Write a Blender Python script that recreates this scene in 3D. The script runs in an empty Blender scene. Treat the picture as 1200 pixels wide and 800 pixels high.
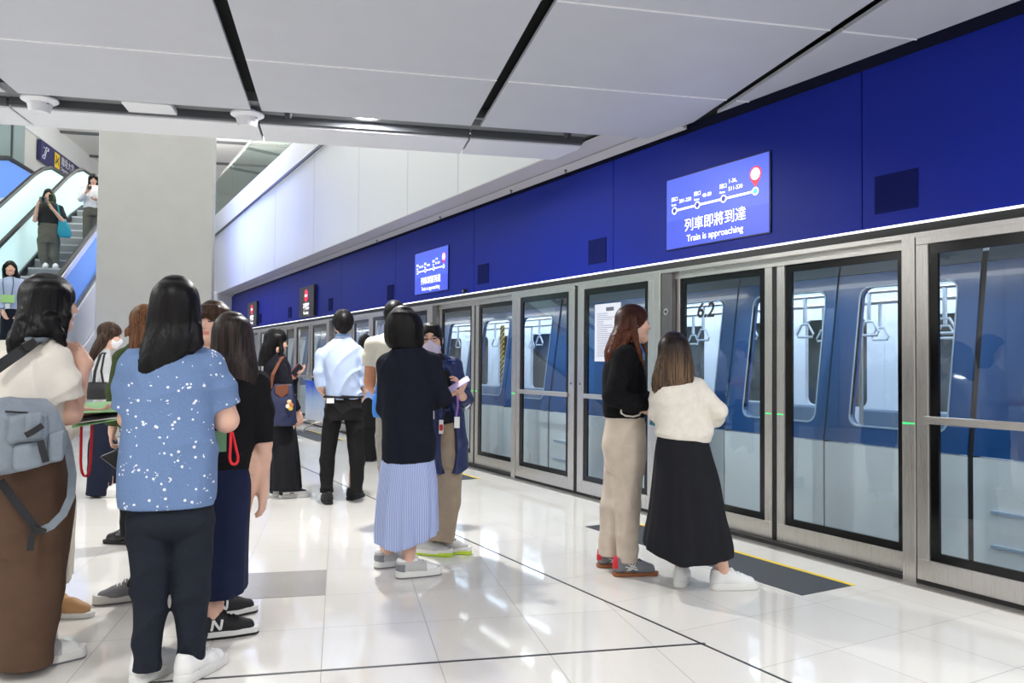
import bpy, bmesh, math, random
import numpy as np
from mathutils import Vector, Matrix
C = bpy.context.scene.collection
rng = random.Random(7)
PI = math.pi
# ------------------------------------------------------------------ camera
CAM_H = 1.28
FPX = 936.0956
CM = np.array([[0.8694445819524215, -0.4939540150114406, 0.008691948438448867],
               [-0.02068567161223088, -0.018820570508455342, 0.9996088680657486],
               [0.49359722639367626, 0.8692843132024262, 0.026581213603899652]])
SK = math.radians(17.397)            # the hall's own grid stands askew to the track


def proj(p):
    c = CM @ (np.array(p, float) - [0, 0, CAM_H])
    return 600 + FPX * c[0] / c[2], 400 - FPX * c[1] / c[2]


def ray(x, y):
    return CM.T @ np.array([(x - 600) / FPX, (400 - y) / FPX, 1])


def onz(x, y, z=0.0):
    d = ray(x, y)
    return d * ((z - CAM_H) / d[2]) + [0, 0, CAM_H]


def onx(x, y, X):
    d = ray(x, y)
    return d * (X / d[0]) + [0, 0, CAM_H]


def grid(u, v, z=0.0):               # hall grid -> world
    c, s = math.cos(SK), math.sin(SK)
    return (u * c + v * s, -u * s + v * c, z)


# --------------------------------------------------------------- materials
def lin(c):
    return tuple(((x / 255) / 12.92 if x / 255 <= 0.04045 else ((x / 255 + 0.055) / 1.055) ** 2.4) for x in c) + (1.0,)


MATS = {}


def nodes(m):
    return m.node_tree.nodes, m.node_tree.links


def mat(name, col, rough=0.6, metal=0.0, spec=0.5, bump=0.0, bscale=200.0, bdim=(1, 1, 1), vary=0.0, vscale=8.0, emit=0.0, coat=0.0):
    if name in MATS:
        return MATS[name]
    m = bpy.data.materials.new(name)
    m.use_nodes = True
    N, Lk = nodes(m)
    b = N['Principled BSDF']
    b.inputs['Base Color'].default_value = lin(col)
    b.inputs['Roughness'].default_value = rough
    b.inputs['Metallic'].default_value = metal
    b.inputs['Specular IOR Level'].default_value = spec
    b.inputs['Coat Weight'].default_value = coat
    if emit:
        b.inputs['Emission Color'].default_value = lin(col)
        b.inputs['Emission Strength'].default_value = emit
    if bump or vary:
        tc = N.new('ShaderNodeTexCoord')
        mp = N.new('ShaderNodeMapping')
        mp.inputs['Scale'].default_value = bdim
        Lk.new(tc.outputs['Object'], mp.inputs['Vector'])
    if bump:
        n = N.new('ShaderNodeTexNoise')
        n.inputs['Scale'].default_value = bscale
        n.inputs['Detail'].default_value = 3
        Lk.new(mp.outputs['Vector'], n.inputs['Vector'])
        bp = N.new('ShaderNodeBump')
        bp.inputs['Strength'].default_value = bump
        bp.inputs['Distance'].default_value = 0.01
        Lk.new(n.outputs['Fac'], bp.inputs['Height'])
        Lk.new(bp.outputs['Normal'], b.inputs['Normal'])
    if vary:
        n = N.new('ShaderNodeTexNoise')
        n.inputs['Scale'].default_value = vscale
        n.inputs['Detail'].default_value = 4
        Lk.new(mp.outputs['Vector'], n.inputs['Vector'])
        r = N.new('ShaderNodeMapRange')
        r.inputs['From Min'].default_value = 0.3
        r.inputs['From Max'].default_value = 0.7
        r.inputs['To Min'].default_value = 1 - vary
        r.inputs['To Max'].default_value = 1 + vary
        Lk.new(n.outputs['Fac'], r.inputs['Value'])
        mx = N.new('ShaderNodeVectorMath')
        mx.operation = 'SCALE'
        mx.inputs[0].default_value = lin(col)[:3]
        Lk.new(r.outputs['Result'], mx.inputs['Scale'])
        Lk.new(mx.outputs['Vector'], b.inputs['Base Color'])
    MATS[name] = m
    return m


def cloth(name, col, bump=0.25, bscale=220, vary=0.08, rough=0.9, bdim=(1, 1, 1)):
    return mat(name, col, rough, bump=bump, bscale=bscale, vary=vary, vscale=14, spec=0.25, bdim=bdim)


def hairmat(name, col, col2=None, rough=0.42, roots=None):
    """strands; roots = (root colour, z where the tint starts, z where it ends)"""
    if name in MATS:
        return MATS[name]
    m = bpy.data.materials.new(name)
    m.use_nodes = True
    N, Lk = nodes(m)
    b = N['Principled BSDF']
    b.inputs['Roughness'].default_value = rough
    b.inputs['Specular IOR Level'].default_value = 0.2
    tc = N.new('ShaderNodeTexCoord')
    out = []
    for sc, det in (((60, 60, 3), 3), ((260, 260, 5), 2)):
        mp = N.new('ShaderNodeMapping')
        mp.inputs['Scale'].default_value = sc
        Lk.new(tc.outputs['Object'], mp.inputs['Vector'])
        n = N.new('ShaderNodeTexNoise')
        n.inputs['Scale'].default_value = 1.0
        n.inputs['Detail'].default_value = det
        n.inputs['Distortion'].default_value = 0.4
        Lk.new(mp.outputs['Vector'], n.inputs['Vector'])
        out.append(n.outputs['Fac'])
    ad = N.new('ShaderNodeMath')
    ad.operation = 'MULTIPLY_ADD'
    Lk.new(out[1], ad.inputs[0])
    ad.inputs[1].default_value = .5
    ml = N.new('ShaderNodeMath')
    ml.operation = 'MULTIPLY'
    Lk.new(out[0], ml.inputs[0])
    ml.inputs[1].default_value = .5
    Lk.new(ml.outputs[0], ad.inputs[2])
    cr = N.new('ShaderNodeValToRGB')
    c2 = col2 or tuple(min(255, int(x * 1.9 + 10)) for x in col)
    cr.color_ramp.elements[0].position = 0.40
    cr.color_ramp.elements[1].position = 0.62
    cr.color_ramp.elements[0].color = lin(col)
    cr.color_ramp.elements[1].color = lin(c2)
    Lk.new(ad.outputs[0], cr.inputs['Fac'])
    src = cr.outputs['Color']
    if roots:
        sp = N.new('ShaderNodeSeparateXYZ')
        Lk.new(tc.outputs['Object'], sp.inputs[0])
        mr = N.new('ShaderNodeMapRange')
        mr.inputs['From Min'].default_value = roots[2]
        mr.inputs['From Max'].default_value = roots[1]
        Lk.new(sp.outputs['Z'], mr.inputs['Value'])
        mx = N.new('ShaderNodeMix')
        mx.data_type = 'RGBA'
        Lk.new(mr.outputs['Result'], mx.inputs['Factor'])
        Lk.new(src, mx.inputs['A'])
        mx.inputs['B'].default_value = lin(roots[0])
        src = mx.outputs['Result']
    Lk.new(src, b.inputs['Base Color'])
    bp = N.new('ShaderNodeBump')
    bp.inputs['Strength'].default_value = 0.35
    bp.inputs['Distance'].default_value = 0.003
    Lk.new(ad.outputs[0], bp.inputs['Height'])
    Lk.new(bp.outputs['Normal'], b.inputs['Normal'])
    MATS[name] = m
    return m


# ------------------------------------------------------------ plain meshes
def link(o, parent=None):
    C.objects.link(o)
    if parent is not None:
        o.parent = parent
    return o


def mesh_obj(name, verts, faces, mats, parent=None, smooth=False, mi=None):
    me = bpy.data.meshes.new(name)
    me.from_pydata([tuple(v) for v in verts], [], [tuple(f) for f in faces])
    for m in (mats if isinstance(mats, (list, tuple)) else [mats]):
        me.materials.append(m)
    if smooth:
        me.polygons.foreach_set('use_smooth', [True] * len(me.polygons))
    if mi is not None:
        me.polygons.foreach_set('material_index', mi)
    me.update()
    return link(bpy.data.objects.new(name, me), parent)


class MB:
    """collects shapes that make up ONE mesh"""

    def __init__(s):
        s.v, s.f, s.m = [], [], []

    def add(s, v, f, m=0):
        n = len(s.v)
        s.v += [tuple(p) for p in v]
        s.f += [tuple(i + n for i in q) for q in f]
        s.m += [m] * len(f)
        return s

    def box(s, lo, hi, m=0, R=None, T=None):
        x0, y0, z0 = lo
        x1, y1, z1 = hi
        v = [(x0, y0, z0), (x1, y0, z0), (x1, y1, z0), (x0, y1, z0), (x0, y0, z1), (x1, y0, z1), (x1, y1, z1), (x0, y1, z1)]
        if R is not None:
            v = [tuple(R @ Vector(p)) for p in v]
        if T is not None:
            v = [tuple(Vector(p) + Vector(T)) for p in v]
        return s.add(v, [(0, 3, 2, 1), (4, 5, 6, 7), (0, 1, 5, 4), (1, 2, 6, 5), (2, 3, 7, 6), (3, 0, 4, 7)], m)

    def prism(s, poly, vec, m=0):
        """closed 3-D polygon swept along vec"""
        n = len(poly)
        p = [Vector(q) for q in poly]
        w = [q + Vector(vec) for q in p]
        nn = Vector((0, 0, 0))
        for i in range(n):
            nn += p[i].cross(p[(i + 1) % n])
        fl = nn.dot(Vector(vec)) > 0
        f = [tuple(range(n))[::-1] if fl else tuple(range(n)), tuple(range(n, 2 * n)) if fl else tuple(range(n, 2 * n))[::-1]]
        for i in range(n):
            j = (i + 1) % n
            q = (i, j, j + n, i + n)
            f.append(q if fl else q[::-1])
        return s.add(p + w, f, m)

    def ring(s, outer, inner, vec, m=0):
        """frame between two polygons of equal length, swept along vec"""
        n = len(outer)
        O = [Vector(q) for q in outer]
        I = [Vector(q) for q in inner]
        d = Vector(vec)
        v = O + I + [q + d for q in O] + [q + d for q in I]
        f = []
        for i in range(n):
            j = (i + 1) % n
            f += [(i, j, n + j, n + i), (2 * n + i, 3 * n + i, 3 * n + j, 2 * n + j),
                  (i, 2 * n + i, 2 * n + j, j), (n + i, n + j, 3 * n + j, 3 * n + i)]
        return s.add(v, f, m)

    def tube(s, pts, r, seg=8, m=0, closed=False, cap=True):
        P = [Vector(p) for p in pts]
        n = len(P)
        rr = r if isinstance(r, (list, tuple)) else [r] * n
        base = len(s.v)
        up = None
        for i in range(n):
            a = P[i - 1] if (i > 0 or closed) else P[i]
            b = P[(i + 1) % n] if (i < n - 1 or closed) else P[i]
            t = (b - a)
            t = t.normalized() if t.length > 1e-9 else Vector((0, 0, 1))
            if up is None:
                up = Vector((0, 0, 1)) if abs(t.z) < 0.9 else Vector((1, 0, 0))
            e1 = up - t * up.dot(t)
            e1 = e1.normalized() if e1.length > 1e-6 else t.orthogonal().normalized()
            up = e1
            e2 = t.cross(e1)
            for k in range(seg):
                an = 2 * PI * k / seg
                s.v.append(tuple(P[i] + (e1 * math.cos(an) + e2 * math.sin(an)) * rr[i]))
        for i in range(n if closed else n - 1):
            for k in range(seg):
                k2 = (k + 1) % seg
                i2 = (i + 1) % n
                s.f.append((base + i * seg + k, base + i * seg + k2, base + i2 * seg + k2, base + i2 * seg + k))
                s.m.append(m)
        if cap and not closed:
            s.f.append(tuple(base + k for k in range(seg))[::-1])
            s.f.append(tuple(base + (n - 1) * seg + k for k in range(seg)))
            s.m += [m, m]
        return s

    def strap(s, pts, nrm, w, t, m=0):
        """flat strap of width w and thickness t along pts; nrm = facing normal per point"""
        P = [Vector(p) for p in pts]
        n = len(P)
        NN = [Vector(q).normalized() for q in (nrm if isinstance(nrm[0], (tuple, list, Vector)) else [nrm] * n)]
        v = []
        for i in range(n):
            a = P[max(i - 1, 0)]
            b = P[min(i + 1, n - 1)]
            tt = (b - a).normalized()
            sd = tt.cross(NN[i]).normalized()
            nr = sd.cross(tt).normalized()
            v += [P[i] - sd * w / 2 - nr * t / 2, P[i] + sd * w / 2 - nr * t / 2, P[i] + sd * w / 2 + nr * t / 2, P[i] - sd * w / 2 + nr * t / 2]
        f = [(3, 2, 1, 0), tuple(4 * (n - 1) + k for k in range(4))]
        for i in range(n - 1):
            for k in range(4):
                k2 = (k + 1) % 4
                f.append((4 * i + k, 4 * i + k2, 4 * i + 4 + k2, 4 * i + 4 + k))
        return s.add(v, f, m)

    def lathe(s, prof, c, seg=24, m=0, ax='z'):
        """prof = [(r, z)...]"""
        v, f = [], []
        for r, z in prof:
            for k in range(seg):
                an = 2 * PI * k / seg
                p = (r * math.cos(an), r * math.sin(an), z)
                if ax == 'x':
                    p = (p[2], p[0], p[1])
                v.append((c[0] + p[0], c[1] + p[1], c[2] + p[2]))
        n = len(prof)
        for i in range(n - 1):
            for k in range(seg):
                k2 = (k + 1) % seg
                f.append((i * seg + k, i * seg + k2, i * seg + seg + k2, i * seg + seg + k))
        f.append(tuple(range(seg))[::-1])
        f.append(tuple((n - 1) * seg + k for k in range(seg)))
        return s.add(v, f, m)

    def build(s, name, mats, parent=None, smooth=False, bevel=0.0, fix=True):
        o = mesh_obj(name, s.v, s.f, mats, parent, smooth, s.m)
        if fix:
            b = bmesh.new()
            b.from_mesh(o.data)
            bmesh.ops.recalc_face_normals(b, faces=b.faces)
            b.to_mesh(o.data)
            b.free()
        if bevel:
            md = o.modifiers.new('bevel', 'BEVEL')
            md.width = bevel
            md.segments = 2
            md.limit_method = 'ANGLE'
        if smooth:
            try:
                o.data.set_sharp_from_angle(angle=math.radians(40))
            except Exception:
                pass
        return o


def rrect(w, h, r, n=5):
    pts = []
    for cx, cy, a0 in ((w / 2 - r, h / 2 - r, 0), (-w / 2 + r, h / 2 - r, 90), (-w / 2 + r, -h / 2 + r, 180), (w / 2 - r, -h / 2 + r, 270)):
        for k in range(n + 1):
            a = math.radians(a0 + 90 * k / n)
            pts.append((cx + r * math.cos(a), cy + r * math.sin(a)))
    return pts


def empty(name, loc=(0, 0, 0), rz=0.0):
    o = bpy.data.objects.new(name, None)
    o.empty_display_size = 0.1
    link(o)
    o.location = loc
    o.rotation_euler = (0, 0, rz)
    return o


def tag(o, label=None, cat=None, group=None, kind=None):
    if label:
        o['label'] = label
    if cat:
        o['category'] = cat
    if group:
        o['group'] = group
    if kind:
        o['kind'] = kind
    return o


def copy_tree(o, parent=None):
    c = o.copy()
    C.objects.link(c)
    c.parent = parent
    if parent is not None:
        c.matrix_parent_inverse = o.matrix_parent_inverse.copy()
    for ch in list(o.children):
        copy_tree(ch, c)
    return c


def text_mesh(name, body, size, m, parent=None, loc=(0, 0, 0), rot=None, align='CENTER', ext=0.0015, sx=1.0, shear=0.0, bold=0.0):
    cu = bpy.data.curves.new(name, 'FONT')
    cu.body = body
    cu.size = size
    cu.align_x = align
    cu.align_y = 'CENTER'
    cu.extrude = ext
    cu.offset = bold
    cu.shear = shear
    cu.resolution_u = 3
    t = bpy.data.objects.new(name + '_src', cu)
    C.objects.link(t)
    dg = bpy.context.evaluated_depsgraph_get()
    dg.update()
    me = bpy.data.meshes.new_from_object(t.evaluated_get(dg))
    bpy.data.objects.remove(t)
    me.materials.clear()
    me.materials.append(m)
    o = bpy.data.objects.new(name, me)
    link(o, parent)
    o.location = loc
    if rot is not None:
        o.rotation_euler = rot
    o.scale = (sx, 1, 1)
    return o


# ------------------------------------------------------ distance-field body
class Fld:
    def __init__(s, lo, hi, h):
        s.h = h
        s.lo = np.array(lo, float) - 3 * h
        n = np.ceil((np.array(hi, float) + 3 * h - s.lo) / h).astype(int) + 1
        s.ax = [(s.lo[i] + h * np.arange(n[i])).astype(np.float32) for i in range(3)]
        s.F = np.full(tuple(n), 0.6, np.float32)

    def blk(s, lo, hi, mg):
        sl = []
        for i in range(3):
            a = int(max(0, math.floor((lo[i] - mg - s.lo[i]) / s.h)))
            b = int(min(len(s.ax[i]), math.ceil((hi[i] + mg - s.lo[i]) / s.h) + 1))
            if b <= a:
                return None
            sl.append(slice(a, b))
        X = s.ax[0][sl[0]][:, None, None]
        Y = s.ax[1][sl[1]][None, :, None]
        Z = s.ax[2][sl[2]][None, None, :]
        return tuple(sl), X, Y, Z

    def put(s, sl, d, k=0.0, sub=False):
        A = s.F[sl]
        if sub:
            d = -d
            if k > 0:
                hh = np.maximum(k - np.abs(A - d), 0) / k
                s.F[sl] = np.maximum(A, d) + hh * hh * k * 0.25
            else:
                s.F[sl] = np.maximum(A, d)
        else:
            if k > 0:
                hh = np.maximum(k - np.abs(A - d), 0) / k
                s.F[sl] = np.minimum(A, d) - hh * hh * k * 0.25
            else:
                s.F[sl] = np.minimum(A, d)
        return s

    def capd(s, X, Y, Z, a, b, ra, rb, fa=False, fb=False):
        ab = [b[i] - a[i] for i in range(3)]
        L2 = sum(q * q for q in ab) + 1e-12
        px, py, pz = X - a[0], Y - a[1], Z - a[2]
        dot = px * ab[0] + py * ab[1] + pz * ab[2]
        t = np.clip(dot / L2, 0, 1)
        d = np.sqrt((px - t * ab[0]) ** 2 + (py - t * ab[1]) ** 2 + (pz - t * ab[2]) ** 2) - (ra + (rb - ra) * t)
        L = math.sqrt(L2)
        if fb:
            d = np.maximum(d, (dot - L2) / L)
        if fa:
            d = np.maximum(d, -dot / L)
        return d

    def cap(s, a, b, ra, rb=None, k=0.02, sub=False, fa=False, fb=False):
        rb = ra if rb is None else rb
        R = max(ra, rb)
        B = s.blk([min(a[i], b[i]) - R for i in range(3)], [max(a[i], b[i]) + R for i in range(3)], k + 0.03)
        if B is None:
            return s
        sl, X, Y, Z = B
        return s.put(sl, s.capd(X, Y, Z, a, b, ra, rb, fa, fb), k, sub)

    def chain(s, pts, rad, k=0.02, kk=0.015, fa=False, fb=False, disp=None):
        R = max(rad)
        B = s.blk([min(p[i] for p in pts) - R for i in range(3)], [max(p[i] for p in pts) + R for i in range(3)], k + 0.035)
        if B is None:
            return s
        sl, X, Y, Z = B
        D = None
        n = len(pts)
        for i in range(n - 1):
            d = s.capd(X, Y, Z, pts[i], pts[i + 1], rad[i], rad[i + 1], fa and i == 0, fb and i == n - 2)
            if D is None:
                D = d
            else:
                hh = np.maximum(kk - np.abs(D - d), 0) / kk
                D = np.minimum(D, d) - hh * hh * kk * 0.25
        if disp is not None:
            D = D + disp(X, Y, Z)
        return s.put(sl, D, k)

    def ell(s, c, r, k=0.02, sub=False, R=None, disp=None):
        m = max(r)
        B = s.blk([c[i] - m for i in range(3)], [c[i] + m for i in range(3)], k + 0.035)
        if B is None:
            return s
        sl, X, Y, Z = B
        x, y, z = X - c[0], Y - c[1], Z - c[2]
        if R is not None:
            x, y, z = (R[0, 0] * x + R[1, 0] * y + R[2, 0] * z, R[0, 1] * x + R[1, 1] * y + R[2, 1] * z, R[0, 2] * x + R[1, 2] * y + R[2, 2] * z)
        k0 = np.sqrt((x / r[0]) ** 2 + (y / r[1]) ** 2 + (z / r[2]) ** 2)
        k1 = np.sqrt((x / r[0] ** 2) ** 2 + (y / r[1] ** 2) ** 2 + (z / r[2] ** 2) ** 2) + 1e-9
        d = k0 * (k0 - 1) / k1
        if disp is not None:
            d = d + disp(X, Y, Z)
        return s.put(sl, d, k, sub)

    def loft(s, keys, k=0.02, n=2.3, rot=0.0, disp=None, sub=False, flat=True):
        K = np.array(sorted([tuple(q) for q in keys], key=lambda q: q[0]), float)
        z = K[:, 0]
        zz = np.linspace(z[0], z[-1], max(8, int((z[-1] - z[0]) / 0.01)))
        # smooth (Hermite) interpolation of every column
        cols = []
        for j in range(1, K.shape[1]):
            y = K[:, j]
            m = np.gradient(y, z) if len(z) > 2 else np.full(2, (y[1] - y[0]) / (z[1] - z[0]))
            # limit the overshoot
            dl = np.diff(y) / np.diff(z)
            for i in range(len(m)):
                ds = [dl[q] for q in (i - 1, i) if 0 <= q < len(dl)]
                if len(ds) == 2 and ds[0] * ds[1] <= 0:
                    m[i] = 0
                else:
                    lim = 3 * min(abs(q) for q in ds)
                    m[i] = max(-lim, min(lim, m[i]))
            i = np.clip(np.searchsorted(z, zz, 'right') - 1, 0, len(z) - 2)
            hh = z[i + 1] - z[i]
            t = (zz - z[i]) / hh
            cols.append((2 * t**3 - 3 * t**2 + 1) * y[i] + (t**3 - 2 * t**2 + t) * hh * m[i] + (-2 * t**3 + 3 * t**2) * y[i + 1] + (t**3 - t**2) * hh * m[i + 1])
        a, b, cx, cy = cols[:4]
        R = float(max(a.max(), b.max()))
        B = s.blk([cx.min() - R, cy.min() - R, z[0]], [cx.max() + R, cy.max() + R, z[-1]], k + 0.035)
        if B is None:
            return s
        sl, X, Y, Z = B
        zf = Z.ravel()
        I = lambda q: np.interp(zf, zz, q).astype(np.float32)[None, None, :]
        A, Bb, CX, CY = I(a), I(b), I(cx), I(cy)
        x, y = X - CX, Y - CY
        if rot:
            c_, s_ = math.cos(rot), math.sin(rot)
            x, y = c_ * x + s_ * y, -s_ * x + c_ * y
        q = (np.abs(x / A) ** n + np.abs(y / Bb) ** n) ** (1 / n)
        d = (q - 1) * np.minimum(A, Bb)
        if disp is not None:
            d = d + disp(x, y, Z)
        if flat:
            d = np.maximum(d, np.maximum(z[0] - Z, Z - z[-1]))
        return s.put(sl, d, k, sub)

    def plane(s, p, nrm):
        """keep only the side where (x-p).nrm < 0"""
        l = math.sqrt(sum(q * q for q in nrm))
        X, Y, Z = s.ax[0][:, None, None], s.ax[1][None, :, None], s.ax[2][None, None, :]
        s.F = np.maximum(s.F, ((X - p[0]) * nrm[0] + (Y - p[1]) * nrm[1] + (Z - p[2]) * nrm[2]) / l).astype(np.float32)
        return s

    def disp(s, fn):
        X, Y, Z = s.ax[0][:, None, None], s.ax[1][None, :, None], s.ax[2][None, None, :]
        near = np.abs(s.F) < 0.08
        s.F = np.where(near, s.F + fn(X, Y, Z), s.F).astype(np.float32)
        return s

    def hollow(s, zc, t=0.012):
        Z = s.ax[2][None, None, :]
        cav = np.maximum(s.F + max(t, 2.6 * s.h), Z - zc)
        s.F = np.maximum(s.F, -cav).astype(np.float32)
        return s

    def mesh(s, name, mats, parent=None, matfn=None, post=None):
        F, lo, h = s.F, s.lo, s.h
        F[0], F[-1], F[:, 0], F[:, -1], F[:, :, 0], F[:, :, -1] = 0.6, 0.6, 0.6, 0.6, 0.6, 0.6
        S = F < 0
        cnt = np.zeros(tuple(q - 1 for q in S.shape), np.int8)
        cs = [(i, j, k) for i in (0, 1) for j in (0, 1) for k in (0, 1)]
        nx, ny, nz = S.shape
        for i, j, k in cs:
            cnt += S[i:nx - 1 + i, j:ny - 1 + j, k:nz - 1 + k]
        act = (cnt > 0) & (cnt < 8)
        idx = np.argwhere(act)
        val = {c: F[idx[:, 0] + c[0], idx[:, 1] + c[1], idx[:, 2] + c[2]] for c in cs}
        acc = np.zeros((len(idx), 3))
        num = np.zeros(len(idx))
        for c0 in cs:
            for ax in range(3):
                if c0[ax] == 0:
                    c1 = list(c0)
                    c1[ax] = 1
                    c1 = tuple(c1)
                    v0, v1 = val[c0], val[c1]
                    m = (v0 < 0) != (v1 < 0)
                    t = np.where(m, v0 / np.where(m, v0 - v1, 1), 0)
                    t = np.clip(t, 0.02, 0.98)
                    p = np.array(c0)[None, :] * 1.0 + np.zeros((len(idx), 3))
                    p[:, ax] += t
                    acc += p * m[:, None]
                    num += m
        V = lo + h * (idx + acc / num[:, None])
        vid = np.full(act.shape, -1, np.int32)
        vid[act] = np.arange(len(idx))
        Q = []
        for ax in range(3):
            o1, o2 = (ax + 1) % 3, (ax + 2) % 3
            sa = [slice(None)] * 3
            sb = [slice(None)] * 3
            sa[ax] = slice(0, -1)
            sb[ax] = slice(1, None)
            ch = S[tuple(sa)] != S[tuple(sb)]
            e = np.argwhere(ch)
            e = e[(e[:, o1] > 0) & (e[:, o2] > 0) & (e[:, o1] < S.shape[o1] - 1) & (e[:, o2] < S.shape[o2] - 1)]
            ins = S[e[:, 0], e[:, 1], e[:, 2]]
            q = []
            for d1, d2 in ((-1, -1), (0, -1), (0, 0), (-1, 0)):
                c = e.copy()
                c[:, o1] += d1
                c[:, o2] += d2
                q.append(vid[c[:, 0], c[:, 1], c[:, 2]])
            q = np.stack(q, 1)
            q[~ins] = q[~ins][:, ::-1]
            Q.append(q)
        Q = np.concatenate(Q)
        Q = Q[(Q >= 0).all(1)]
        if post is not None:
            V = post(V)
        me = bpy.data.meshes.new(name)
        me.vertices.add(len(V))
        me.vertices.foreach_set('co', V.astype(np.float32).ravel())
        me.loops.add(Q.size)
        me.loops.foreach_set('vertex_index', Q.ravel().astype(np.int32))
        me.polygons.add(len(Q))
        me.polygons.foreach_set('loop_start', np.arange(0, Q.size, 4, dtype=np.int32))
        me.polygons.foreach_set('use_smooth', np.ones(len(Q), bool))
        for m in (mats if isinstance(mats, (list, tuple)) else [mats]):
            me.materials.append(m)
        if matfn is not None:
            me.polygons.foreach_set('material_index', matfn(V[Q].mean(1)).astype(np.int32))
        me.update()
        me.validate()
        return link(bpy.data.objects.new(name, me), parent)


def wr(amp, f=(9, 9, 14), seed=0, diag=0.5):
    """cloth folds: soft ridges running aslant, stronger here and weaker there"""
    r = random.Random(seed * 7 + 3)
    ph = [r.uniform(0, 6.28) for _ in range(12)]
    sg = r.choice((-1, 1))

    def fn(X, Y, Z):
        p1 = X * f[0] * 1.5 * diag * sg + Z * f[2] * 1.25 + Y * f[1] * .5 + ph[0] + 1.3 * np.sin(X * 7 + Z * 4 + ph[1]) + .7 * np.sin(Y * 9 + ph[2])
        p2 = -X * f[0] * 2.2 * sg + Z * f[2] * .8 - Y * f[1] * .7 + ph[3] + 1.2 * np.sin(Z * 8 + X * 5 + ph[4])
        p3 = X * f[0] * 2.4 + Z * f[2] * .25 + Y * f[1] + ph[5] + 1.0 * np.sin(Z * 6 + ph[6])
        m1 = .5 + .5 * np.sin(X * 6.5 + Z * 5.1 + ph[7])
        m2 = .5 + .5 * np.sin(X * 5.3 - Z * 6.3 + Y * 5 + ph[8])
        r1 = (1 - np.abs(np.sin(p1))) ** 2
        r2 = (1 - np.abs(np.sin(p2))) ** 2
        r3 = (1 - np.abs(np.sin(p3))) ** 2
        return -amp * (1.25 * r1 * m1 + 1.1 * r2 * m2 + .6 * r3 * (1 - m1) - .45 + .25 * np.sin(Z * 9 + X * 4 + ph[9]))
    return fn


def pleats(amp, n, seed=0, z0=0.0, z1=1.0):
    """vertical folds that deepen from z1 down to z0"""
    r = random.Random(seed)
    ph = [r.uniform(0, 6.28) for _ in range(4)]

    def fn(x, y, Z):
        th = np.arctan2(y, x)
        g = np.clip((z1 - Z) / (z1 - z0), 0, 1)
        return amp * g * (np.sin(th * n + ph[0] + 0.8 * np.sin(th * 3 + ph[1]) + 0.5 * np.sin(Z * 5 + ph[2])) * 0.7 + 0.3 * np.sin(th * (n * 2 + 1) + ph[3]))
    return fn


def strands(amp, n, seed=0):
    r = random.Random(seed)
    ph = [r.uniform(0, 6.28) for _ in range(5)]

    def fn(x, y, Z):
        th = np.arctan2(y, x)
        return amp * (np.sin(th * n + ph[0] + 1.2 * np.sin(Z * 9 + ph[1]) + 0.9 * np.sin(th * 5 + ph[2])) * 0.6 + 0.5 * np.sin(th * (2.3 * n) + ph[3] + np.sin(Z * 14 + ph[4])))
    return fn


def rotz(a):
    c, s = math.cos(a), math.sin(a)
    return np.array([[c, -s, 0], [s, c, 0], [0, 0, 1.0]])


def roth(yaw, pitch=0.0, tilt=0.0):
    """head frame: yaw clockwise seen from above (0 = looking away from the viewer), pitch>0 looks down, tilt>0 leans to the right"""
    cp, sp = math.cos(pitch), math.sin(pitch)
    Rx = np.array([[1, 0, 0], [0, cp, sp], [0, -sp, cp]])
    ct, st = math.cos(tilt), math.sin(tilt)
    Ry = np.array([[ct, 0, st], [0, 1, 0], [-st, 0, ct]])
    return rotz(-yaw) @ Ry @ Rx
# ==================================================================== SETTING
def shader(name):
    m = bpy.data.materials.new(name)
    m.use_nodes = True
    return m, m.node_tree.nodes, m.node_tree.links


def nd(N, t, **kw):
    n = N.new(t)
    for k, v in kw.items():
        setattr(n, k, v)
    return n


def mth(N, Lk, op, a, b=None, c=None):
    n = N.new('ShaderNodeMath')
    n.operation = op
    for i, q in enumerate((a, b, c)):
        if q is None:
            continue
        if isinstance(q, (int, float)):
            n.inputs[i].default_value = q
        else:
            Lk.new(q, n.inputs[i])
    return n.outputs[0]


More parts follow.
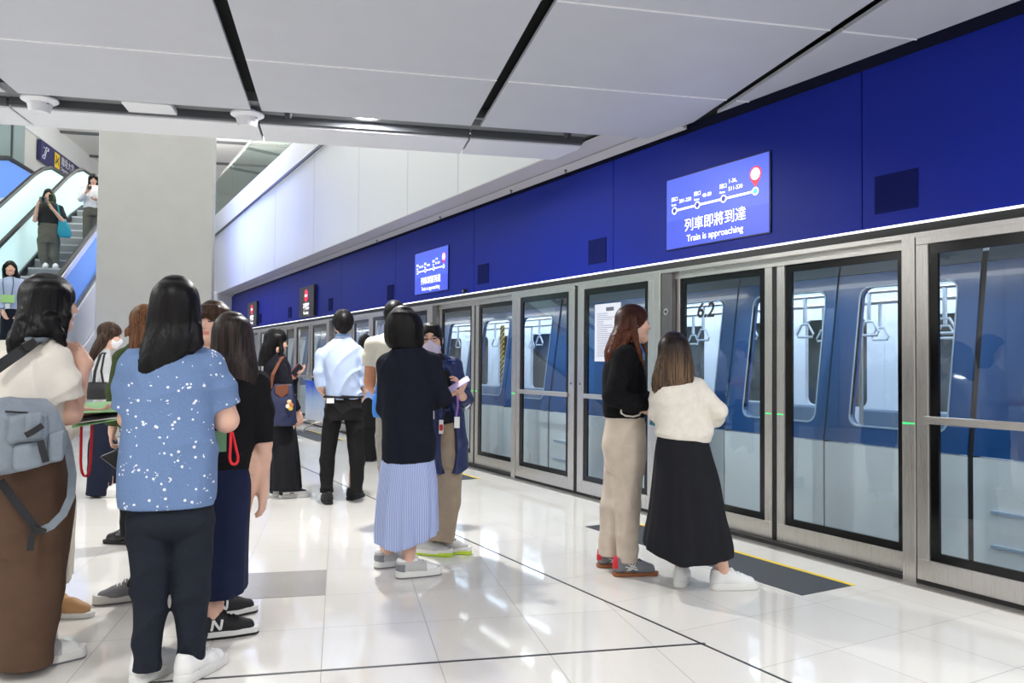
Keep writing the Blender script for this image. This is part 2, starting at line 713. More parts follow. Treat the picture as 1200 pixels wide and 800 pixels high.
def tile_floor(name, ang, du, dv, u0, v0, col, joint=.0035):
    """polished stone tiles with fine joints"""
    m, N, Lk = shader(name)
    b = N['Principled BSDF']
    b.inputs['Roughness'].default_value = 0.13
    b.inputs['Specular IOR Level'].default_value = 0.55
    tc = N.new('ShaderNodeTexCoord')
    mp = N.new('ShaderNodeMapping')
    mp.inputs['Rotation'].default_value = (0, 0, ang)
    Lk.new(tc.outputs['Object'], mp.inputs['Vector'])
    sp = N.new('ShaderNodeSeparateXYZ')
    Lk.new(mp.outputs['Vector'], sp.inputs[0])
    u = mth(N, Lk, 'DIVIDE', mth(N, Lk, 'SUBTRACT', sp.outputs['X'], u0), du)
    v = mth(N, Lk, 'DIVIDE', mth(N, Lk, 'SUBTRACT', sp.outputs['Y'], v0), dv)

    def edge(t, d):
        f = mth(N, Lk, 'FRACT', t)
        k = mth(N, Lk, 'ABSOLUTE', mth(N, Lk, 'SUBTRACT', f, 0.5))
        return mth(N, Lk, 'GREATER_THAN', k, 0.5 - joint / 2 / d)
    jt = mth(N, Lk, 'MAXIMUM', edge(u, du), edge(v, dv))
    cb = N.new('ShaderNodeCombineXYZ')
    Lk.new(mth(N, Lk, 'FLOOR', u), cb.inputs[0])
    Lk.new(mth(N, Lk, 'FLOOR', v), cb.inputs[1])
    wn = N.new('ShaderNodeTexWhiteNoise')
    Lk.new(cb.outputs[0], wn.inputs['Vector'])
    ns = N.new('ShaderNodeTexNoise')
    ns.inputs['Scale'].default_value = 60
    ns.inputs['Detail'].default_value = 5
    Lk.new(tc.outputs['Object'], ns.inputs['Vector'])
    val = mth(N, Lk, 'ADD', mth(N, Lk, 'MULTIPLY', wn.outputs['Value'], .05), mth(N, Lk, 'MULTIPLY', ns.outputs['Fac'], .07))
    val = mth(N, Lk, 'ADD', val, 0.93)
    sc = N.new('ShaderNodeVectorMath')
    sc.operation = 'SCALE'
    sc.inputs[0].default_value = lin(col)[:3]
    Lk.new(val, sc.inputs['Scale'])
    mx = N.new('ShaderNodeMix')
    mx.data_type = 'RGBA'
    Lk.new(jt, mx.inputs['Factor'])
    Lk.new(sc.outputs[0], mx.inputs['A'])
    mx.inputs['B'].default_value = lin((150, 146, 140))
    Lk.new(mx.outputs['Result'], b.inputs['Base Color'])
    rr = mth(N, Lk, 'ADD', mth(N, Lk, 'MULTIPLY', ns.outputs['Fac'], .05), mth(N, Lk, 'ADD', mth(N, Lk, 'MULTIPLY', jt, .4), .035))
    Lk.new(rr, b.inputs['Roughness'])
    return m


def steel(name, col=(204, 201, 197), rough=.28, along='Z'):
    m, N, Lk = shader(name)
    b = N['Principled BSDF']
    b.inputs['Metallic'].default_value = 0.85
    b.inputs['Base Color'].default_value = lin(col)
    tc = N.new('ShaderNodeTexCoord')
    mp = N.new('ShaderNodeMapping')
    mp.inputs['Scale'].default_value = (700, 700, 4) if along == 'Z' else (700, 4, 700)
    Lk.new(tc.outputs['Object'], mp.inputs['Vector'])
    n = N.new('ShaderNodeTexNoise')
    n.inputs['Scale'].default_value = 1
    Lk.new(mp.outputs['Vector'], n.inputs['Vector'])
    Lk.new(mth(N, Lk, 'ADD', mth(N, Lk, 'MULTIPLY', n.outputs['Fac'], .06), rough - .03), b.inputs['Roughness'])
    return m


def glass(name, tint=(226, 236, 240), ior=1.5, refl=1.0):
    """clear pane: what is not mirrored passes straight through"""
    m, N, Lk = shader(name)
    N.remove(N['Principled BSDF'])
    tr = N.new('ShaderNodeBsdfTransparent')
    tr.inputs[0].default_value = lin(tint)
    gl = N.new('ShaderNodeBsdfGlossy')
    gl.inputs['Roughness'].default_value = 0.0
    gl.inputs['Color'].default_value = (refl, refl, refl, 1)
    ge = N.new('ShaderNodeNewGeometry')
    dt = N.new('ShaderNodeVectorMath')
    dt.operation = 'DOT_PRODUCT'
    Lk.new(ge.outputs['Normal'], dt.inputs[0])
    Lk.new(ge.outputs['Incoming'], dt.inputs[1])
    f0 = ((ior - 1) / (ior + 1)) ** 2 * 1.7          # both faces of the pane
    c1 = mth(N, Lk, 'SUBTRACT', 1.0, mth(N, Lk, 'ABSOLUTE', dt.outputs['Value']))
    fac = mth(N, Lk, 'ADD', mth(N, Lk, 'MULTIPLY', mth(N, Lk, 'POWER', c1, 5.0), 1 - f0), f0)
    mx = N.new('ShaderNodeMixShader')
    Lk.new(fac, mx.inputs[0])
    Lk.new(tr.outputs[0], mx.inputs[1])
    Lk.new(gl.outputs[0], mx.inputs[2])
    Lk.new(mx.outputs[0], N['Material Output'].inputs['Surface'])
    return m


def glow(name, col, s, base=1.0):
    m, N, Lk = shader(name)
    b = N['Principled BSDF']
    b.inputs['Base Color'].default_value = tuple(q * base for q in lin(col)[:3]) + (1,)
    b.inputs['Emission Color'].default_value = lin(col)
    b.inputs['Emission Strength'].default_value = s
    b.inputs['Roughness'].default_value = .4
    return m


M_FLOOR = tile_floor('hall_stone_tiles', SK, .49, .545, -.055, 3.43, (230, 227, 221))
M_FLOOR2 = tile_floor('platform_stone_tiles', 0.0, .495, .52, 2.59, 2.96, (230, 227, 221))
M_DARKLINE = mat('dark_inlay', (52, 54, 58), .4)
M_GREYTILE = mat('grey_stone_tile', (168, 165, 160), .25, vary=.04, vscale=60)
M_STEEL = steel('brushed_steel')
M_STEELH = steel('brushed_steel_level', along='Y')
M_STEEL_D = steel('dark_brushed_steel', (120, 118, 118), .36)
M_BLACKF = mat('black_glass_border', (12, 12, 14), .15)
M_RUBBER = mat('black_rubber', (16, 16, 17), .6)
M_GLASS = glass('door_glass')
M_BLUE = mat('blue_enamel_panel', (5, 31, 142), .5, spec=.25, vary=.03, vscale=3)
M_BLUE_D = mat('blue_grille', (5, 18, 88), .8, spec=.2)
M_SEAM = mat('seam_dark', (16, 20, 60), .6)
M_CEIL = mat('ceiling_panel_metal', (196, 199, 208), .5, vary=.015, vscale=4)
M_CEILEDGE = mat('ceiling_white_edge', (250, 250, 252), .3)
M_BLACKGAP = mat('ceiling_void_black', (26, 27, 29), .8)
M_CHANNEL = mat('service_channel_grey', (122, 125, 130), .7)
M_CHANNEL_D = mat('service_channel_dark', (74, 77, 82), .7)
M_WHITEWALL = mat('white_wall_cladding', (226, 228, 231), .4)
M_WHITEMETAL = mat('white_metal', (232, 234, 240), .4)
M_COLUMN = mat('column_cladding', (192, 191, 187), .5, vary=.03, vscale=3, bump=.05, bscale=40)
M_SOFFIT = mat('soffit_metal', (206, 204, 206), .35)
M_LED = glow('led_strip_light', (255, 255, 255), 1.25)

X0 = 4.43
ZC = 3.2


def structure(o):
    o['kind'] = 'structure'
    return o


# ------------------------------------------------------------------ floor
def quad(name, pts, m, z=0.0, th=0.05):
    b = MB()
    b.prism([(p[0], p[1], z) for p in pts], (0, 0, -th))
    return b.build(name, m)


XL = 2.592
structure(quad('floor', [(-16, -6), (XL, -6), (XL, 34), (-16, 34)], M_FLOOR, 0, .2))
structure(quad('floor_platform', [(XL, -6), (X0, -6), (X0, 26), (XL, 26)], M_FLOOR2, 0, .2))
structure(quad('trim_1', [(XL - .007, -5), (XL + .007, -5), (XL + .007, 25), (XL - .007, 25)], M_DARKLINE, .0015, .002))
gl = [grid(u, 3.43) for u in (-6.0, 1.66)]
d = np.array(gl[1]) - np.array(gl[0])
nrm = np.array([-d[1], d[0], 0]) / np.linalg.norm(d) * .008
structure(quad('trim_2', [gl[0] - nrm, gl[1] - nrm, gl[1] + nrm, gl[0] + nrm], M_DARKLINE, .0015, .002))
structure(quad('floor_grey_tile', [grid(-.543, 4.522), grid(-.057, 4.522), grid(-.057, 5.063), grid(-.543, 5.063)], M_GREYTILE, .0016, .003))
PER = 4.77
P0 = 3.03
M_MAT = mat('dark_queue_mat', (58, 62, 68), .5, bump=.1, bscale=300)
M_YEL = mat('yellow_line', (238, 206, 40), .5)
for k in range(-1, 5):
    y0 = P0 + .06 + k * PER
    o = empty('queue_marking', (3.62, y0, 0))
    b = MB()
    b.prism([(0, 0, .001), (.42, 0, .001), (.42, 2.1, .001), (0, 2.1, .001)], (0, 0, .002))
    b.build('dark_panel', M_MAT, o)
    b = MB()
    b.prism([(.42, 0, .001), (.455, 0, .001), (.455, 2.1, .001), (.42, 2.1, .001)], (0, 0, .002))
    b.build('yellow_edge', M_YEL, o)
    o['kind'] = 'structure'

# ---------------------------------------------------- platform screen doors
dn = [0]


def screen_leaf(y0, y1, x, frame=(.085, .085), bar=False, glassz=(.165, 1.93), zb=.03, zt=2.0, hand=0, thick=.05):
    """one steel framed glass leaf between y0 and y1"""
    dn[0] += 1
    o = empty('door_%d' % dn[0], (x, (y0 + y1) / 2, 0))
    o['kind'] = 'structure'
    w = (y1 - y0) / 2
    fl, fr = frame
    b = MB()
    b.box((-.0, -w, zb), (thick, w, .15))                       # kick plate
    b.box((-.0, -w, zt), (thick, w, zt + .05))
    b.box((0, -w, .15), (thick, -w + fl, zt))
    b.box((0, w - fr, .15), (thick, w, zt))
    b.build('frame', M_STEEL, o, bevel=.003)
    a0, a1 = -w + fl, w - fr
    g = .055
    b = MB()
    b.ring([(.012, a0, .15), (.012, a1, .15), (.012, a1, zt), (.012, a0, zt)],
           [(.012, a0 + g, .20), (.012, a1 - g, .20), (.012, a1 - g, zt - .06), (.012, a0 + g, zt - .06)], (.02, 0, 0))
    b.build('black_border', M_BLACKF, o)
    b = MB()
    b.add([(.02, a0 + .01, .16), (.02, a1 - .01, .16), (.02, a1 - .01, zt - .01), (.02, a0 + .01, zt - .01)], [(0, 1, 2, 3)])
    b.build('glass_pane', M_GLASS, o, fix=False)
    if bar:
        b = MB()
        b.box((-.03, a0 - .005, .945), (-.012, a1 + .005, .99))
        for q in (a0 + .01, a1 - .04):
            b.box((-.014, q, .955), (.01, q + .03, .98))
        b.build('push_bar', M_STEELH, o, bevel=.003)
        b = MB()
        yl = w - fr / 2 if hand > 0 else -w + fl / 2
        b.lathe([(.011, -.006), (.011, .001)], (0, yl, 1.08), 12, ax='x')
        b.build('lock', M_STEEL_D, o)
    return o


def post(y0, y1, name, m=None, x=X0 - .005, d=.12, z=2.07):
    b = MB()
    b.box((x, y0, 0), (x + d, y1, z))
    o = b.build(name, m or M_STEEL, None, bevel=.003)
    return structure(o)


tn = [2]


def trim_name():
    tn[0] += 1
    return 'trim_%d' % tn[0]


M_GREEN = glow('green_glint_glow', (50, 235, 110), 1.2)
for k in range(-1, 5):
    b0 = P0 + k * PER
    # posts round the sliding pair
    post(b0 - .085, b0, trim_name())
    post(b0 + 2.23, b0 + 2.315, trim_name())
    pp = post(b0 + 2.10, b0 + 2.23, trim_name(), M_STEEL_D, X0 + .01)
    b = MB()
    b.lathe([(.030, -.004), (.030, .001)], (X0 + .008, b0 + 2.165, 1.72), 18, ax='x')
    b.build('key_switch', M_STEEL, pp, False)
    b = MB()
    b.lathe([(.010, -.006), (.010, .001)], (X0 + .004, b0 + 2.165, 1.72), 12, ax='x')
    b.build('keyhole', M_RUBBER, pp, False)
    # sliding pair, set back behind the posts
    mid = b0 + 1.045
    screen_leaf(b0 + .003, mid - .022, X0 + .06, frame=(.02, .07))
    lf = screen_leaf(mid + .022, b0 + 2.097, X0 + .06, frame=(.07, .04))
    b = MB()
    b.box((X0 + .066, mid - .022, .03), (X0 + .10, mid + .022, 2.02))
    structure(b.build(trim_name(), M_RUBBER))
    # emergency pair with push bars
    e0, e1 = b0 + 2.32, b0 + PER - .09
    em = (e0 + e1) / 2
    screen_leaf(e0, em - .03, X0, frame=(.075, .10), bar=True, hand=1)
    screen_leaf(em + .03, e1, X0, frame=(.10, .075), bar=True, hand=-1)
    b = MB()
    b.box((X0 + .012, em - .03, .03), (X0 + .05, em + .03, 2.02))
    structure(b.build(trim_name(), M_RUBBER))
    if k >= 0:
        # glowing strips that stand in for green reflections on the stiles and posts
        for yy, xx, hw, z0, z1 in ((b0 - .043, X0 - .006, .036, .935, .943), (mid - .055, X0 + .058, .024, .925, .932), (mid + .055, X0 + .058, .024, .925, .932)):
            o = MB().box((-.003, -hw, (z0 - z1) / 2), (.003, hw, (z1 - z0) / 2)).build('green_glint', M_GREEN)
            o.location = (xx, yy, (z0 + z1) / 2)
            tag(o, 'small green glint, made as a glowing strip, on a platform door post or stile', 'glint', 'green door glints')
# header, light strip and threshold
Y0, Y1 = -3.0, 24.6
b = MB()
b.box((X0 - .004, Y0, 2.045), (X0 + .14, Y1, 2.075))
structure(b.build(trim_name(), M_STEELH))
b = MB()
b.box((X0 + .004, Y0, 2.072), (X0 + .16, Y1, 2.127))
structure(b.build(trim_name(), mat('header_dark', (36, 37, 37), .5)))
b = MB()
b.box((X0 + .05, Y0, 1.99), (X0 + .14, Y1, 2.05))
structure(b.build(trim_name(), M_STEELH))
for k in range(12):
    a = Y0 + k * 2.3
    o = MB().box((X0 - .010, a + .004, 2.128), (X0 + .02, min(a + 2.296, Y1), 2.140)).build('light_strip', M_LED)
    tag(o, 'thin white light strip under the blue panels', 'light strip', 'light strip sections over the doors')
b = MB()
b.box((X0 - .09, Y0, -.01), (X0 + .3, Y1, .004))
structure(b.build(trim_name(), M_STEELH))
b = MB()
b.box((X0 + .0, Y0, -.1), (X0 + .09, Y1, .03))
structure(b.build(trim_name(), M_RUBBER))

# ------------------------------------------------------------ blue fascia
seams = [Y0, .68, 3.303, 5.925, 8.77, 11.4, 14.05, 16.7, 19.3, 21.9, Y1]
for i in range(len(seams) - 1):
    b = MB()
    b.box((X0, seams[i] + .004, 2.142), (X0 + .06, seams[i + 1] - .004, 3.16))
    structure(b.build('wall_right_%d' % (i + 1), M_BLUE, None))
b = MB()
b.box((X0 + .05, Y0, 2.1), (X0 + .2, Y1, 3.6))
structure(b.build('wall_right', M_SEAM))
for i, yy in enumerate((3.066, 6.175, 8.515, 11.6, 14.71, 17.74, 20.7)):
    o = empty('vent_grille', (X0, yy, 2.345))
    b = MB()
    b.box((-.004, -.145, -.118), (-.0005, .145, .118))
    b.build('plate', M_BLUE_D, o)
    b = MB()
    for j in range(10):
        z = -.10 + j * .0222
        b.box((-.008, -.135, z - .004), (-.003, .135, z + .004))
    b.build('louvres', M_BLUE_D, o)
    lab = ['nearest square grille in the blue wall, right of the big screen', 'square grille between the big screen and the smaller one', 'square grille just right of the far blue screen',
           'square grille hidden between the far blue screen and the dark panel', 'square grille just right of the first dark no entry panel', 'square grille left of the first dark no entry panel', 'square grille nearest the end of the blue wall', 'square grille beyond the frame'][i]
    tag(o, lab, 'grille', 'square grilles in the blue wall')
M_SENS = mat('sensor_black', (18, 18, 20), .3)
for yy in (8.98, ):
    o = empty('sensor', (X0 - .0, yy, 2.17))
    b = MB()
    b.lathe([(.026, -.045), (.03, -.03), (.03, .0)], (0, 0, 0), 14, ax='x')
    b.build('housing', M_SENS, o, True)
    b = MB()
    b.lathe([(.010, -.05), (.014, -.044)], (0, 0, 0), 10, ax='x')
    b.build('lens', mat('sensor_lens', (150, 160, 170), .1), o, True)
    tag(o, 'small black sensor dome on the blue wall above the light strip', 'sensor')

# ----------------------------------------------------------------- screens
M_SCREEN = glow('screen_blue_glow', (84, 106, 238), .95, .12)
M_SCREEN2 = glow('screen_lower_glow', (76, 96, 232), .9, .12)
M_TXT = glow('screen_white_glow', (255, 255, 255), 1.3)
M_PIN = glow('screen_red_glow', (232, 36, 66), .9)
M_DOT = glow('screen_teal_glow', (70, 214, 190), .9)
M_NAVYDOT = glow('screen_navy_glow', (40, 52, 150), .8)
RX = (PI / 2, 0, -PI / 2)            # lettering on the track wall, read from the platform


def info_screen(yc, label):
    o = empty('information_screen', (X0, yc, 2.525))
    W, Hh = 1.11, .58
    b = MB()
    b.box((-.012, -W / 2 - .008, -Hh / 2 - .008), (-.0005, W / 2 + .008, Hh / 2 + .008))
    b.build('housing', mat('screen_housing', (18, 22, 70), .4), o)
    P = lambda s, t, q=-.0145: (q, W / 2 - s * W, Hh / 2 - t * Hh)      # s from the left, t from the top
    b = MB()
    b.add([P(0, 0), P(1, 0), P(1, .64), P(0, .60)], [(3, 2, 1, 0)], 0)
    b.add([P(0, .60), P(1, .64), P(1, 1), P(0, 1)], [(3, 2, 1, 0)], 1)
    b.build('display', [M_SCREEN, M_SCREEN2], o, fix=False)
    st = [(.09, .46), (.335, .455), (.595, .455), (.885, .455)]
    b = MB()
    for i in range(3):
        b.prism([P(st[i][0], st[i][1] - .014, -.016), P(st[i + 1][0], st[i + 1][1] - .014, -.016), P(st[i + 1][0], st[i + 1][1] + .014, -.016), P(st[i][0], st[i][1] + .014, -.016)], (.001, 0, 0))
    b.build('route_line', M_TXT, o)
    for i, (s, t) in enumerate(st):
        b = MB()
        c = P(s, t, 0)
        b.lathe([(.030, -.0185), (.030, -.0165)], (0, c[1], c[2]), 20, ax='x', m=0)
        b.lathe([(.021, -.0195), (.021, -.0185)], (0, c[1], c[2]), 20, ax='x', m=1)
        b.build('stop_marker', [M_TXT, M_NAVYDOT if i < 3 else M_DOT], o)
    b = MB()
    c = P(.885, .235, 0)
    R = .058
    pts = [(-.0165, c[1] + R * math.cos(a), c[2] + R * math.sin(a)) for a in np.linspace(math.radians(-40), math.radians(220), 18)] + [(-.0165, c[1], c[2] - R * 1.72)]
    b.prism(pts, (.001, 0, 0), 0)
    b.lathe([(.044, -.0185), (.044, -.0175)], (0, c[1], c[2]), 22, ax='x', m=1)
    b.build('location_pin', [M_PIN, M_TXT], o)

    def tx(s, size, x, y, nm='lettering', al='LEFT', m=M_TXT, sx=1.0, bold=0.0):
        p = P(x, y, -.0175)
        return text_mesh(nm, s, size, m, o, p, RX, al, .0005, sx, bold=bold)
    for x, n1, n2, y in ((.055, '201-230', '', .30), (.30, '40-80', '', .30), (.555, '1-36,', '511-530', .29)):
        tx('閘口', .040, x, y - .0, 'gate_lettering')
        tx('Gates', .026, x, y + .075, 'gate_lettering')
        if n2:
            tx(n1, .044, x + .085, y - .045, 'gate_lettering')
            tx(n2, .044, x + .085, y + .055, 'gate_lettering')
        else:
            tx(n1, .044, x + .085, y + .045, 'gate_lettering')
    tx('列車即將到達', .112, .5, .715, 'message_lettering', 'CENTER', sx=1.0)
    tx('Train is approaching', .075, .5, .895, 'message_lettering', 'CENTER')
    tx('衛星客運', .020, .885, .205, 'pin_lettering', 'CENTER', M_NAVYDOT)
    tx('Satellite', .018, .885, .255, 'pin_lettering', 'CENTER', M_NAVYDOT)
    tag(o, label, 'screen')
    return o


info_screen(4.61, 'large blue train screen with white lettering and route line, the nearer of two')
info_screen(10.05, 'farther blue train screen on the wall, above the bob-haired woman')


def notice(yc, label, flat=False):
    o = empty('no_entry_notice', (X0, yc, 2.49))
    W, Hh = 1.1, .62
    b = MB()
    b.box((-.06, -W / 2, -Hh / 2), (-.0005, W / 2, Hh / 2))
    b.build('housing', mat('notice_black', (34, 34, 38), .35), o, bevel=.004)
    b = MB()
    b.lathe([(.125, -.066), (.125, -.061)], (0, 0, .12), 28, ax='x', m=0)
    b.box((-.069, -.075, .098), (-.066, .075, .142), 1)
    b.build('no_entry_symbol', [M_PIN, M_TXT], o)
    text_mesh('lettering', '不載客', .15, M_TXT, o, (-.064, 0, -.11), RX, 'CENTER', .0005, bold=.001)
    text_mesh('lettering', 'No entry', .10, M_TXT, o, (-.064, 0, -.23), RX, 'CENTER', .0005)
    tag(o, label, 'notice')


notice(16.2, 'dark panel with a red no entry disc, the nearer of two')
notice(21.45, 'dark panel with a red no entry disc near the end of the blue wall')

# number and poster on the glass
text_mesh('door_number', '6.2', .165, mat('black_vinyl', (14, 14, 15), .5), None, (X0 + .076, 4.80, 1.71), RX, 'CENTER', .0006, 1.0, .15, .004)
tag(bpy.data.objects['door_number'], 'black number 6.2 on the glass beside the cream cardigan woman', 'number')
o = empty('poster', (X0 + .015, 6.03, 1.57))
b = MB()
b.box((-.001, -.20, -.27), (.001, .20, .27))
b.build('sheet', mat('poster_paper', (206, 211, 222), .6), o)
b = MB()
rr = random.Random(3)
for i in range(22):
    z = .18 - i * .019
    w = rr.choice((.1, .16, .3, .24))
    b.box((-.0022, .16 - w, z - .0035), (-.0012, .16, z + .0035))
b.build('small_print', mat('poster_ink', (150, 152, 176), .7), o)
b = MB()
b.box((-.0022, -.1, .20), (-.0012, .02, .235))
b.build('heading', mat('poster_heading', (88, 92, 108), .7), o)
tag(o, 'white printed notice on the glass behind the auburn-haired woman', 'poster')

# ------------------------------------------------------------------ ceiling
us = [-7.44, -5.74, -4.04, -2.34, -.65, 1.06, 2.76]
vs = [-6.0, -4.71, -3.46, -2.21, -.96, .29, 1.54, 2.79, 4.04, 5.29, 6.375]
gap, jn = .04, .005
XE = 4.345


def clip_x(poly, X):
    out = []
    for i in range(len(poly)):
        a, b = poly[i], poly[(i + 1) % len(poly)]
        if a[0] <= X:
            out.append(a)
        if (a[0] - X) * (b[0] - X) < 0:
            t = (X - a[0]) / (b[0] - a[0])
            out.append((X, a[1] + (b[1] - a[1]) * t, a[2]))
    return out


bp = MB()
be = MB()
for i in range(len(us)):
    u0 = us[i] + gap
    u1 = us[i + 1] - gap if i + 1 < len(us) else us[i] + 6
    for j in range(len(vs) - 1):
        pl = clip_x([grid(u0, vs[j] + jn, ZC), grid(u1, vs[j] + jn, ZC), grid(u1, vs[j + 1] - jn, ZC), grid(u0, vs[j + 1] - jn, ZC)], XE)
        if len(pl) > 2:
            bp.prism(pl, (0, 0, .025))
        pl = clip_x([grid(u0, vs[j + 1] - jn, ZC - .006), grid(u1, vs[j + 1] - jn, ZC - .006), grid(u1, vs[j + 1] + jn, ZC - .006), grid(u0, vs[j + 1] + jn, ZC - .006)], XE)
        if len(pl) > 2 and j + 2 < len(vs):
            be.prism(pl, (0, 0, .02))
structure(bp.build('ceiling', M_CEIL, None))
structure(be.build(trim_name(), M_CEILEDGE, None))
b = MB()
b.prism([grid(-7.44, -6, ZC + .14), grid(9, -6, ZC + .14), grid(9, 6.38, ZC + .14), grid(-7.44, 6.38, ZC + .14)], (0, 0, .1))
structure(b.build('ceiling_void', M_BLACKGAP))
# service channel and the ceiling's edge strip
def uvbox(u0, u1, v0, v1, z0, z1, X=None):
    p = [grid(u0, v0, z0), grid(u1, v0, z0), grid(u1, v1, z0), grid(u0, v1, z0)]
    return clip_x(p, X) if X else p


b = MB()
b.prism(uvbox(-7.4, 6, 6.36, 6.80, 3.27, 0, X0 - .04), (0, 0, .1))
structure(b.build('ceiling_channel', M_CHANNEL))
for a, c in ((-7.4, -2.50), (-2.48, -.68), (-.66, 1.06), (1.08, 2.07)):
    b = MB()
    b.prism(uvbox(a, c, 6.755, 7.25, 3.2, 0, 4.03), (0, 0, .03))
    structure(b.build(trim_name(), M_WHITEMETAL, None))
    b = MB()
    b.prism(uvbox(a, c, 6.70, 6.753, 3.212, 0, 4.03), (0, 0, .1))
    structure(b.build(trim_name(), M_CHANNEL_D, None))
b = MB()
b.prism(uvbox(-7.4, 2.05, 6.80, 7.22, 3.235, 0, 3.98), (0, 0, .02))
structure(b.build(trim_name(), M_BLACKGAP))
b = MB()
b.prism(uvbox(-7.4, 2.6, 7.1, 7.2, 3.4, 0, 3.98), (0, 0, 3.0))
structure(b.build('wall_above_ceiling', M_WHITEWALL))
# fittings in the channel
for u, lab in ((-2.226, 'white conical ceiling speaker at the left end of the channel'), (-.737, 'white conical ceiling speaker beside the black ceiling gap')):
    x, y, z = grid(u, 6.57, 3.262)
    o = empty('ceiling_speaker', (x, y, z))
    b = MB()
    b.lathe([(.06, 0), (.06, -.03), (.128, -.035), (.128, -.047), (.118, -.053), (.088, -.07), (.074, -.12), (.068, -.138), (.0, -.142)], (0, 0, 0), 32)
    b.build('cone', M_WHITEMETAL, o, True)
    b = MB()
    b.lathe([(.012, -.03), (.012, -.036)], (.05, -.06, -.045), 10)
    b.build('screw', M_STEEL_D, o)
    tag(o, lab, 'speaker', 'white ceiling speakers')
x, y, z = grid(-1.46, 6.60, 3.27)
o = empty('wireless_access_point', (x, y, z))
o.rotation_euler = (0, 0, -SK)
b = MB()
b.prism([(p[0], p[1], -.055) for p in rrect(.36, .30, .04)], (0, 0, .045))
b.build('housing', M_WHITEMETAL, o, bevel=.008)
b = MB()
for i in range(16):
    b.box((-.14 + i * .0185, -.152, -.045), (-.132 + i * .0185, -.148, -.02))
b.build('vent_slots', mat('vent_slot_grey', (150, 154, 170), .6), o)
tag(o, 'flat white wireless box on the ceiling between the two speakers', 'access point')
for u, lab in ((-.419, 'small black camera in the channel beside the second speaker'), (1.872, 'small black camera in the channel near the blue wall')):
    x, y, z = grid(u, 6.50, 3.27)
    o = empty('ceiling_sensor', (x, y, z))
    b = MB()
    b.lathe([(.045, 0), (.045, -.03), (.03, -.035), (.03, -.06), (.02, -.075), (0, -.078)], (0, 0, 0), 16)
    b.build('housing', mat('sensor_grey', (60, 61, 64), .5), o, True)
    b = MB()
    b.lathe([(.016, -.078), (.01, -.088), (0, -.09)], (0, 0, 0), 12)
    b.build('lens', M_SENS, o, True)
    tag(o, lab, 'sensor', 'ceiling channel sensors')
x, y, z = grid(.19, 6.50, 3.268)
o = empty('downlight', (x, y, z))
b = MB()
b.lathe([(.125, .002), (.13, -.012), (.105, -.012), (.10, -.004)], (0, 0, 0), 28)
b.build('ring', M_WHITEMETAL, o, True)
b = MB()
b.lathe([(.1, -.003), (.1, -.007)], (0, 0, 0), 28)
b.build('lens', glow('lamp_glow', (255, 253, 248), 9.0), o)
tag(o, 'round bright downlight in the ceiling channel', 'downlight')
b = MB()
b.prism(uvbox(.50, 1.62, 6.43, 6.56, 3.266, 0), (0, 0, .004))
o = b.build('air_slot', mat('slot_dark', (74, 76, 80), .8))
tag(o, 'long dark air slot in the ceiling channel', 'air slot')

# ------------------------------------------------- white upper wall, soffit
XW = 4.0
b = MB()
yb = 26.0
# parapet rises towards us along the stair that runs behind it
pa, pb = onx(247, 257, XW), onx(335, 175, XW)
sl = (pb[2] - pa[2]) / (pb[1] - pa[1])
zt = lambda y: pa[2] + sl * (y - pa[1])
poly = [(XW, 6.0, 3.235), (XW, yb, 3.235), (XW, yb, zt(yb)), (XW, 6.0, zt(6.0))]
b.prism(poly, (.18, 0, 0))
structure(b.build('wall_upper', M_WHITEWALL))
M_WSEAM = mat('cladding_seam', (196, 200, 206), .6)
b = MB()
for yy in (8.35, 9.9, 11.9, 14.4, 17.4, 20.6):
    b.box((XW - .002, yy - .006, 3.24), (XW + .01, yy + .006, zt(yy) - .02))
structure(b.build(trim_name(), M_WSEAM))
ra, rb = onx(246, 281, XW - .05), onx(375, 171, XW - .05)
o = empty('handrail', tuple((ra + rb) / 2))
d = (rb - ra) / 2 * 1.25
b = MB()
n = Vector(d).cross(Vector((1, 0, 0))).normalized()
b.strap([tuple(-d), tuple(d)], (-1, 0, 0), .06, .04)
b.build('rail', mat('handrail_dark', (70, 74, 80), .35, .6), o, bevel=.01)
tag(o, 'long dark sloping rail on the white upper wall', 'handrail')
# glass balustrade on the parapet
M_BGLASS = glass('balustrade_glass', (228, 242, 238), 1.5, .8)
for i in range(7):
    y0 = 10.0 + i * 2.6
    y1 = y0 + 2.56
    o = empty('glass_balustrade', (XW + .1, (y0 + y1) / 2, zt((y0 + y1) / 2)))
    h0 = zt(y0) - zt((y0 + y1) / 2)
    h1 = zt(y1) - zt((y0 + y1) / 2)
    b = MB()
    b.prism([(0, -1.28, h0), (0, 1.28, h1), (0, 1.28, h1 + 1.15), (0, -1.28, h0 + 1.15)], (.012, 0, 0))
    b.build('pane', M_BGLASS, o)
    b = MB()
    b.strap([(0, -1.28, h0 + 1.17), (0, 1.28, h1 + 1.17)], (1, 0, 0), .05, .04)
    b.build('top_rail', M_STEEL, o)
    tag(o, 'greenish glass panel on the sloping white parapet', 'glass balustrade', 'glass balustrade panels above the white wall')
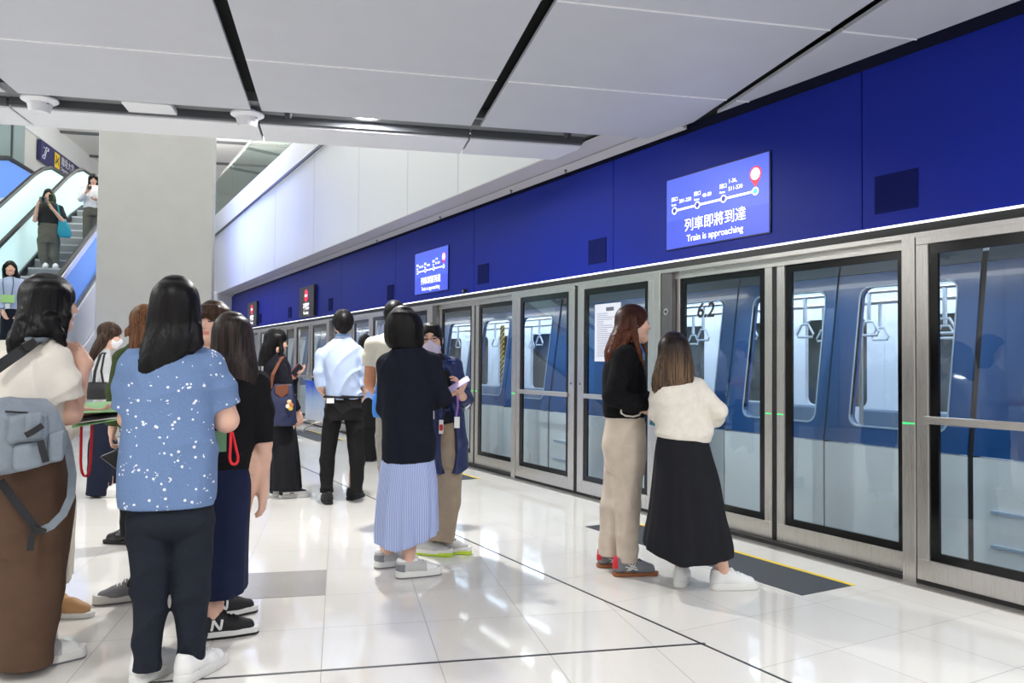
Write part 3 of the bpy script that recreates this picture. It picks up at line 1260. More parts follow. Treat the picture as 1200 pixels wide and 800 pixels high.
# soffit between the white wall and the blue wall
b = MB()
b.prism([(XW, 5.2, 3.235), (XW + .005, 5.2, 3.225), (4.255, 5.2, 3.215), (4.255, 5.2, 3.245)], (0, 19.6, 0))
structure(b.build(trim_name(), M_SOFFIT))
b = MB()
b.prism([(4.28, 4.9, 3.213), (4.395, 4.9, 3.185), (4.395, 4.9, 3.21), (4.28, 4.9, 3.243)], (0, 19.8, 0))
structure(b.build(trim_name(), M_SOFFIT))
b = MB()
b.box((XW + .1, Y0, 3.26), (X0 + .2, Y1, 3.3))
structure(b.build('soffit_backing', M_BLACKGAP))
for i, yy in enumerate((6.6, 7.7, 9.6, 12.0)):
    o = MB().lathe([(.016, .0), (.016, -.012), (.007, -.016), (.007, -.03), (.014, -.033), (.0, -.034)], (4.345, yy, 3.20), 12).build('ceiling_sprinkler', M_STEEL_D, None, True)
    tag(o, 'tiny sprinkler head in the narrow soffit above the blue wall', 'sprinkler', 'soffit sprinklers')
# end wall
b = MB()
b.box((-16, 33.5, 0), (XW + .2, 33.7, 9))
structure(b.build('wall_back', mat('end_wall', (214, 213, 208), .6)))
b = MB()
b.box((3.0, 24.6, 0), (5.2, 24.8, 3.3))
structure(b.build('wall_platform_end', mat('end_wall', (214, 213, 208))))

# ------------------------------------------------------------- the column
cp = [grid(u, v) for u, v in ((-3.93, 14.25), (-2.08, 14.05), (-2.02, 14.35), (-2.05, 15.6), (-3.9, 15.8))]
cp = [onz(108, 512), onz(245, 511), onz(247.5, 509), None, None]
cp[0], cp[1] = np.array(cp[0]), np.array(cp[1])
fw = np.array(ray(246.5, 420)) * [1, 1, 0]
fw /= np.linalg.norm(fw)
cp[3], cp[4] = cp[2] + fw * 1.3, cp[0] + fw * 1.4
b = MB()
b.prism([(p[0], p[1], 0) for p in cp], (0, 0, 9))
structure(b.build('column', M_COLUMN, None, bevel=.02))

# -------------------------------------------------------------- escalators
def esc_z(v):
    return 3.0 - .577 * (16.8 - v)


VB, VT = 11.6, 19.6                  # foot and head of the incline
M_TEAL = glow('lit_balustrade_teal', (200, 232, 228), .5)
M_BLUEGLOW = glow('lit_balustrade_blue', (96, 140, 220), .45)
M_RAIL = mat('handrail_rubber', (22, 22, 24), .4)
M_STEP = mat('step_metal', (186, 187, 188), .5, .3)
M_SKIRT = mat('skirt_metal', (96, 99, 102), .4, .6)


def rail_path(u, dz, v0=VB, v1=VT):
    """foot newel, incline, head curve"""
    pts = []
    for a in np.linspace(-90, 90, 9):
        pts.append((v0 - .9 + -.28 * math.cos(math.radians(a)), esc_z(v0) + dz - .28 + .28 * math.sin(math.radians(a))))
    pts += [(v0 - .3, esc_z(v0) + dz + .02), (v0 + .3, esc_z(v0 + .3) + dz)]
    pts += [(v1 - .5, esc_z(v1 - .5) + dz), (v1, esc_z(v1) + dz - .05), (v1 + .5, esc_z(v1) + dz + .10), (v1 + 1.6, esc_z(v1) + dz + .12)]
    for a in np.linspace(90, -90, 7):
        pts.append((v1 + 1.7 + .28 * math.cos(math.radians(a)), esc_z(v1) + dz + .12 - .28 + .28 * math.sin(math.radians(a))))
    return [grid(u, v, z) for v, z in pts]


def balustrade(parent, u, m_in, wid=.03, low=.06, deck=False):
    b = MB()
    vv = [VB - .9, VB - .2, VB + .3, VT - .4, VT + .4, VT + 1.6]
    zz = [esc_z(VB), esc_z(VB) + .02, esc_z(VB + .3), esc_z(VT - .4), esc_z(VT) + .12, esc_z(VT) + .14]
    for i in range(5):
        q = [grid(u - wid / 2, vv[i], zz[i] + low), grid(u - wid / 2, vv[i + 1], zz[i + 1] + low), grid(u - wid / 2, vv[i + 1], zz[i + 1] + .90), grid(u - wid / 2, vv[i], zz[i] + .90)]
        b.prism(q, tuple(np.array(grid(wid, 0)) ))
    b.build('balustrade_panel', m_in, parent)
    b = MB()
    P = rail_path(u, .95)
    b.tube(P, .045, 8)
    b.build('handrail', M_RAIL, parent, True)
    if deck:
        b = MB()
        b.strap([grid(u + .02, vv[i], zz[i] + .90) for i in range(6)], tuple(np.array(grid(1, 0))), .10, .09)
        b.build('steel_deck', mat('polished_steel', (214, 216, 220), .2, .9), parent)
    b = MB()
    for s in (-1, 1):
        q = []
        for i in range(6):
            q.append(grid(u + s * .05, vv[i], zz[i] + .02))
        b.strap(q, tuple(np.array(grid(s, 0))), .14, .03)
    b.build('skirt', M_SKIRT, parent)


def escalator(u0, u1, label, left_m, right_m, steps=True):
    o = empty('escalator', (0, 0, 0))
    if left_m:
        balustrade(o, u0, left_m)
    balustrade(o, u1, right_m, deck=steps)
    rise, run = .2, .2 / .577
    n = 0
    v = VB
    while v < VT:
        b = MB()
        z = 3.0 - .577 * (16.8 - v)
        z = round((z - 3.0) / rise) * rise + 3.0
        vv = 16.8 + (z - 3.0) / .577 - run * .55
        b.prism([grid(u0 + .12, vv, z), grid(u1 - .12, vv, z), grid(u1 - .12, vv + run, z), grid(u0 + .12, vv + run, z)], (0, 0, -.03), 0)
        b.prism([grid(u0 + .12, vv, z - .03), grid(u1 - .12, vv, z - .03), grid(u1 - .12, vv + .03, z - .03), grid(u0 + .12, vv + .03, z - .03)], (0, 0, -.18), 1)
        b.build('step', [M_STEP, mat('riser_metal', (128, 130, 133), .5, .3)], o)
        v += run
    b = MB()
    vv = [VB - 1.2, VB, VT, VT + 2.2]
    lo = [esc_z(VB) - .25, esc_z(VB) - .45, esc_z(VT) - 1.0, esc_z(VT) - 1.0]
    hi = [esc_z(VB) - .02, esc_z(VB) - .02, esc_z(VT) - .05, esc_z(VT) - .05]
    for i in range(3):
        for s, uu in ((1, u0 - .1), (-1, u1 + .1)):
            b.prism([grid(uu, vv[i], lo[i]), grid(uu, vv[i + 1], lo[i + 1]), grid(uu, vv[i + 1], hi[i + 1] + .05), grid(uu, vv[i], hi[i] + .05)], tuple(np.array(grid(.05 * s, 0))))
        b.prism([grid(u0 - .1, vv[i], lo[i]), grid(u1 + .1, vv[i], lo[i]), grid(u1 + .1, vv[i + 1], lo[i + 1]), grid(u0 - .1, vv[i + 1], lo[i + 1])], (0, 0, -.05))
    b.build('truss_cladding', M_WHITEMETAL, o)
    b = MB()
    b.prism([grid(u0, VT + .2, esc_z(VT) + .05), grid(u1, VT + .2, esc_z(VT) + .05), grid(u1, VT + 3, esc_z(VT) + .05), grid(u0, VT + 3, esc_z(VT) + .05)], (0, 0, -.1))
    b.build('landing', M_STEP, o)
    tag(o, label, 'escalator')
    return o


escalator(-5.88, -4.58, 'escalator carrying the women down, with lit glass sides', M_TEAL, M_BLUEGLOW)
escalator(-7.6, -6.55, 'second escalator beyond the occupied one, with a pale lit side', None, M_TEAL, False)
# low white plinth wall under the escalators
b = MB()
b.prism([grid(-4.45, 12.3, 0), grid(-4.45, 21.5, 0), grid(-4.45, 21.5, esc_z(21.5) - 1.6), grid(-4.45, 12.6, .2)], tuple(np.array(grid(-3.5, 0))))
structure(b.build('wall_under_escalator', mat('plinth_white', (222, 224, 232), .5)))
# -------------------------------------------------------------------- train
def tx_(z):
    return 4.80 + (max(0.0, z - .74)) * .14


def ring_pts(o, i, r, n=4):
    """outer rectangle and inner rounded rectangle with the same number of corners (y, z)"""
    oy0, oy1, oz0, oz1 = o
    iy0, iy1, iz0, iz1 = i
    out, inn = [], []
    for cx, cz, a0, oc in ((iy1 - r, iz1 - r, 0, (oy1, oz1)), (iy0 + r, iz1 - r, 90, (oy0, oz1)), (iy0 + r, iz0 + r, 180, (oy0, oz0)), (iy1 - r, iz0 + r, 270, (oy1, oz0))):
        for k in range(n + 1):
            a = math.radians(a0 + 90 * k / n)
            p = (cx + r * math.cos(a), cz + r * math.sin(a))
            inn.append(p)
            if k == n // 2:
                out.append(oc)
            elif (k < n // 2) == (a0 in (0, 180)):
                out.append((oc[0], p[1]))
            else:
                out.append((p[0], oc[1]))
    return out, inn


M_TBLUE = mat('train_blue', (14, 72, 132), .35, coat=.2)
M_TWHITE = mat('train_white', (216, 222, 228), .35)
M_TSEAM = mat('train_seam', (30, 30, 33), .7)
M_TGLASS = glass('train_window_glass', (232, 240, 246), 1.45, .8)
M_TFRAME = mat('train_window_frame', (150, 172, 196), .4)
M_TROOF = mat('train_roof_grey', (84, 98, 116), .5)
M_TIN = mat('train_interior_white', (236, 240, 246), .4)
M_TLIGHT = glow('train_ceiling_light', (236, 244, 255), 13.0)
M_TFLOOR = mat('train_floor', (120, 124, 130), .6)
M_TDARK = mat('tunnel_grey', (96, 100, 102), .8, vary=.25, vscale=3)
train = empty('train_carriage', (4.8, 6, 0))
S = lambda y, z, q=0.0: (tx_(z) + q - 4.8, y - 6, z)
ed = []
for k in range(-1, 4):
    g = 2.83 + PER * k
    ed += [(g, g + 1.07, (g + .17, g + .87), .03), (g + 1.07, g + 2.06, (g + 1.17, g + 1.87), .008), (g + 2.06, g + 3.12, (g + 2.22, g + 2.95), .008), (g + 3.12, g + PER, None, .008)]
lowb, midb, upb, seamb, frb = MB(), MB(), MB(), MB(), MB()
panes = []
for y0, y1, w, sg in ed:
    a, c = y0 + sg, y1 - .008
    pr = lambda p, q=0.0: [S(y, z, q) for y, z in p]
    lowb.prism([S(a, -.25), S(c, -.25), S(c, .735), S(a, .735)], (.05, 0, 0))
    if w:
        o_, i_ = ring_pts((a, c, .745, 1.93), (w[0], w[1], .87, 1.83), .07)
        midb.ring(pr(o_), pr(i_), (.05, 0, 0))
        fo = [(y + (.009 if y > (w[0] + w[1]) / 2 else -.009), z + (.009 if z > 1.35 else -.009)) for y, z in i_]
        frb.ring(pr(fo, -.006), pr(i_, -.006), (.03, 0, 0))
        panes.append([S(y, z, .02) for y, z in i_])
    else:
        midb.prism([S(a, .745), S(c, .745), S(c, 1.93), S(a, 1.93)], (.05, 0, 0))
        for z in (.22, .42):
            frb.box(tuple(np.array(S(y1 - .75, z, -.02))), tuple(np.array(S(y1 - .12, z + .016, .0))))
    upb.prism([S(a, 1.935), S(c, 1.935), S(c, 2.35, .05), S(a, 2.35, .05)], (.06, 0, 0))
    seamb.prism([S(y0 - .01, -.25, .012), S(y0 + sg + .004, -.25, .012), S(y0 + sg + .004, .74, .012), S(y0 - .01, .74, .012)], (.06, 0, 0))
    seamb.prism([S(y0 - .01, .74, .012), S(y0 + sg + .004, .74, .012), S(y0 + sg + .004, 2.0, .012), S(y0 - .01, 2.0, .012)], (.06, 0, 0))
lowb.build('lower_body', M_TWHITE, train)
midb.build('upper_body', M_TBLUE, train)
upb.build('roof_edge', M_TROOF, train)
seamb.build('door_seams', M_TSEAM, train)
frb.build('window_trim', M_TFRAME, train)
for q in panes:
    MB().add(q, [tuple(range(len(q)))]).build('window_pane', M_TGLASS, train, fix=False)
ty0, ty1 = -2.0 - 6, 21.9 - 6
b = MB()
b.box((.08, ty0, -.02), (2.6, ty1, .02))
b.build('cabin_floor', M_TFLOOR, train)
b = MB()
b.box((.1, ty0, 2.14), (2.6, ty1, 2.2))
b.build('cabin_ceiling', M_TIN, train)
for xx in (.55, 2.0):
    b = MB()
    b.box((xx, ty0 + .2, 2.115), (xx + .16, ty1 - .2, 2.142))
    b.build('cabin_light', M_TLIGHT, train)
# far side wall: white with windows to the tunnel
fw_, fg = MB(), MB()
k = 0
y = ty0
while y < ty1 - 1.2:
    o_, i_ = ring_pts((y, y + 1.19, .0, 2.14), (y + .2, y + .98, .85, 1.78), .08)
    fw_.ring([(2.45, p[0], p[1]) for p in o_], [(2.45, p[0], p[1]) for p in i_], (.05, 0, 0))
    y += 1.1925
fw_.build('far_wall', M_TIN, train)
b = MB()
b.box((2.75, ty0, 0), (2.8, ty1, 2.2))
b.build('tunnel_wall', M_TDARK, train)
# seats, poles, rails, straps
b = MB()
y = ty0 + .4
while y < ty1 - 1:
    b.box((1.95, y, .38), (2.42, y + .98, .46))
    b.box((2.32, y, .46), (2.44, y + .98, .84))
    y += 1.1925
b.build('bench_seat', mat('seat_blue_grey', (110, 128, 150), .6), train, bevel=.02)
b = MB()
for xx in (.75, 1.75):
    b.tube([(xx, ty0 + .3, 1.86), (xx, ty1 - .3, 1.86)], .016, 8)
b.build('grab_rail', M_STEEL, train, True)
strap = MB()
yy = ty0 + .5
M_STRAP = mat('strap_white', (214, 220, 226), .5)
while yy < ty1 - .5:
    for xx in (.75, 1.75):
        sm = MB()
        sm.box((xx - .012, yy - .012, 1.64), (xx + .012, yy + .012, 1.86))
        sm.tube([(xx, yy + p[0], 1.565 + p[1]) for p in ((-.075, -.045), (.075, -.045), (.085, -.02), (.035, .06), (-.035, .06), (-.085, -.02))], .011, 6, closed=True)
        if -.5 < yy + 6 < 12:
            sm.build('hanging_strap', M_STRAP, train, True)
        else:
            strap.v, strap.f, strap.m
    yy += .62
for k in range(-1, 4):
    g = 2.83 + PER * k - 6
    for dy in (.52, 1.62, 2.6):
        b = MB()
        b.tube([(1.15, g + dy, .02), (1.15, g + dy, 2.14)], .018, 8)
        b.build('pole', M_STEEL, train, True)
    b = MB()
    b.box((.95, g + .30, .02), (1.02, g + .62, 1.95))
    b.build('draught_screen', M_TIN, train, bevel=.01)
    b = MB()
    b.tube([(.90, g + .40, .86), (.90, g + .40, 1.52), (.92, g + .37, 1.56), (.95, g + .36, 1.57)], .017, 8)
    b.build('grab_handle', M_STEEL, train, True)
    b = MB()
    b.box((.944, g + .34, 1.66), (.948, g + .56, 1.70))
    b.build('blue_notice', mat('notice_blue', (40, 60, 150), .5), train)
    b = MB()
    b.lathe([(.03, -.004), (.03, .004)], (.945, g + .60, 1.68), 16, ax='x')
    b.build('red_notice', mat('notice_red', (206, 60, 80), .5), train)
    b = MB()
    b.box((.944, g + .44, 1.78), (.948, g + .53, 1.87))
    b.build('green_notice', mat('notice_green', (150, 196, 150), .5), train)
tag(train, 'blue and white driverless train behind the glass platform doors', 'train')
# yellow and black door edge on the far leaf
m_h, N, Lk = shader('hazard_stripe')
tcn = N.new('ShaderNodeTexCoord')
spn = N.new('ShaderNodeSeparateXYZ')
Lk.new(tcn.outputs['Object'], spn.inputs[0])
fr_ = mth(N, Lk, 'FRACT', mth(N, Lk, 'MULTIPLY', mth(N, Lk, 'ADD', spn.outputs['Z'], mth(N, Lk, 'MULTIPLY', spn.outputs['Y'], .8)), 16))
mxn = N.new('ShaderNodeMix')
mxn.data_type = 'RGBA'
Lk.new(mth(N, Lk, 'GREATER_THAN', fr_, .5), mxn.inputs['Factor'])
mxn.inputs['A'].default_value = lin((224, 176, 40))
mxn.inputs['B'].default_value = lin((40, 36, 34))
Lk.new(mxn.outputs['Result'], N['Principled BSDF'].inputs['Base Color'])
b = MB()
b.box((.18, 3.0, .86), (.20, 3.08, 1.76))
b.build('hazard_edge', m_h, train)
# trackside beyond
b = MB()
b.box((X0 + .2, Y0, -1.4), (8.2, Y1, -1.2))
b.box((8.0, Y0, -1.4), (8.2, Y1, 3.6))
b.box((X0 + .2, Y0, 3.0), (8.2, Y1, 3.2))
structure(b.build('wall_tunnel', M_TDARK))

# ------------------------------------------------------ hall beyond, upstairs
def onu(x, y, U):
    d = ray(x, y)
    c, s = math.cos(SK), math.sin(SK)
    t = U / (d[0] * c - d[1] * s)
    w = d * t + [0, 0, CAM_H]
    return w, (w[0] * s + w[1] * c), w[2]


UW = -8.05
pA, vA, zA = onu(45, 162, UW)
pB, vB, zB = onu(62, 148, UW)
M_BEIGE = mat('beige_wall_panel', (206, 203, 194), .6, vary=.02, vscale=2)
b = MB()
b.prism([grid(UW, 6, -.1), grid(UW, 33, -.1), grid(UW, 33, zA), grid(UW, 6, zA)], tuple(np.array(grid(-.3, 0))))
structure(b.build('wall_left', M_BEIGE))
zC2 = zB
b = MB()
b.prism([grid(UW - .4, 6, zA), grid(UW + .05, 6, zA), grid(UW + .05, 33, zA), grid(UW - .4, 33, zA)], (0, 0, zC2 - zA + .05))
structure(b.build(trim_name(), mat('white_fascia_band', (222, 221, 217), .5)))
b = MB()
b.prism([grid(-16, 7.35, zC2), grid(12, 7.35, zC2), grid(12, 40, zC2), grid(-16, 40, zC2)], (0, 0, .2))
up = structure(b.build('ceiling_upper', mat('upper_ceiling_greige', (216, 213, 205), .6)))
for i, vv in enumerate((19.5, 22.3, 25.2, 28)):
    b = MB()
    b.prism(uvbox(-8.0, 6, vv, vv + .16, zC2 - .05, 0), (0, 0, .06))
    structure(b.build(trim_name(), mat('ceiling_slot_grey', (96, 98, 98), .6)))
# greenish glazed panels at the far left
b = MB()
g0, gv, gz = onu(28, 150, UW + .05)
b.prism([grid(UW + .05, 9, 0), grid(UW + .05, gv, 0), grid(UW + .05, gv, zA + .6), grid(UW + .05, 9, zA + .6)], tuple(np.array(grid(.03, 0))))
structure(b.build('window_1', mat('green_grey_glazing', (150, 168, 164), .15)))
b = MB()
g1, gv1, _ = onu(14, 160, UW + .09)
b.prism([grid(UW + .09, gv1 - .03, 0), grid(UW + .09, gv1 + .03, 0), grid(UW + .09, gv1 + .03, zA + .6), grid(UW + .09, gv1 - .03, zA + .6)], tuple(np.array(grid(.03, 0))))
structure(b.build(trim_name(), mat('glazing_bar', (90, 96, 98), .5)))
# directional sign
w0, v0_, z0_ = onu(45.5, 163, UW + .06)
w1, v1_, z1_ = onu(45.5, 187, UW + .06)
hs_ = z0_ - z1_
Ls = 9.0 * hs_
o = empty('direction_sign', tuple(w0))
o.rotation_euler = (0, 0, -SK)
b = MB()
b.box((-.03, 0, -hs_), (.06, Ls, 0))
b.build('board', mat('sign_navy', (42, 40, 92), .5), o, bevel=.004)
RS = (PI / 2, 0, PI / 2)
yl = mat('sign_yellow', (242, 204, 40), .5)
wt = mat('sign_white', (236, 236, 240), .5)
bk = mat('sign_black', (20, 20, 22), .5)
c0 = 1.3 * hs_
b = MB()
b.prism([(.062, c0 + hs_ * .62, -hs_ * .12), (.062, c0 + hs_ * 1.38, -hs_ * .12), (.062, c0 + hs_ * 1.38, -hs_ * .9), (.062, c0 + hs_ * .62, -hs_ * .9)], (.004, 0, 0))
b.build('yellow_square', yl, o)
b = MB()
q0, qz = c0 + hs_ * 1.0, -hs_ * .5
for (ya, za, yb_, zb_, w_) in ((-.26, -.2, .26, .22, .10), (-.02, .0, -.2, .24, .10), (.02, .02, .24, -.22, .10), (-.22, -.16, -.28, .02, .07)):
    d_ = Vector((0, (yb_ - ya), (zb_ - za))).normalized()
    n_ = Vector((0, -d_.z, d_.y)) * w_ / 2 * hs_
    a_ = Vector((.067, q0 + ya * hs_, qz + za * hs_))
    e_ = Vector((.067, q0 + yb_ * hs_, qz + zb_ * hs_))
    b.prism([a_ + n_, e_ + n_ * .5, e_ - n_ * .5, a_ - n_], (.003, 0, 0))
b.build('aeroplane_symbol', bk, o)
b = MB()
s0 = .5 * hs_
for (ya, za, yb_, zb_) in ((.1, -.85, .38, -.85), (.38, -.85, .66, -.35), (.66, -.35, .9, -.35), (.9, -.35, .9, -.22), (.9, -.22, .58, -.22), (.58, -.22, .3, -.72), (.3, -.72, .1, -.72), (.1, -.72, .1, -.85)):
    b.tube([(.066, ya * hs_ + .1 * hs_, za * hs_), (.066, yb_ * hs_ + .1 * hs_, zb_ * hs_)], .02 * hs_, 5)
b.tube([(.066, .28 * hs_, -.3 * hs_), (.066, .5 * hs_, -.3 * hs_)], .02 * hs_, 5)
b.build('escalator_symbol', wt, o)
text_mesh('lettering', '離境大堂', hs_ * .52, wt, o, (.066, c0 + hs_ * 1.6, -hs_ * .38), RS, 'LEFT', .001)
text_mesh('lettering', 'Departures', hs_ * .3, wt, o, (.066, c0 + hs_ * 1.6, -hs_ * .76), RS, 'LEFT', .001)
tag(o, 'dark navy sign with an escalator symbol and a yellow aeroplane square', 'sign')
# landing balustrade of a third escalator, level, with a rounded end
US = -7.85
e0, ve, ze = onu(10, 185, US)
o = empty('escalator_landing', (0, 0, 0))
P = [grid(US, ve - 3.2, ze - 1.5), grid(US, ve - 1.6, ze - .62), grid(US, ve - .5, ze - .12), grid(US, ve, ze), grid(US, ve + .6, ze + .01), grid(US, ve + 7.5, ze)]
b = MB()
b.tube(P, .05, 8)
b.build('handrail', M_RAIL, o, True)
b = MB()
for i in range(len(P) - 1):
    a, c = np.array(P[i]), np.array(P[i + 1])
    dn_ = np.array([0, 0, .07])
    b.prism([a - dn_, c - dn_, c - [0, 0, .95], a - [0, 0, .95]], tuple(np.array(grid(-.03, 0))))
b.build('lit_panel', M_BLUEGLOW, o)
b = MB()
for i in range(len(P) - 1):
    a, c = np.array(P[i]), np.array(P[i + 1])
    b.prism([a - [0, 0, .95], c - [0, 0, .95], c - [0, 0, 1.5], a - [0, 0, 1.5]], tuple(np.array(grid(-.12, 0))))
b.build('cladding', M_WHITEMETAL, o)
tag(o, 'level lit balustrade with rounded black handrail at the far left', 'escalator')

# ------------------------------------------------ folding stand by the doors
bp_ = onz(358, 503)
o = empty('notice_stand', (4.02, 14.7, 0), math.radians(-78))
m_b, N, Lk = shader('stand_print')
tcn = N.new('ShaderNodeTexCoord')
spn = N.new('ShaderNodeSeparateXYZ')
Lk.new(tcn.outputs['Object'], spn.inputs[0])
cr = N.new('ShaderNodeValToRGB')
nn = N.new('ShaderNodeTexNoise')
nn.inputs['Scale'].default_value = 3
Lk.new(tcn.outputs['Object'], nn.inputs['Vector'])
Lk.new(mth(N, Lk, 'ADD', mth(N, Lk, 'MULTIPLY', spn.outputs['Z'], .9), mth(N, Lk, 'MULTIPLY', nn.outputs['Fac'], .3)), cr.inputs['Fac'])
cr.color_ramp.elements[0].position = .35
cr.color_ramp.elements[0].color = lin((232, 238, 250))
cr.color_ramp.elements[1].position = .95
cr.color_ramp.elements[1].color = lin((30, 92, 220))
e = cr.color_ramp.elements.new(.7)
e.color = lin((170, 200, 244))
Lk.new(cr.outputs['Color'], N['Principled BSDF'].inputs['Base Color'])
b = MB()
b.box((-.07, -.012, .2), (.62, .012, .92))
b.build('board', m_b, o, bevel=.004)
for xx in (.0, .55):
    b = MB()
    b.tube([(xx - .18, -.28, .012), (xx - .14, -.26, .08), (xx - .06, -.12, .17), (xx, 0, .2), (xx + .06, .12, .17), (xx + .14, .26, .08), (xx + .18, .28, .012)], .014, 8)
    b.build('leg', M_STEEL, o, True)
tag(o, 'blue and white notice board on bent metal legs behind the man in light blue', 'stand')

# ------------------------------------------------------------------ lighting
LAMP_W = (1.0, .985, .96)


def area(name, loc, sx, sy, e, rot=(0, 0, 0), col=LAMP_W, spread=PI):
    l = bpy.data.lights.new(name, 'AREA')
    l.shape = 'RECTANGLE'
    l.size, l.size_y = sx, sy
    l.energy = e
    l.color = col
    l.spread = spread
    o = bpy.data.objects.new(name, l)
    C.objects.link(o)
    o.location = loc
    o.rotation_euler = rot
    return o


def disc(name, loc, r, e, spread=PI):
    l = bpy.data.lights.new(name, 'AREA')
    l.shape = 'DISK'
    l.size = r
    l.energy = e
    l.color = LAMP_W
    l.spread = spread
    o = bpy.data.objects.new(name, l)
    C.objects.link(o)
    o.location = loc
    return o


# downlights of the channel (the one in view and its neighbours along it)
for u, e in ((.19, 92), (-3.1, 22), (-4.8, 22)):
    x, y, z = grid(u, 6.50, 3.25)
    disc('downlight_lamp', (x, y, z), .16, e)
# unseen lamps under the platform ceiling, added to brighten the near floor
for u, v, e in ((-1.2, .9, 60), (2.3, .9, 52), (3.9, 1.2, 46), (-1.5, -3.4, 60), (2.4, -3.4, 80), (-5.0, 1.2, 60), (-5.0, 4.2, 60)):
    x, y, z = grid(u, v, ZC - .01)
    area('platform_fill', (x, y, z), .3, 1.2, e, (0, 0, -SK))
# linear luminaires of the tall hall
M_TUBE = glow('hall_lamp_glow', (255, 252, 246), 9.0)
for i, (u, v) in enumerate(((-6.5, 10.5), (-3.2, 10.5), (.2, 10.5), (-6.5, 13.6), (-3.0, 18.0), (.2, 14.0), (-3.2, 22))):
    x, y, z = grid(u, v, zC2 - .03)
    o = empty('hall_downlight', (x, y, z - .004))
    o.rotation_euler = (0, 0, -SK)
    b = MB()
    b.box((-.10, -.75, -.05), (.10, .75, .03))
    b.build('housing', M_WHITEMETAL, o)
    b = MB()
    b.box((-.08, -.72, -.056), (.08, .72, -.05))
    b.build('diffuser', M_TUBE, o)
    tag(o, 'long lamp on the high hall ceiling, out of sight above the bulkhead', 'lamp', 'hall ceiling lamps')
    area('hall_lamp_light', (x, y, z - .07), .2, 1.5, 68, (0, 0, -SK))
# unseen upward fill lights, added to brighten the high ceiling
for u, v in ((-7.0, 16.0), (-2.0, 17.5), (-.5, 19.0), (-4.0, 23.0)):
    x, y, z = grid(u, v, zC2 - 1.6)
    area('high_ceiling_fill', (x, y, z), 1.2, 3.0, 190, (PI, 0, -SK))
# unseen lamps added behind the door header to brighten the train
for k in range(9):
    area('track_fill', (X0 + .17, -1.0 + k * 2.4, 2.02), .06, 2.0, 12, (0, math.radians(24), 0))
# blue wash on the white wall from a coloured spot
area('blue_wash', (2.5, 20.4, 5.0), 2.4, 3.0, 95, (0, -PI / 2, 0), (.20, .30, 1.0))

w = bpy.data.worlds.new('world')
bpy.context.scene.world = w
w.use_nodes = True
w.node_tree.nodes['Background'].inputs[0].default_value = (.93, .95, 1, 1)
w.node_tree.nodes['Background'].inputs[1].default_value = .55
# ------------------------------------------------------------------- camera
cam = bpy.data.cameras.new('camera')
co = bpy.data.objects.new('camera', cam)
C.objects.link(co)
cam.sensor_width = 36
cam.lens = FPX / 1200 * 36
cam.clip_end = 200
r_, u_, f_ = [Vector(q) for q in CM]
co.matrix_world = Matrix(((r_.x, u_.x, -f_.x, 0), (r_.y, u_.y, -f_.y, 0), (r_.z, u_.z, -f_.z, CAM_H), (0, 0, 0, 1)))
sc = bpy.context.scene
sc.camera = co
sc.view_settings.view_transform = 'Standard'
sc.view_settings.look = 'None'
sc.view_settings.gamma = 1.0
sc.view_settings.exposure = 0.18
sc.view_settings.use_curve_mapping = False
SKIN = mat('skin', (226, 182, 160), 0.5, spec=0.35, vary=0.04, vscale=20)
SKIN_TAN = mat('skin_tan', (186, 128, 96), 0.5, spec=0.35, vary=0.04, vscale=20)
LIPS = mat('lips', (204, 132, 122), 0.45)
FACE_DARK = mat('eye_dark', (38, 27, 24), 0.35)
HAIR_BLACK = hairmat('hair_black', (9, 8, 9), (22, 19, 20))
RUBBER_WHITE = mat('rubber_white', (226, 226, 222), 0.55)
RUBBER_GREY = mat('rubber_grey', (120, 122, 124), 0.6)
LACE_WHITE = mat('lace_white', (235, 235, 232), 0.8)


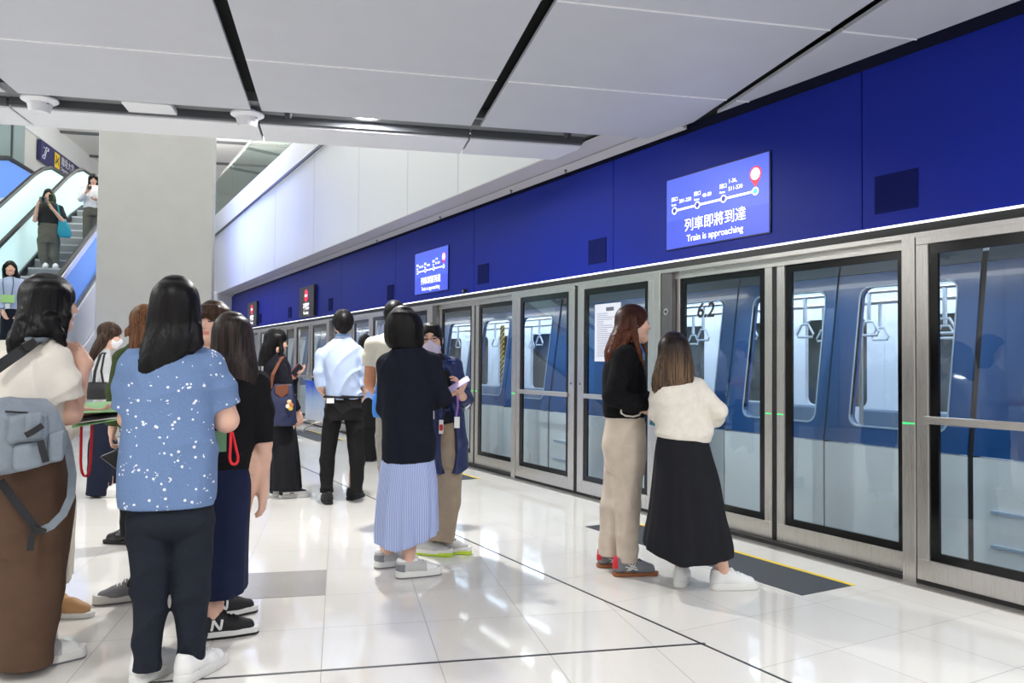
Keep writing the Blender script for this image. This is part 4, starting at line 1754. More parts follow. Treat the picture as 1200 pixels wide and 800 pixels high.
class Person:
    def __init__(s, px, py, H, rel, label, vox=0.0065, world=None, skin=None, z0=0.0, group=None):
        s.P = np.array(world, float) if world is not None else onz(px, py, z0)
        s.H, s.rel, s.vox = H, math.radians(rel), vox
        s.az = math.atan2(s.P[0], s.P[1])
        s.I = np.array([math.cos(s.az), -math.sin(s.az), 0])
        s.A = np.array([math.sin(s.az), math.cos(s.az), 0])
        s.dist = s.P @ s.A
        s.label = label
        s.skin = skin or SKIN
        s.ppm = FPX / (CM @ (s.P - [0, 0, CAM_H]))[2]
        s.k = H / 1.62
        s.legs = []
        s.arms = []
        s.root = None
        s.cover = []
        s.sleeves = []
        s.bare_r = .068
        s.bverts = None

    def L(s, px, py, q=0.0):
        d = ray(px, py)
        t = (s.dist + q) / (d @ s.A)
        w = d * t + [0, 0, CAM_H]
        return np.array([w @ s.I, q, w[2] - s.P[2]])

    def F(s, px, py):
        """floor point -> local"""
        w = onz(px, py, s.P[2])
        return np.array([(w - s.P) @ s.I, (w - s.P) @ s.A, 0.0])

    def world(s, l):
        return s.P + s.I * l[0] + s.A * l[1] + np.array([0, 0, l[2]])

    def K(s, rows):
        """silhouette rows (py, x_left, x_right, half_depth[, q]) -> loft keys"""
        out = []
        for r in rows:
            q = r[4] if len(r) > 4 else 0.0
            a, b = s.L(r[1], r[0], q), s.L(r[2], r[0], q)
            out.append(((a[2] + b[2]) / 2, abs(b[0] - a[0]) / 2, r[3], (a[0] + b[0]) / 2, q))
        return out

    def fwd(s, d=1.0, a=0.0):
        t = s.rel + a
        return np.array([math.sin(t) * d, math.cos(t) * d, 0])

    def rgt(s, d=1.0, a=0.0):
        t = s.rel + a
        return np.array([math.cos(t) * d, -math.sin(t) * d, 0])

    def field(s, keys=None, lo=None, hi=None, mg=0.08, h=None):
        if keys is not None:
            lo = [min(k[3] - k[1] for k in keys) - mg, min(k[4] - k[2] for k in keys) - mg, min(k[0] for k in keys) - mg]
            hi = [max(k[3] + k[1] for k in keys) + mg, max(k[4] + k[2] for k in keys) + mg, max(k[0] for k in keys) + mg]
        return Fld(lo, hi, h or s.vox)

    def leg(s, foot, yaw, hip=None, knee=None, r=(0.07, 0.045, 0.040, 0.033)):
        """foot = local floor point under the ankle; yaw in degrees from the view direction"""
        y = math.radians(yaw)
        s.legs.append((np.array(foot, float), y, hip, knee, r))

    def arm(s, sh, el, wr_, hand=None, palm=(0, 0, 1), curl=0.5, side=1, r=(0.046, 0.040, 0.034, 0.024), thumb=0.5):
        """shoulder, elbow, wrist points; hand = direction of the hand; palm = way the palm faces"""
        s.arms.append((np.array(sh, float), np.array(el, float), np.array(wr_, float), hand, palm, curl, side, r, thumb))

    def hand(s, f, w, d, pn, curl, side, thumb):
        k = s.k
        d = np.array(d, float)
        d /= np.linalg.norm(d)
        n = np.array(pn, float)
        n = n - d * (n @ d)
        n /= np.linalg.norm(n)
        x = np.cross(d, n) * side          # towards the thumb
        f.cap(w - d * 0.015, w + d * 0.03 * k, 0.022 * k, 0.024 * k, 0.02)
        kn = []
        for i, o in enumerate((0.031, 0.0105, -0.0105, -0.030)):
            kp = w + d * (0.088 - 0.006 * abs(i - 1.2)) * k + x * o * k
            f.cap(w + d * 0.022 * k + x * o * 0.75 * k, kp, 0.0145 * k, 0.0105 * k, 0.016)
            kn.append(kp)
        for i, (kp, ln) in enumerate(zip(kn, (0.072, 0.080, 0.074, 0.058))):
            p = kp
            a = 0.25 * curl
            sp = (1.2 - i) * 0.06 * (1 - min(1, curl))
            for j, fr in enumerate((0.45, 0.31, 0.24)):
                dd = d * math.cos(a) + n * math.sin(a) + x * sp
                q = p + dd * ln * fr * k
                f.cap(p, q, (0.0094 - 0.0008 * j) * k, (0.0088 - 0.0009 * j) * k, 0.003)
                p = q
                a += curl * (0.95 if j == 0 else 0.8)
        t0 = w + d * 0.02 * k + x * 0.026 * k
        td = d * 0.72 + x * 0.62 * (1 - thumb * 0.6) + n * (0.35 * thumb + 0.1)
        td /= np.linalg.norm(td)
        t1 = t0 + td * 0.045 * k
        td2 = td * 0.8 + d * 0.4 + n * 0.5 * thumb - x * 0.25 * thumb
        td2 /= np.linalg.norm(td2)
        t2 = t1 + td2 * 0.035 * k
        f.cap(w + d * 0.012 * k, t0, 0.016 * k, 0.0145 * k, 0.015)
        f.cap(t0, t1, 0.0145 * k, 0.0108 * k, 0.006)
        f.cap(t1, t2, 0.0105 * k, 0.0085 * k, 0.003)

    def body(s, head, hyaw, pitch=0.0, tilt=0.0, hs=1.0, slim=0.80, sh=None, lean=(0, 0), neck_r=0.048, face=True, torso=None, hip_z=None):
        """head = local centre of the head; hyaw = degrees from the view direction"""
        k = s.k
        R = roth(math.radians(hyaw), math.radians(pitch), math.radians(tilt))
        s.R, s.hc, s.hs = R, np.array(head, float), hs
        hp = lambda x, y, z: s.hc + R @ (np.array([x, y, z]) * hs)
        s.hp = hp
        pts = [s.hc + 0.14, s.hc - 0.14, (-0.22, -0.22, -0.01), (0.22, 0.22, 0)]
        for a in s.arms:
            hd = np.array(a[3] if a[3] is not None else a[2] - a[1], float)
            hd = hd / np.linalg.norm(hd)
            pts += [a[0], a[1], a[2], a[2] + hd * 0.2, a[2] + 0.1, a[2] - 0.1]
        for g in s.legs:
            y = g[1]
            pts += [g[0] + [math.sin(y) * 0.17, math.cos(y) * 0.17, 0], g[0] - 0.06]
            if g[3] is not None:
                pts += [np.array(g[3])]
        for zz in (.5, .85):
            pts += [np.array([lean[0] * zz + q, lean[1] * zz + q, zz * s.H]) for q in (-.2, .2)]
        lo = np.min(pts, 0) - 0.06
        hi = np.max(pts, 0) + 0.06
        lo[2] = -0.01
        f = Fld(lo, hi, s.vox)
        lx, ly = lean
        t = lambda z: np.array([lx, ly, 0]) * z
        if torso is None:
            w = slim
            rows = [(0.47, .145, .085, 0), (0.53, .165, .11, -.012), (0.61, .135, .09, 0), (0.70, .138, .095, .006), (0.765, .155, .105, .012), (0.815, .15, .085, 0), (0.845, .10, .06, -.005), (.862, .06, .052, -.005)]
            keys = []
            if s.arms:
                zs = np.mean([a[0][2] for a in s.arms]) / s.H
                rows = [r for r in rows if r[0] < min(.72, zs - .08)] + [(zs - .055, .148, .10, .012), (zs - .012, .125, .08, .004), (zs + .02, .085, .062, -.003), (zs + .042, .058, .052, -.005)]
            for z, a, b, q in rows:
                c = t(z) + s.fwd(q)
                keys.append((z * s.H, a * k * w, b * k * w, c[0], c[1]))
            f.loft(keys, 0.02, 2.3, rot=-s.rel)
        else:
            f.loft(torso, 0.02)
        nb = np.array([t(.83)[0], t(.83)[1], (zs + .012 if s.arms and torso is None else 0.825) * s.H])
        f.cap(nb, hp(0, -0.018, -0.06), neck_r * 1.1, neck_r, 0.03)
        # arms
        for (a, e, w, hd, pn, cu, side, r, th) in s.arms:
            f.cap(nb * [1, 1, 0] + [0, 0, a[2] - 0.03], a, 0.04 * k, r[0] * 0.95, 0.03)
            m = e + (w - e) * 0.3
            f.chain([a, e, m, w], [r[0], r[1], r[2] * 1.06, r[3]], 0.014)
            if hd is None:
                hd = w - e
            s.hand(f, w, hd, pn, cu, side, th)
        # legs
        hz = hip_z or 0.51 * s.H
        for i, (ft, y, hip, knee, r) in enumerate(s.legs):
            if hip is None:
                sd = -1 if i == 0 else 1
                hip = s.rgt(0.08 * k * sd) + t(.5) + [0, 0, hz]
            an = ft + [0, 0, 0.085]
            if knee is None:
                fy = np.array([math.sin(y), math.cos(y), 0])
                knee = (np.array(hip) + an) / 2 + fy * 0.025 + [0, 0, -0.01]
            kn = np.array(knee)
            calf = kn + (an - kn) * 0.3 - np.array([math.sin(y), math.cos(y), 0]) * 0.012
            f.chain([hip, kn, calf, an], [r[0] * k, r[1] * k, r[2] * 1.1 * k, r[3] * k], 0.03, kk=0.03)
            d = np.array([math.sin(y), math.cos(y), 0])
            f.cap(an - [0, 0, .04] - d * 0.03, ft + d * 0.12 + [0, 0, .03], .03 * k, .024 * k, .02)
        # head
        S = hs
        f.ell(hp(0, -.014, .03), np.array((.074, .094, .083)) * S, 0.02, R=R)
        f.ell(hp(0, .02, -.028), np.array((.060, .068, .078)) * S, 0.03, R=R)
        f.cap(hp(0, .062, -.088), hp(0, .066, -.084), .020 * S, .02 * S, 0.03)
        f.cap(hp(-.042, .015, -.07), hp(-.012, .06, -.088), .022 * S, .018 * S, 0.03)
        f.cap(hp(.042, .015, -.07), hp(.012, .06, -.088), .022 * S, .018 * S, 0.03)
        for sx in (-1, 1):
            f.ell(hp(.030 * sx, .096, .010), np.array((.017, .014, .012)) * S, 0.016, sub=True, R=R)
            f.ell(hp(.030 * sx, .078, .009), np.array((.013, .010, .009)) * S, 0.006, R=R)
            f.ell(hp(.036 * sx, .062, -.022), np.array((.024, .02, .02)) * S, 0.03, R=R)
            f.ell(hp(.074 * sx, -.008, -.004), np.array((.009, .02, .031)) * S, 0.008, R=R)
        f.cap(hp(0, .084, .012), hp(0, .101, -.020), .0065 * S, .0098 * S, 0.012)
        f.cap(hp(-.010, .09, -.024), hp(.010, .09, -.024), .0075 * S, .0075 * S, 0.008)
        f.ell(hp(0, .083, -.047), np.array((.021, .0105, .006)) * S, 0.006, R=R)
        f.ell(hp(0, .081, -.057), np.array((.018, .0105, .0065)) * S, 0.006, R=R)

        def mf(c):
            l = ((c - s.hc) @ R) / S
            m = np.zeros(len(c), int)
            ax = np.abs(l[:, 0])
            m[(ax < .021) & (l[:, 1] > .072) & (l[:, 2] > -.063) & (l[:, 2] < -.043)] = 1
            m[(np.abs(ax - .030) < .0135) & (l[:, 1] > .05) & (np.abs(l[:, 2] - .0095) < .0050)] = 2
            m[(np.abs(ax - .032) < .018) & (l[:, 1] > .05) & (np.abs(l[:, 2] - .031 + (ax - .03) ** 2 * 12) < .0042)] = 2
            return m
        o = f.mesh('person', [s.skin, LIPS, FACE_DARK], None, mf if face else None)
        o.location = s.P
        o.rotation_euler = (0, 0, -s.az)
        tag(o, s.label, 'person')
        s.root = o
        return o

    def bare(s, co):
        """skin beyond the sleeves"""
        free = np.zeros(len(co), bool)
        for (a, e, w, hd, *_r) in s.arms:
            hd = np.array(hd if hd is not None else w - e, float)
            hd /= np.linalg.norm(hd)
            path = [a, e, w, w + hd * .2]
            ln = [0.0]
            for i in range(3):
                ln.append(ln[-1] + np.linalg.norm(path[i + 1] - path[i]))

            def para(P):
                best, bt = np.full(len(P), 9.0), np.zeros(len(P))
                for i in range(3):
                    ab = path[i + 1] - path[i]
                    t = np.clip(((P - path[i]) @ ab) / (ab @ ab), 0, 1)
                    d = np.linalg.norm(P - path[i] - t[:, None] * ab, axis=1)
                    m = d < best
                    best[m], bt[m] = d[m], ln[i] + t[m] * (ln[i + 1] - ln[i])
                return best, bt
            cut = .06
            for c in s.sleeves:
                if np.linalg.norm(np.array(c[0]) - a) < .12:
                    cut = max(cut, para(np.array([c[-1]], float))[1][0])
            d, t = para(co)
            free |= (t > cut + .005) & (d < np.where(t > ln[2] - .01, .08, s.bare_r))
        return free

    def tuck(s, gap=0.007, reach=0.04):
        """draw the skin in wherever it would show through the cloth lying on it"""
        me = s.root.data
        n = len(me.vertices)
        co = np.empty(n * 3, np.float32)
        me.vertices.foreach_get('co', co)
        co = co.reshape(-1, 3).astype(float)
        no = np.empty(n * 3, np.float32)
        me.vertices.foreach_get('normal', no)
        no = no.reshape(-1, 3).astype(float)

        def samp(F, lo, h, P):
            q = (P - lo) / h
            i = np.floor(q).astype(int)
            ok = ((i >= 0) & (i < np.array(F.shape) - 1)).all(1)
            i = np.clip(i, 0, np.array(F.shape) - 2)
            t = np.clip(q - i, 0, 1)
            v = 0
            for a in (0, 1):
                for b in (0, 1):
                    for c in (0, 1):
                        w = (t[:, 0] if a else 1 - t[:, 0]) * (t[:, 1] if b else 1 - t[:, 1]) * (t[:, 2] if c else 1 - t[:, 2])
                        v = v + w * F[i[:, 0] + a, i[:, 1] + b, i[:, 2] + c]
            return np.where(ok, v, 9.0)
        free = s.bare(co)
        for it in range(3):
            for F, lo, h in s.cover:
                d = samp(F, lo, h, co)
                e = h * 0.8
                g = np.stack([samp(F, lo, h, co + np.eye(3)[k] * e) - samp(F, lo, h, co - np.eye(3)[k] * e) for k in range(3)], 1)
                gl = np.linalg.norm(g, axis=1) + 1e-9
                g = g / gl[:, None]
                al = (g * no).sum(1)
                m = (d > -gap) & (d < reach) & (al > 0.45) & (gl < e * 4) & ~free
                co[m] -= g[m] * np.minimum(d[m] + gap, .03)[:, None]
        me.vertices.foreach_set('co', co.astype(np.float32).ravel())
        me.update()

    # ------------------------------------------------------------- clothing
    def garment(s, name, m, keys=None, chains=(), n=2.4, k=0.025, disp=None, kdisp=None, cuts=(), hollow=None, lo=None, hi=None, h=None, subs=(), parent=None, adds=(), mats=None, matfn=None, rot=0.0, post=None, label=None, yoke=True):
        """keys: loft rows; chains: (points, radii) tubes with flat free end; cuts: planes removed; subs: ellipsoids removed"""
        L, Hh = [], []
        if keys is not None:
            L += [[min(q[3] - q[1] for q in keys), min(q[4] - q[2] for q in keys), min(q[0] for q in keys)]]
            Hh += [[max(q[3] + q[1] for q in keys), max(q[4] + q[2] for q in keys), max(q[0] for q in keys)]]
            if rot:
                mm = max(max(q[1], q[2]) for q in keys)
                L += [[min(q[3] for q in keys) - mm, min(q[4] for q in keys) - mm, min(q[0] for q in keys)]]
                Hh += [[max(q[3] for q in keys) + mm, max(q[4] for q in keys) + mm, max(q[0] for q in keys)]]
        for c in chains:
            R = max(c[1])
            L += [np.array(p) - R for p in c[0]]
            Hh += [np.array(p) + R for p in c[0]]
        for a in adds:
            L.append(np.array(a[0]) - max(a[1]))
            Hh.append(np.array(a[0]) + max(a[1]))
        lo = np.min(L, 0) - 0.03
        hi = np.max(Hh, 0) + 0.03
        f = Fld(lo, hi, h or s.vox)
        if keys is not None:
            f.loft(keys, 0.0, n, rot=rot, disp=kdisp)
            if yoke and chains and name != 'trousers':
                kt = sorted(keys, key=lambda q: q[0])[-1]
                for c in chains:
                    a = np.array(c[0][0], float)
                    nbp = np.array([kt[3], kt[4], kt[0] - .028])
                    f.cap(nbp, a + [0, 0, .004], .036, c[1][0] * .97, .035)
        for c in chains:
            s.sleeves.append(c[0])
            f.chain(c[0], c[1], c[2] if len(c) > 2 else k, fb=True, kk=0.02, fa=(len(c) > 3 and c[3]))
        for a in adds:
            f.ell(a[0], a[1], a[2] if len(a) > 2 else 0.02)
        if disp is not None:
            ends = []
            for c in chains:
                n_ = np.array(c[0][-1], float) - np.array(c[0][-2], float)
                ends.append((np.array(c[0][-1], float), n_ / np.linalg.norm(n_), max(c[1]) + .05))
            z0 = min(q[0] for q in keys) if keys is not None and name not in ('trousers',) else -9

            def soft(X, Y, Z):
                m = np.clip((Z - z0) / .05, 0, 1)
                for E, n_, R in ends:
                    dd = (X - E[0]) * n_[0] + (Y - E[1]) * n_[1] + (Z - E[2]) * n_[2]
                    near = (np.sqrt((X - E[0]) ** 2 + (Y - E[1]) ** 2 + (Z - E[2]) ** 2) < R + .06)
                    m = np.where(near, np.minimum(m, np.clip(np.abs(dd) / .05, 0, 1)), m)
                return disp(X, Y, Z) * m
            f.disp(soft)
        for c in cuts:
            f.plane(*c)
        for e in subs:
            f.ell(e[0], e[1], e[2] if len(e) > 2 else 0.01, sub=True)
        s.cover.append((f.F.copy(), f.lo, f.h))
        if hollow is not None:
            f.hollow(*hollow)
        o = f.mesh(name, mats or m, parent or s.root, matfn, post)
        if label:
            o['label'] = label
        return o

    def hair(s, m, drape=None, cap_r=(.086, .108, .098), part=None, face_r=(.066, .085, .092), face_c=(0, .125, -.04), amp=0.0022, n=60, seed=1, cut=None, jag=0.02, extra=(), h=None, k=0.03, fringe=None, name='hair', subs=()):
        """scalp cap plus drape rows (loft keys in the person's frame)"""
        S, R, hp = s.hs, s.R, s.hp
        pts = [s.hc + 0.15, s.hc - 0.15]
        if drape:
            for q in drape:
                pts += [np.array([q[3] - q[1], q[4] - q[2], q[0]]), np.array([q[3] + q[1], q[4] + q[2], q[0]])]
        for e in extra:
            pts += [np.array(p) + max(e[1]) for p in e[0]] + [np.array(p) - max(e[1]) for p in e[0]]
        f = Fld(np.min(pts, 0) - 0.02, np.max(pts, 0) + 0.02, h or s.vox)
        f.ell(hp(0, -.016, .032), np.array(cap_r) * S, 0.0, R=R, disp=None)
        if drape:
            tp = max(drape, key=lambda q: q[0])
            dz = min(.05, s.hc[2] + .104 * S - tp[0])
            dd = list(drape)
            if dz > .012:
                dd += [(tp[0] + dz * .55, tp[1] * .8, tp[2] * .8, tp[3], tp[4]), (tp[0] + dz, tp[1] * .35, tp[2] * .35, tp[3], tp[4])]
            f.loft(dd, k, 2.2)
        for e in extra:
            f.chain(e[0], e[1], 0.015)
        cx, cy = s.hc[0], s.hc[1]
        st = strands(amp, n, seed)
        zt = s.hc[2] + .105 * S
        f.disp(lambda X, Y, Z: st(X - cx, Y - cy + 0.02, Z) * np.clip((zt - Z) / .09, 0, 1))
        if cut is not None:
            zc = cut
            rr = random.Random(seed)
            p = [rr.uniform(0, 6) for _ in range(4)]
            X, Y, Z = f.ax[0][:, None, None], f.ax[1][None, :, None], f.ax[2][None, None, :]
            jz = zc + jag * (0.5 * np.sin(X * 60 + p[0] + 2 * np.sin(Y * 40)) + 0.35 * np.sin(X * 131 + p[1]) + 0.4 * np.sin(X * 17 + p[2]))
            f.F = np.maximum(f.F, (jz - Z)).astype(np.float32)
        if face_r is not None:
            f.ell(hp(*face_c), np.array(face_r) * S, 0.012, sub=True, R=R)
        for e in subs:
            f.ell(e[0], e[1], 0.01, sub=True)
        if fringe is not None:
            for fr in fringe:
                f.chain([hp(*q) for q in fr[0]], [q * S for q in fr[1]], 0.008)
        return f.mesh(name, m, s.root)

    def shoes(s, style, label=None):
        s.tuck()
        for (ft, y, hip, knee, r) in s.legs:
            o = shoe(style, s.root, s.k)
            o.location = (ft[0], ft[1], 0.0)
            o.rotation_euler = (0, 0, -y)


SHOES = {}


def shoe(style, parent, k=1.0):
    if style['id'] in SHOES:
        o = copy_tree(SHOES[style['id']], parent)
        return o
    h = style.get('h', 0.0036)
    L = style.get('len', 0.245)
    e = L - 0.075                     # toe cap centre
    up, so = style['upper'], style['sole']
    sh = style.get('sole_h', 0.028)
    f = Fld((-.06, -.1, 0), (.06, L - .02, .15), h)
    B = f.blk((-.06, -.1, 0), (.06, L - .02, .15), 0.03)
    sl, X, Y, Z = B
    hi = style.get('high', 0.108)
    f.chain([(0, -.042, .058), (0, .02, .064), (0, .085, .048), (0.004, e - .022, .038)], [.036, .038, .039, .033], 0.0, kk=0.03)
    f.cap((0, -.038, .05), (0, -.046, hi - .012), .035, .031, 0.02, fb=False)
    f.cap((0, -.03, .075), (0, .032, .098), .031, .024, 0.02)
    f.ell((0, -.012, hi + .028), (.034, .05, .04), 0.012, sub=True)
    f.plane((0, 0, sh - .006), (0, 0, -1))
    G = f.F.copy()

    def top(x, y):
        i, j = int(round((x - f.lo[0]) / h)), int(round((y - f.lo[1]) / h))
        k = np.where(G[i, j] < 0)[0]
        return f.lo[2] + h * (k[-1] + .5) if len(k) else .06

    def side(y, z, sx):
        j, k = int(round((y - f.lo[1]) / h)), int(round((z - f.lo[2]) / h))
        i = np.where(G[:, j, k] < 0)[0]
        return (f.lo[0] + h * (i[-1] + .45 if sx > 0 else i[0] - .45)) if len(i) else .03 * sx
    stripes = style.get('matfn')
    o = f.mesh('shoe', style.get('mats', [up]), parent, stripes)
    g = Fld((-.06, -.1, 0), (.06, L - .02, .06), h)
    sl, X, Y, Z = g.blk((-.06, -.1, 0), (.06, L - .02, .06), 0.03)
    d = np.minimum(g.capd(X, Y, Z * 0, (0, -.043, 0), (0.003, .08, 0), .038, .0425), g.capd(X, Y, Z * 0, (0.003, .08, 0), (.004, e - .003, 0), .0425, .035)) - .10 * (.02 - np.abs(Z - .02))
    dz = np.maximum(0.001 - Z, Z - (sh + style.get('rocker', 0.0) * np.abs(Y - .04) ** 2 * 10))
    d = np.maximum(d, dz) + np.maximum(0, 0.006 - np.maximum(-d, 0)) * 0
    g.put(sl, d.astype(np.float32), 0)
    so_o = g.mesh('sole', so if isinstance(so, list) else [so], o, style.get('solefn'))
    if style.get('laces') is not None:
        mb = MB()
        for i in range(4):
            yy = .030 + i * .019
            mb.tube([(x, yy + .004 * (x > 0) , top(x, yy) + .002) for x in (-.024, -.014, 0, .014, .024)], .0032, 6)
        y1, z1 = .024, top(0, .024)
        for sx in (-1, 1):
            mb.tube([(0, y1, z1 + .003), (sx * .018, y1 - .002, z1 + .009), (sx * .030, y1 + .012, z1 - .004), (sx * .014, y1 + .012, z1 + .002), (0, y1, z1 + .003)], .0028, 6)
            mb.tube([(0, y1, z1 + .003), (sx * .016, y1 + .02, z1 - .002), (sx * .026, y1 + .034, z1 - .018)], .0026, 6)
        mb.build('laces', style['laces'], o, True)
    if style.get('extra'):
        style['extra'](o, side)
    SHOES[style['id']] = o
    return o


def arc_pts(a, b, sag, n=8, ax=(0, 0, -1)):
    a, b = np.array(a, float), np.array(b, float)
    return [tuple(a + (b - a) * t + np.array(ax) * sag * 4 * t * (1 - t)) for t in np.linspace(0, 1, n)]
# ---------------------------------------------------------------- shoe kinds
def band(*rules, base=0):
    """rules = (material, test(x, y, z)) on face centres"""
    def fn(c):
        m = np.full(len(c), base, int)
        for k, t in rules:
            m[t(c[:, 0], c[:, 1], c[:, 2])] = k
        return m
    return fn


S_WHITE = mat('shoe_white_leather', (236, 236, 234), 0.5, bump=0.05, bscale=60)
S_GREY = mat('shoe_grey_suede', (128, 130, 136), 0.85, bump=0.1, bscale=150)
S_SILVER = mat('shoe_silver_mesh', (190, 190, 188), 0.55, bump=0.2, bscale=260)
S_BLACK = mat('shoe_black_mesh', (24, 24, 27), 0.7, bump=0.2, bscale=260)
S_RED = mat('shoe_red_tab', (206, 38, 52), 0.6)
GUM = mat('sole_gum', (150, 92, 56), 0.6)
LIME = mat('sole_lime', (196, 226, 60), 0.5)


def side_marks(polys, m, name):
    """flat marks lying on both flanks of a shoe; polys are lists of (y, z)"""
    def fn(o, side):
        for sx in (-1, 1):
            for p in polys:
                mb = MB()
                n = len(p) // 2
                q = [[(side(y, z, sx), y, z) for y, z in r] for r in p]
                v = [c for r in q for c in r]
                v += [(x + sx * .0022, y, z) for x, y, z in v]
                L = len(q)
                f = []
                for i in range(L - 1):
                    a = 2 * i
                    t = 2 * L
                    f += [(t + a, t + a + 1, t + a + 3, t + a + 2), (a, a + 2, t + a + 2, t + a), (a + 1, t + a + 1, t + a + 3, a + 3)]
                mb.add(v, f)
                mb.build(name, m, o)
    return fn


def bar(y0, z0, y1, z1, w):
    """a stroke cut in short steps so that it can follow the shoe"""
    d = np.array([y1 - y0, z1 - z0])
    n = np.array([-d[1], d[0]]) / np.linalg.norm(d) * w / 2
    return [[(y0 + d[0] * t + n[0], z0 + d[1] * t + n[1]), (y0 + d[0] * t - n[0], z0 + d[1] * t - n[1])] for t in np.linspace(0, 1, 7)]


N_MARK = [bar(-.012, .044, -.004, .090, .011), bar(-.004, .090, .026, .044, .011), bar(.026, .044, .034, .090, .011)]
CROSS = [bar(.0, .034, .035, .080, .007), bar(.014, .034, .05, .076, .007), bar(-.012, .062, .062, .042, .006), bar(.005, .076, .058, .054, .005)]

ST_WHITE = dict(id='white_sneaker', upper=S_WHITE, sole=RUBBER_WHITE, laces=LACE_WHITE, sole_h=.040)
ST_TIGER = dict(id='grey_trainer', upper=S_GREY, sole=GUM, laces=S_BLACK, sole_h=.022,
                mats=[S_GREY, S_RED], matfn=band((1, lambda x, y, z: (y < -.055) & (z > .05))),
                extra=side_marks(CROSS, S_WHITE, 'side_stripe'))
ST_BLACK_N = dict(id='black_runner', upper=S_BLACK, sole=[RUBBER_WHITE, S_BLACK], solefn=band((1, lambda x, y, z: z < .012)), laces=S_BLACK, sole_h=.036,
                  extra=side_marks(N_MARK, S_WHITE, 'side_letter'))
ST_SILVER = dict(id='silver_runner', upper=S_SILVER, mats=[S_SILVER, S_GREY, S_WHITE], sole=[RUBBER_WHITE, S_GREY], solefn=band((1, lambda x, y, z: z < .010)),
                 matfn=band((1, lambda x, y, z: (y < -.035) & (z < .085)), (2, lambda x, y, z: (y > .1) | (z > .1))), laces=LACE_WHITE, sole_h=.042, rocker=0.05)
ST_LIME = dict(id='lime_runner', upper=S_SILVER, mats=[S_SILVER, S_BLACK], matfn=band((1, lambda x, y, z: (z > .096))), sole=[RUBBER_WHITE, LIME], solefn=band((1, lambda x, y, z: z < .015 + .012 * (y > .12))), laces=S_BLACK, sole_h=.040, rocker=0.05)
ST_BLACK = dict(id='black_trainer', upper=S_BLACK, sole=S_BLACK, laces=S_BLACK, sole_h=.03)
ST_PANDA = dict(id='white_black_sneaker', upper=S_WHITE, mats=[S_WHITE, S_BLACK], matfn=band((1, lambda x, y, z: (z > .058) | ((y < -.05) & (z > .03)) | ((y > .01) & (y < .05) & (z > .04) & (z < .052)))), sole=RUBBER_WHITE, laces=LACE_WHITE, sole_h=.03)

# ---------------------------------------------------------------- garments' cloth
BEIGE_TROUSER = cloth('beige_twill', (206, 192, 176))
BLACK_KNIT = mat('black_boucle_knit', (17, 17, 20), 0.95, bump=0.9, bscale=130, spec=0.2)
CREAM_KNIT = mat('cream_knit', (232, 226, 214), 0.95, bump=0.6, bscale=170, vary=0.05, vscale=30, spec=0.2)
CREAM_TRIM = mat('cream_braid_trim', (226, 220, 208), 0.9, bump=0.4, bscale=300)
BLACK_COTTON = cloth('black_cotton', (27, 28, 33), 0.15)

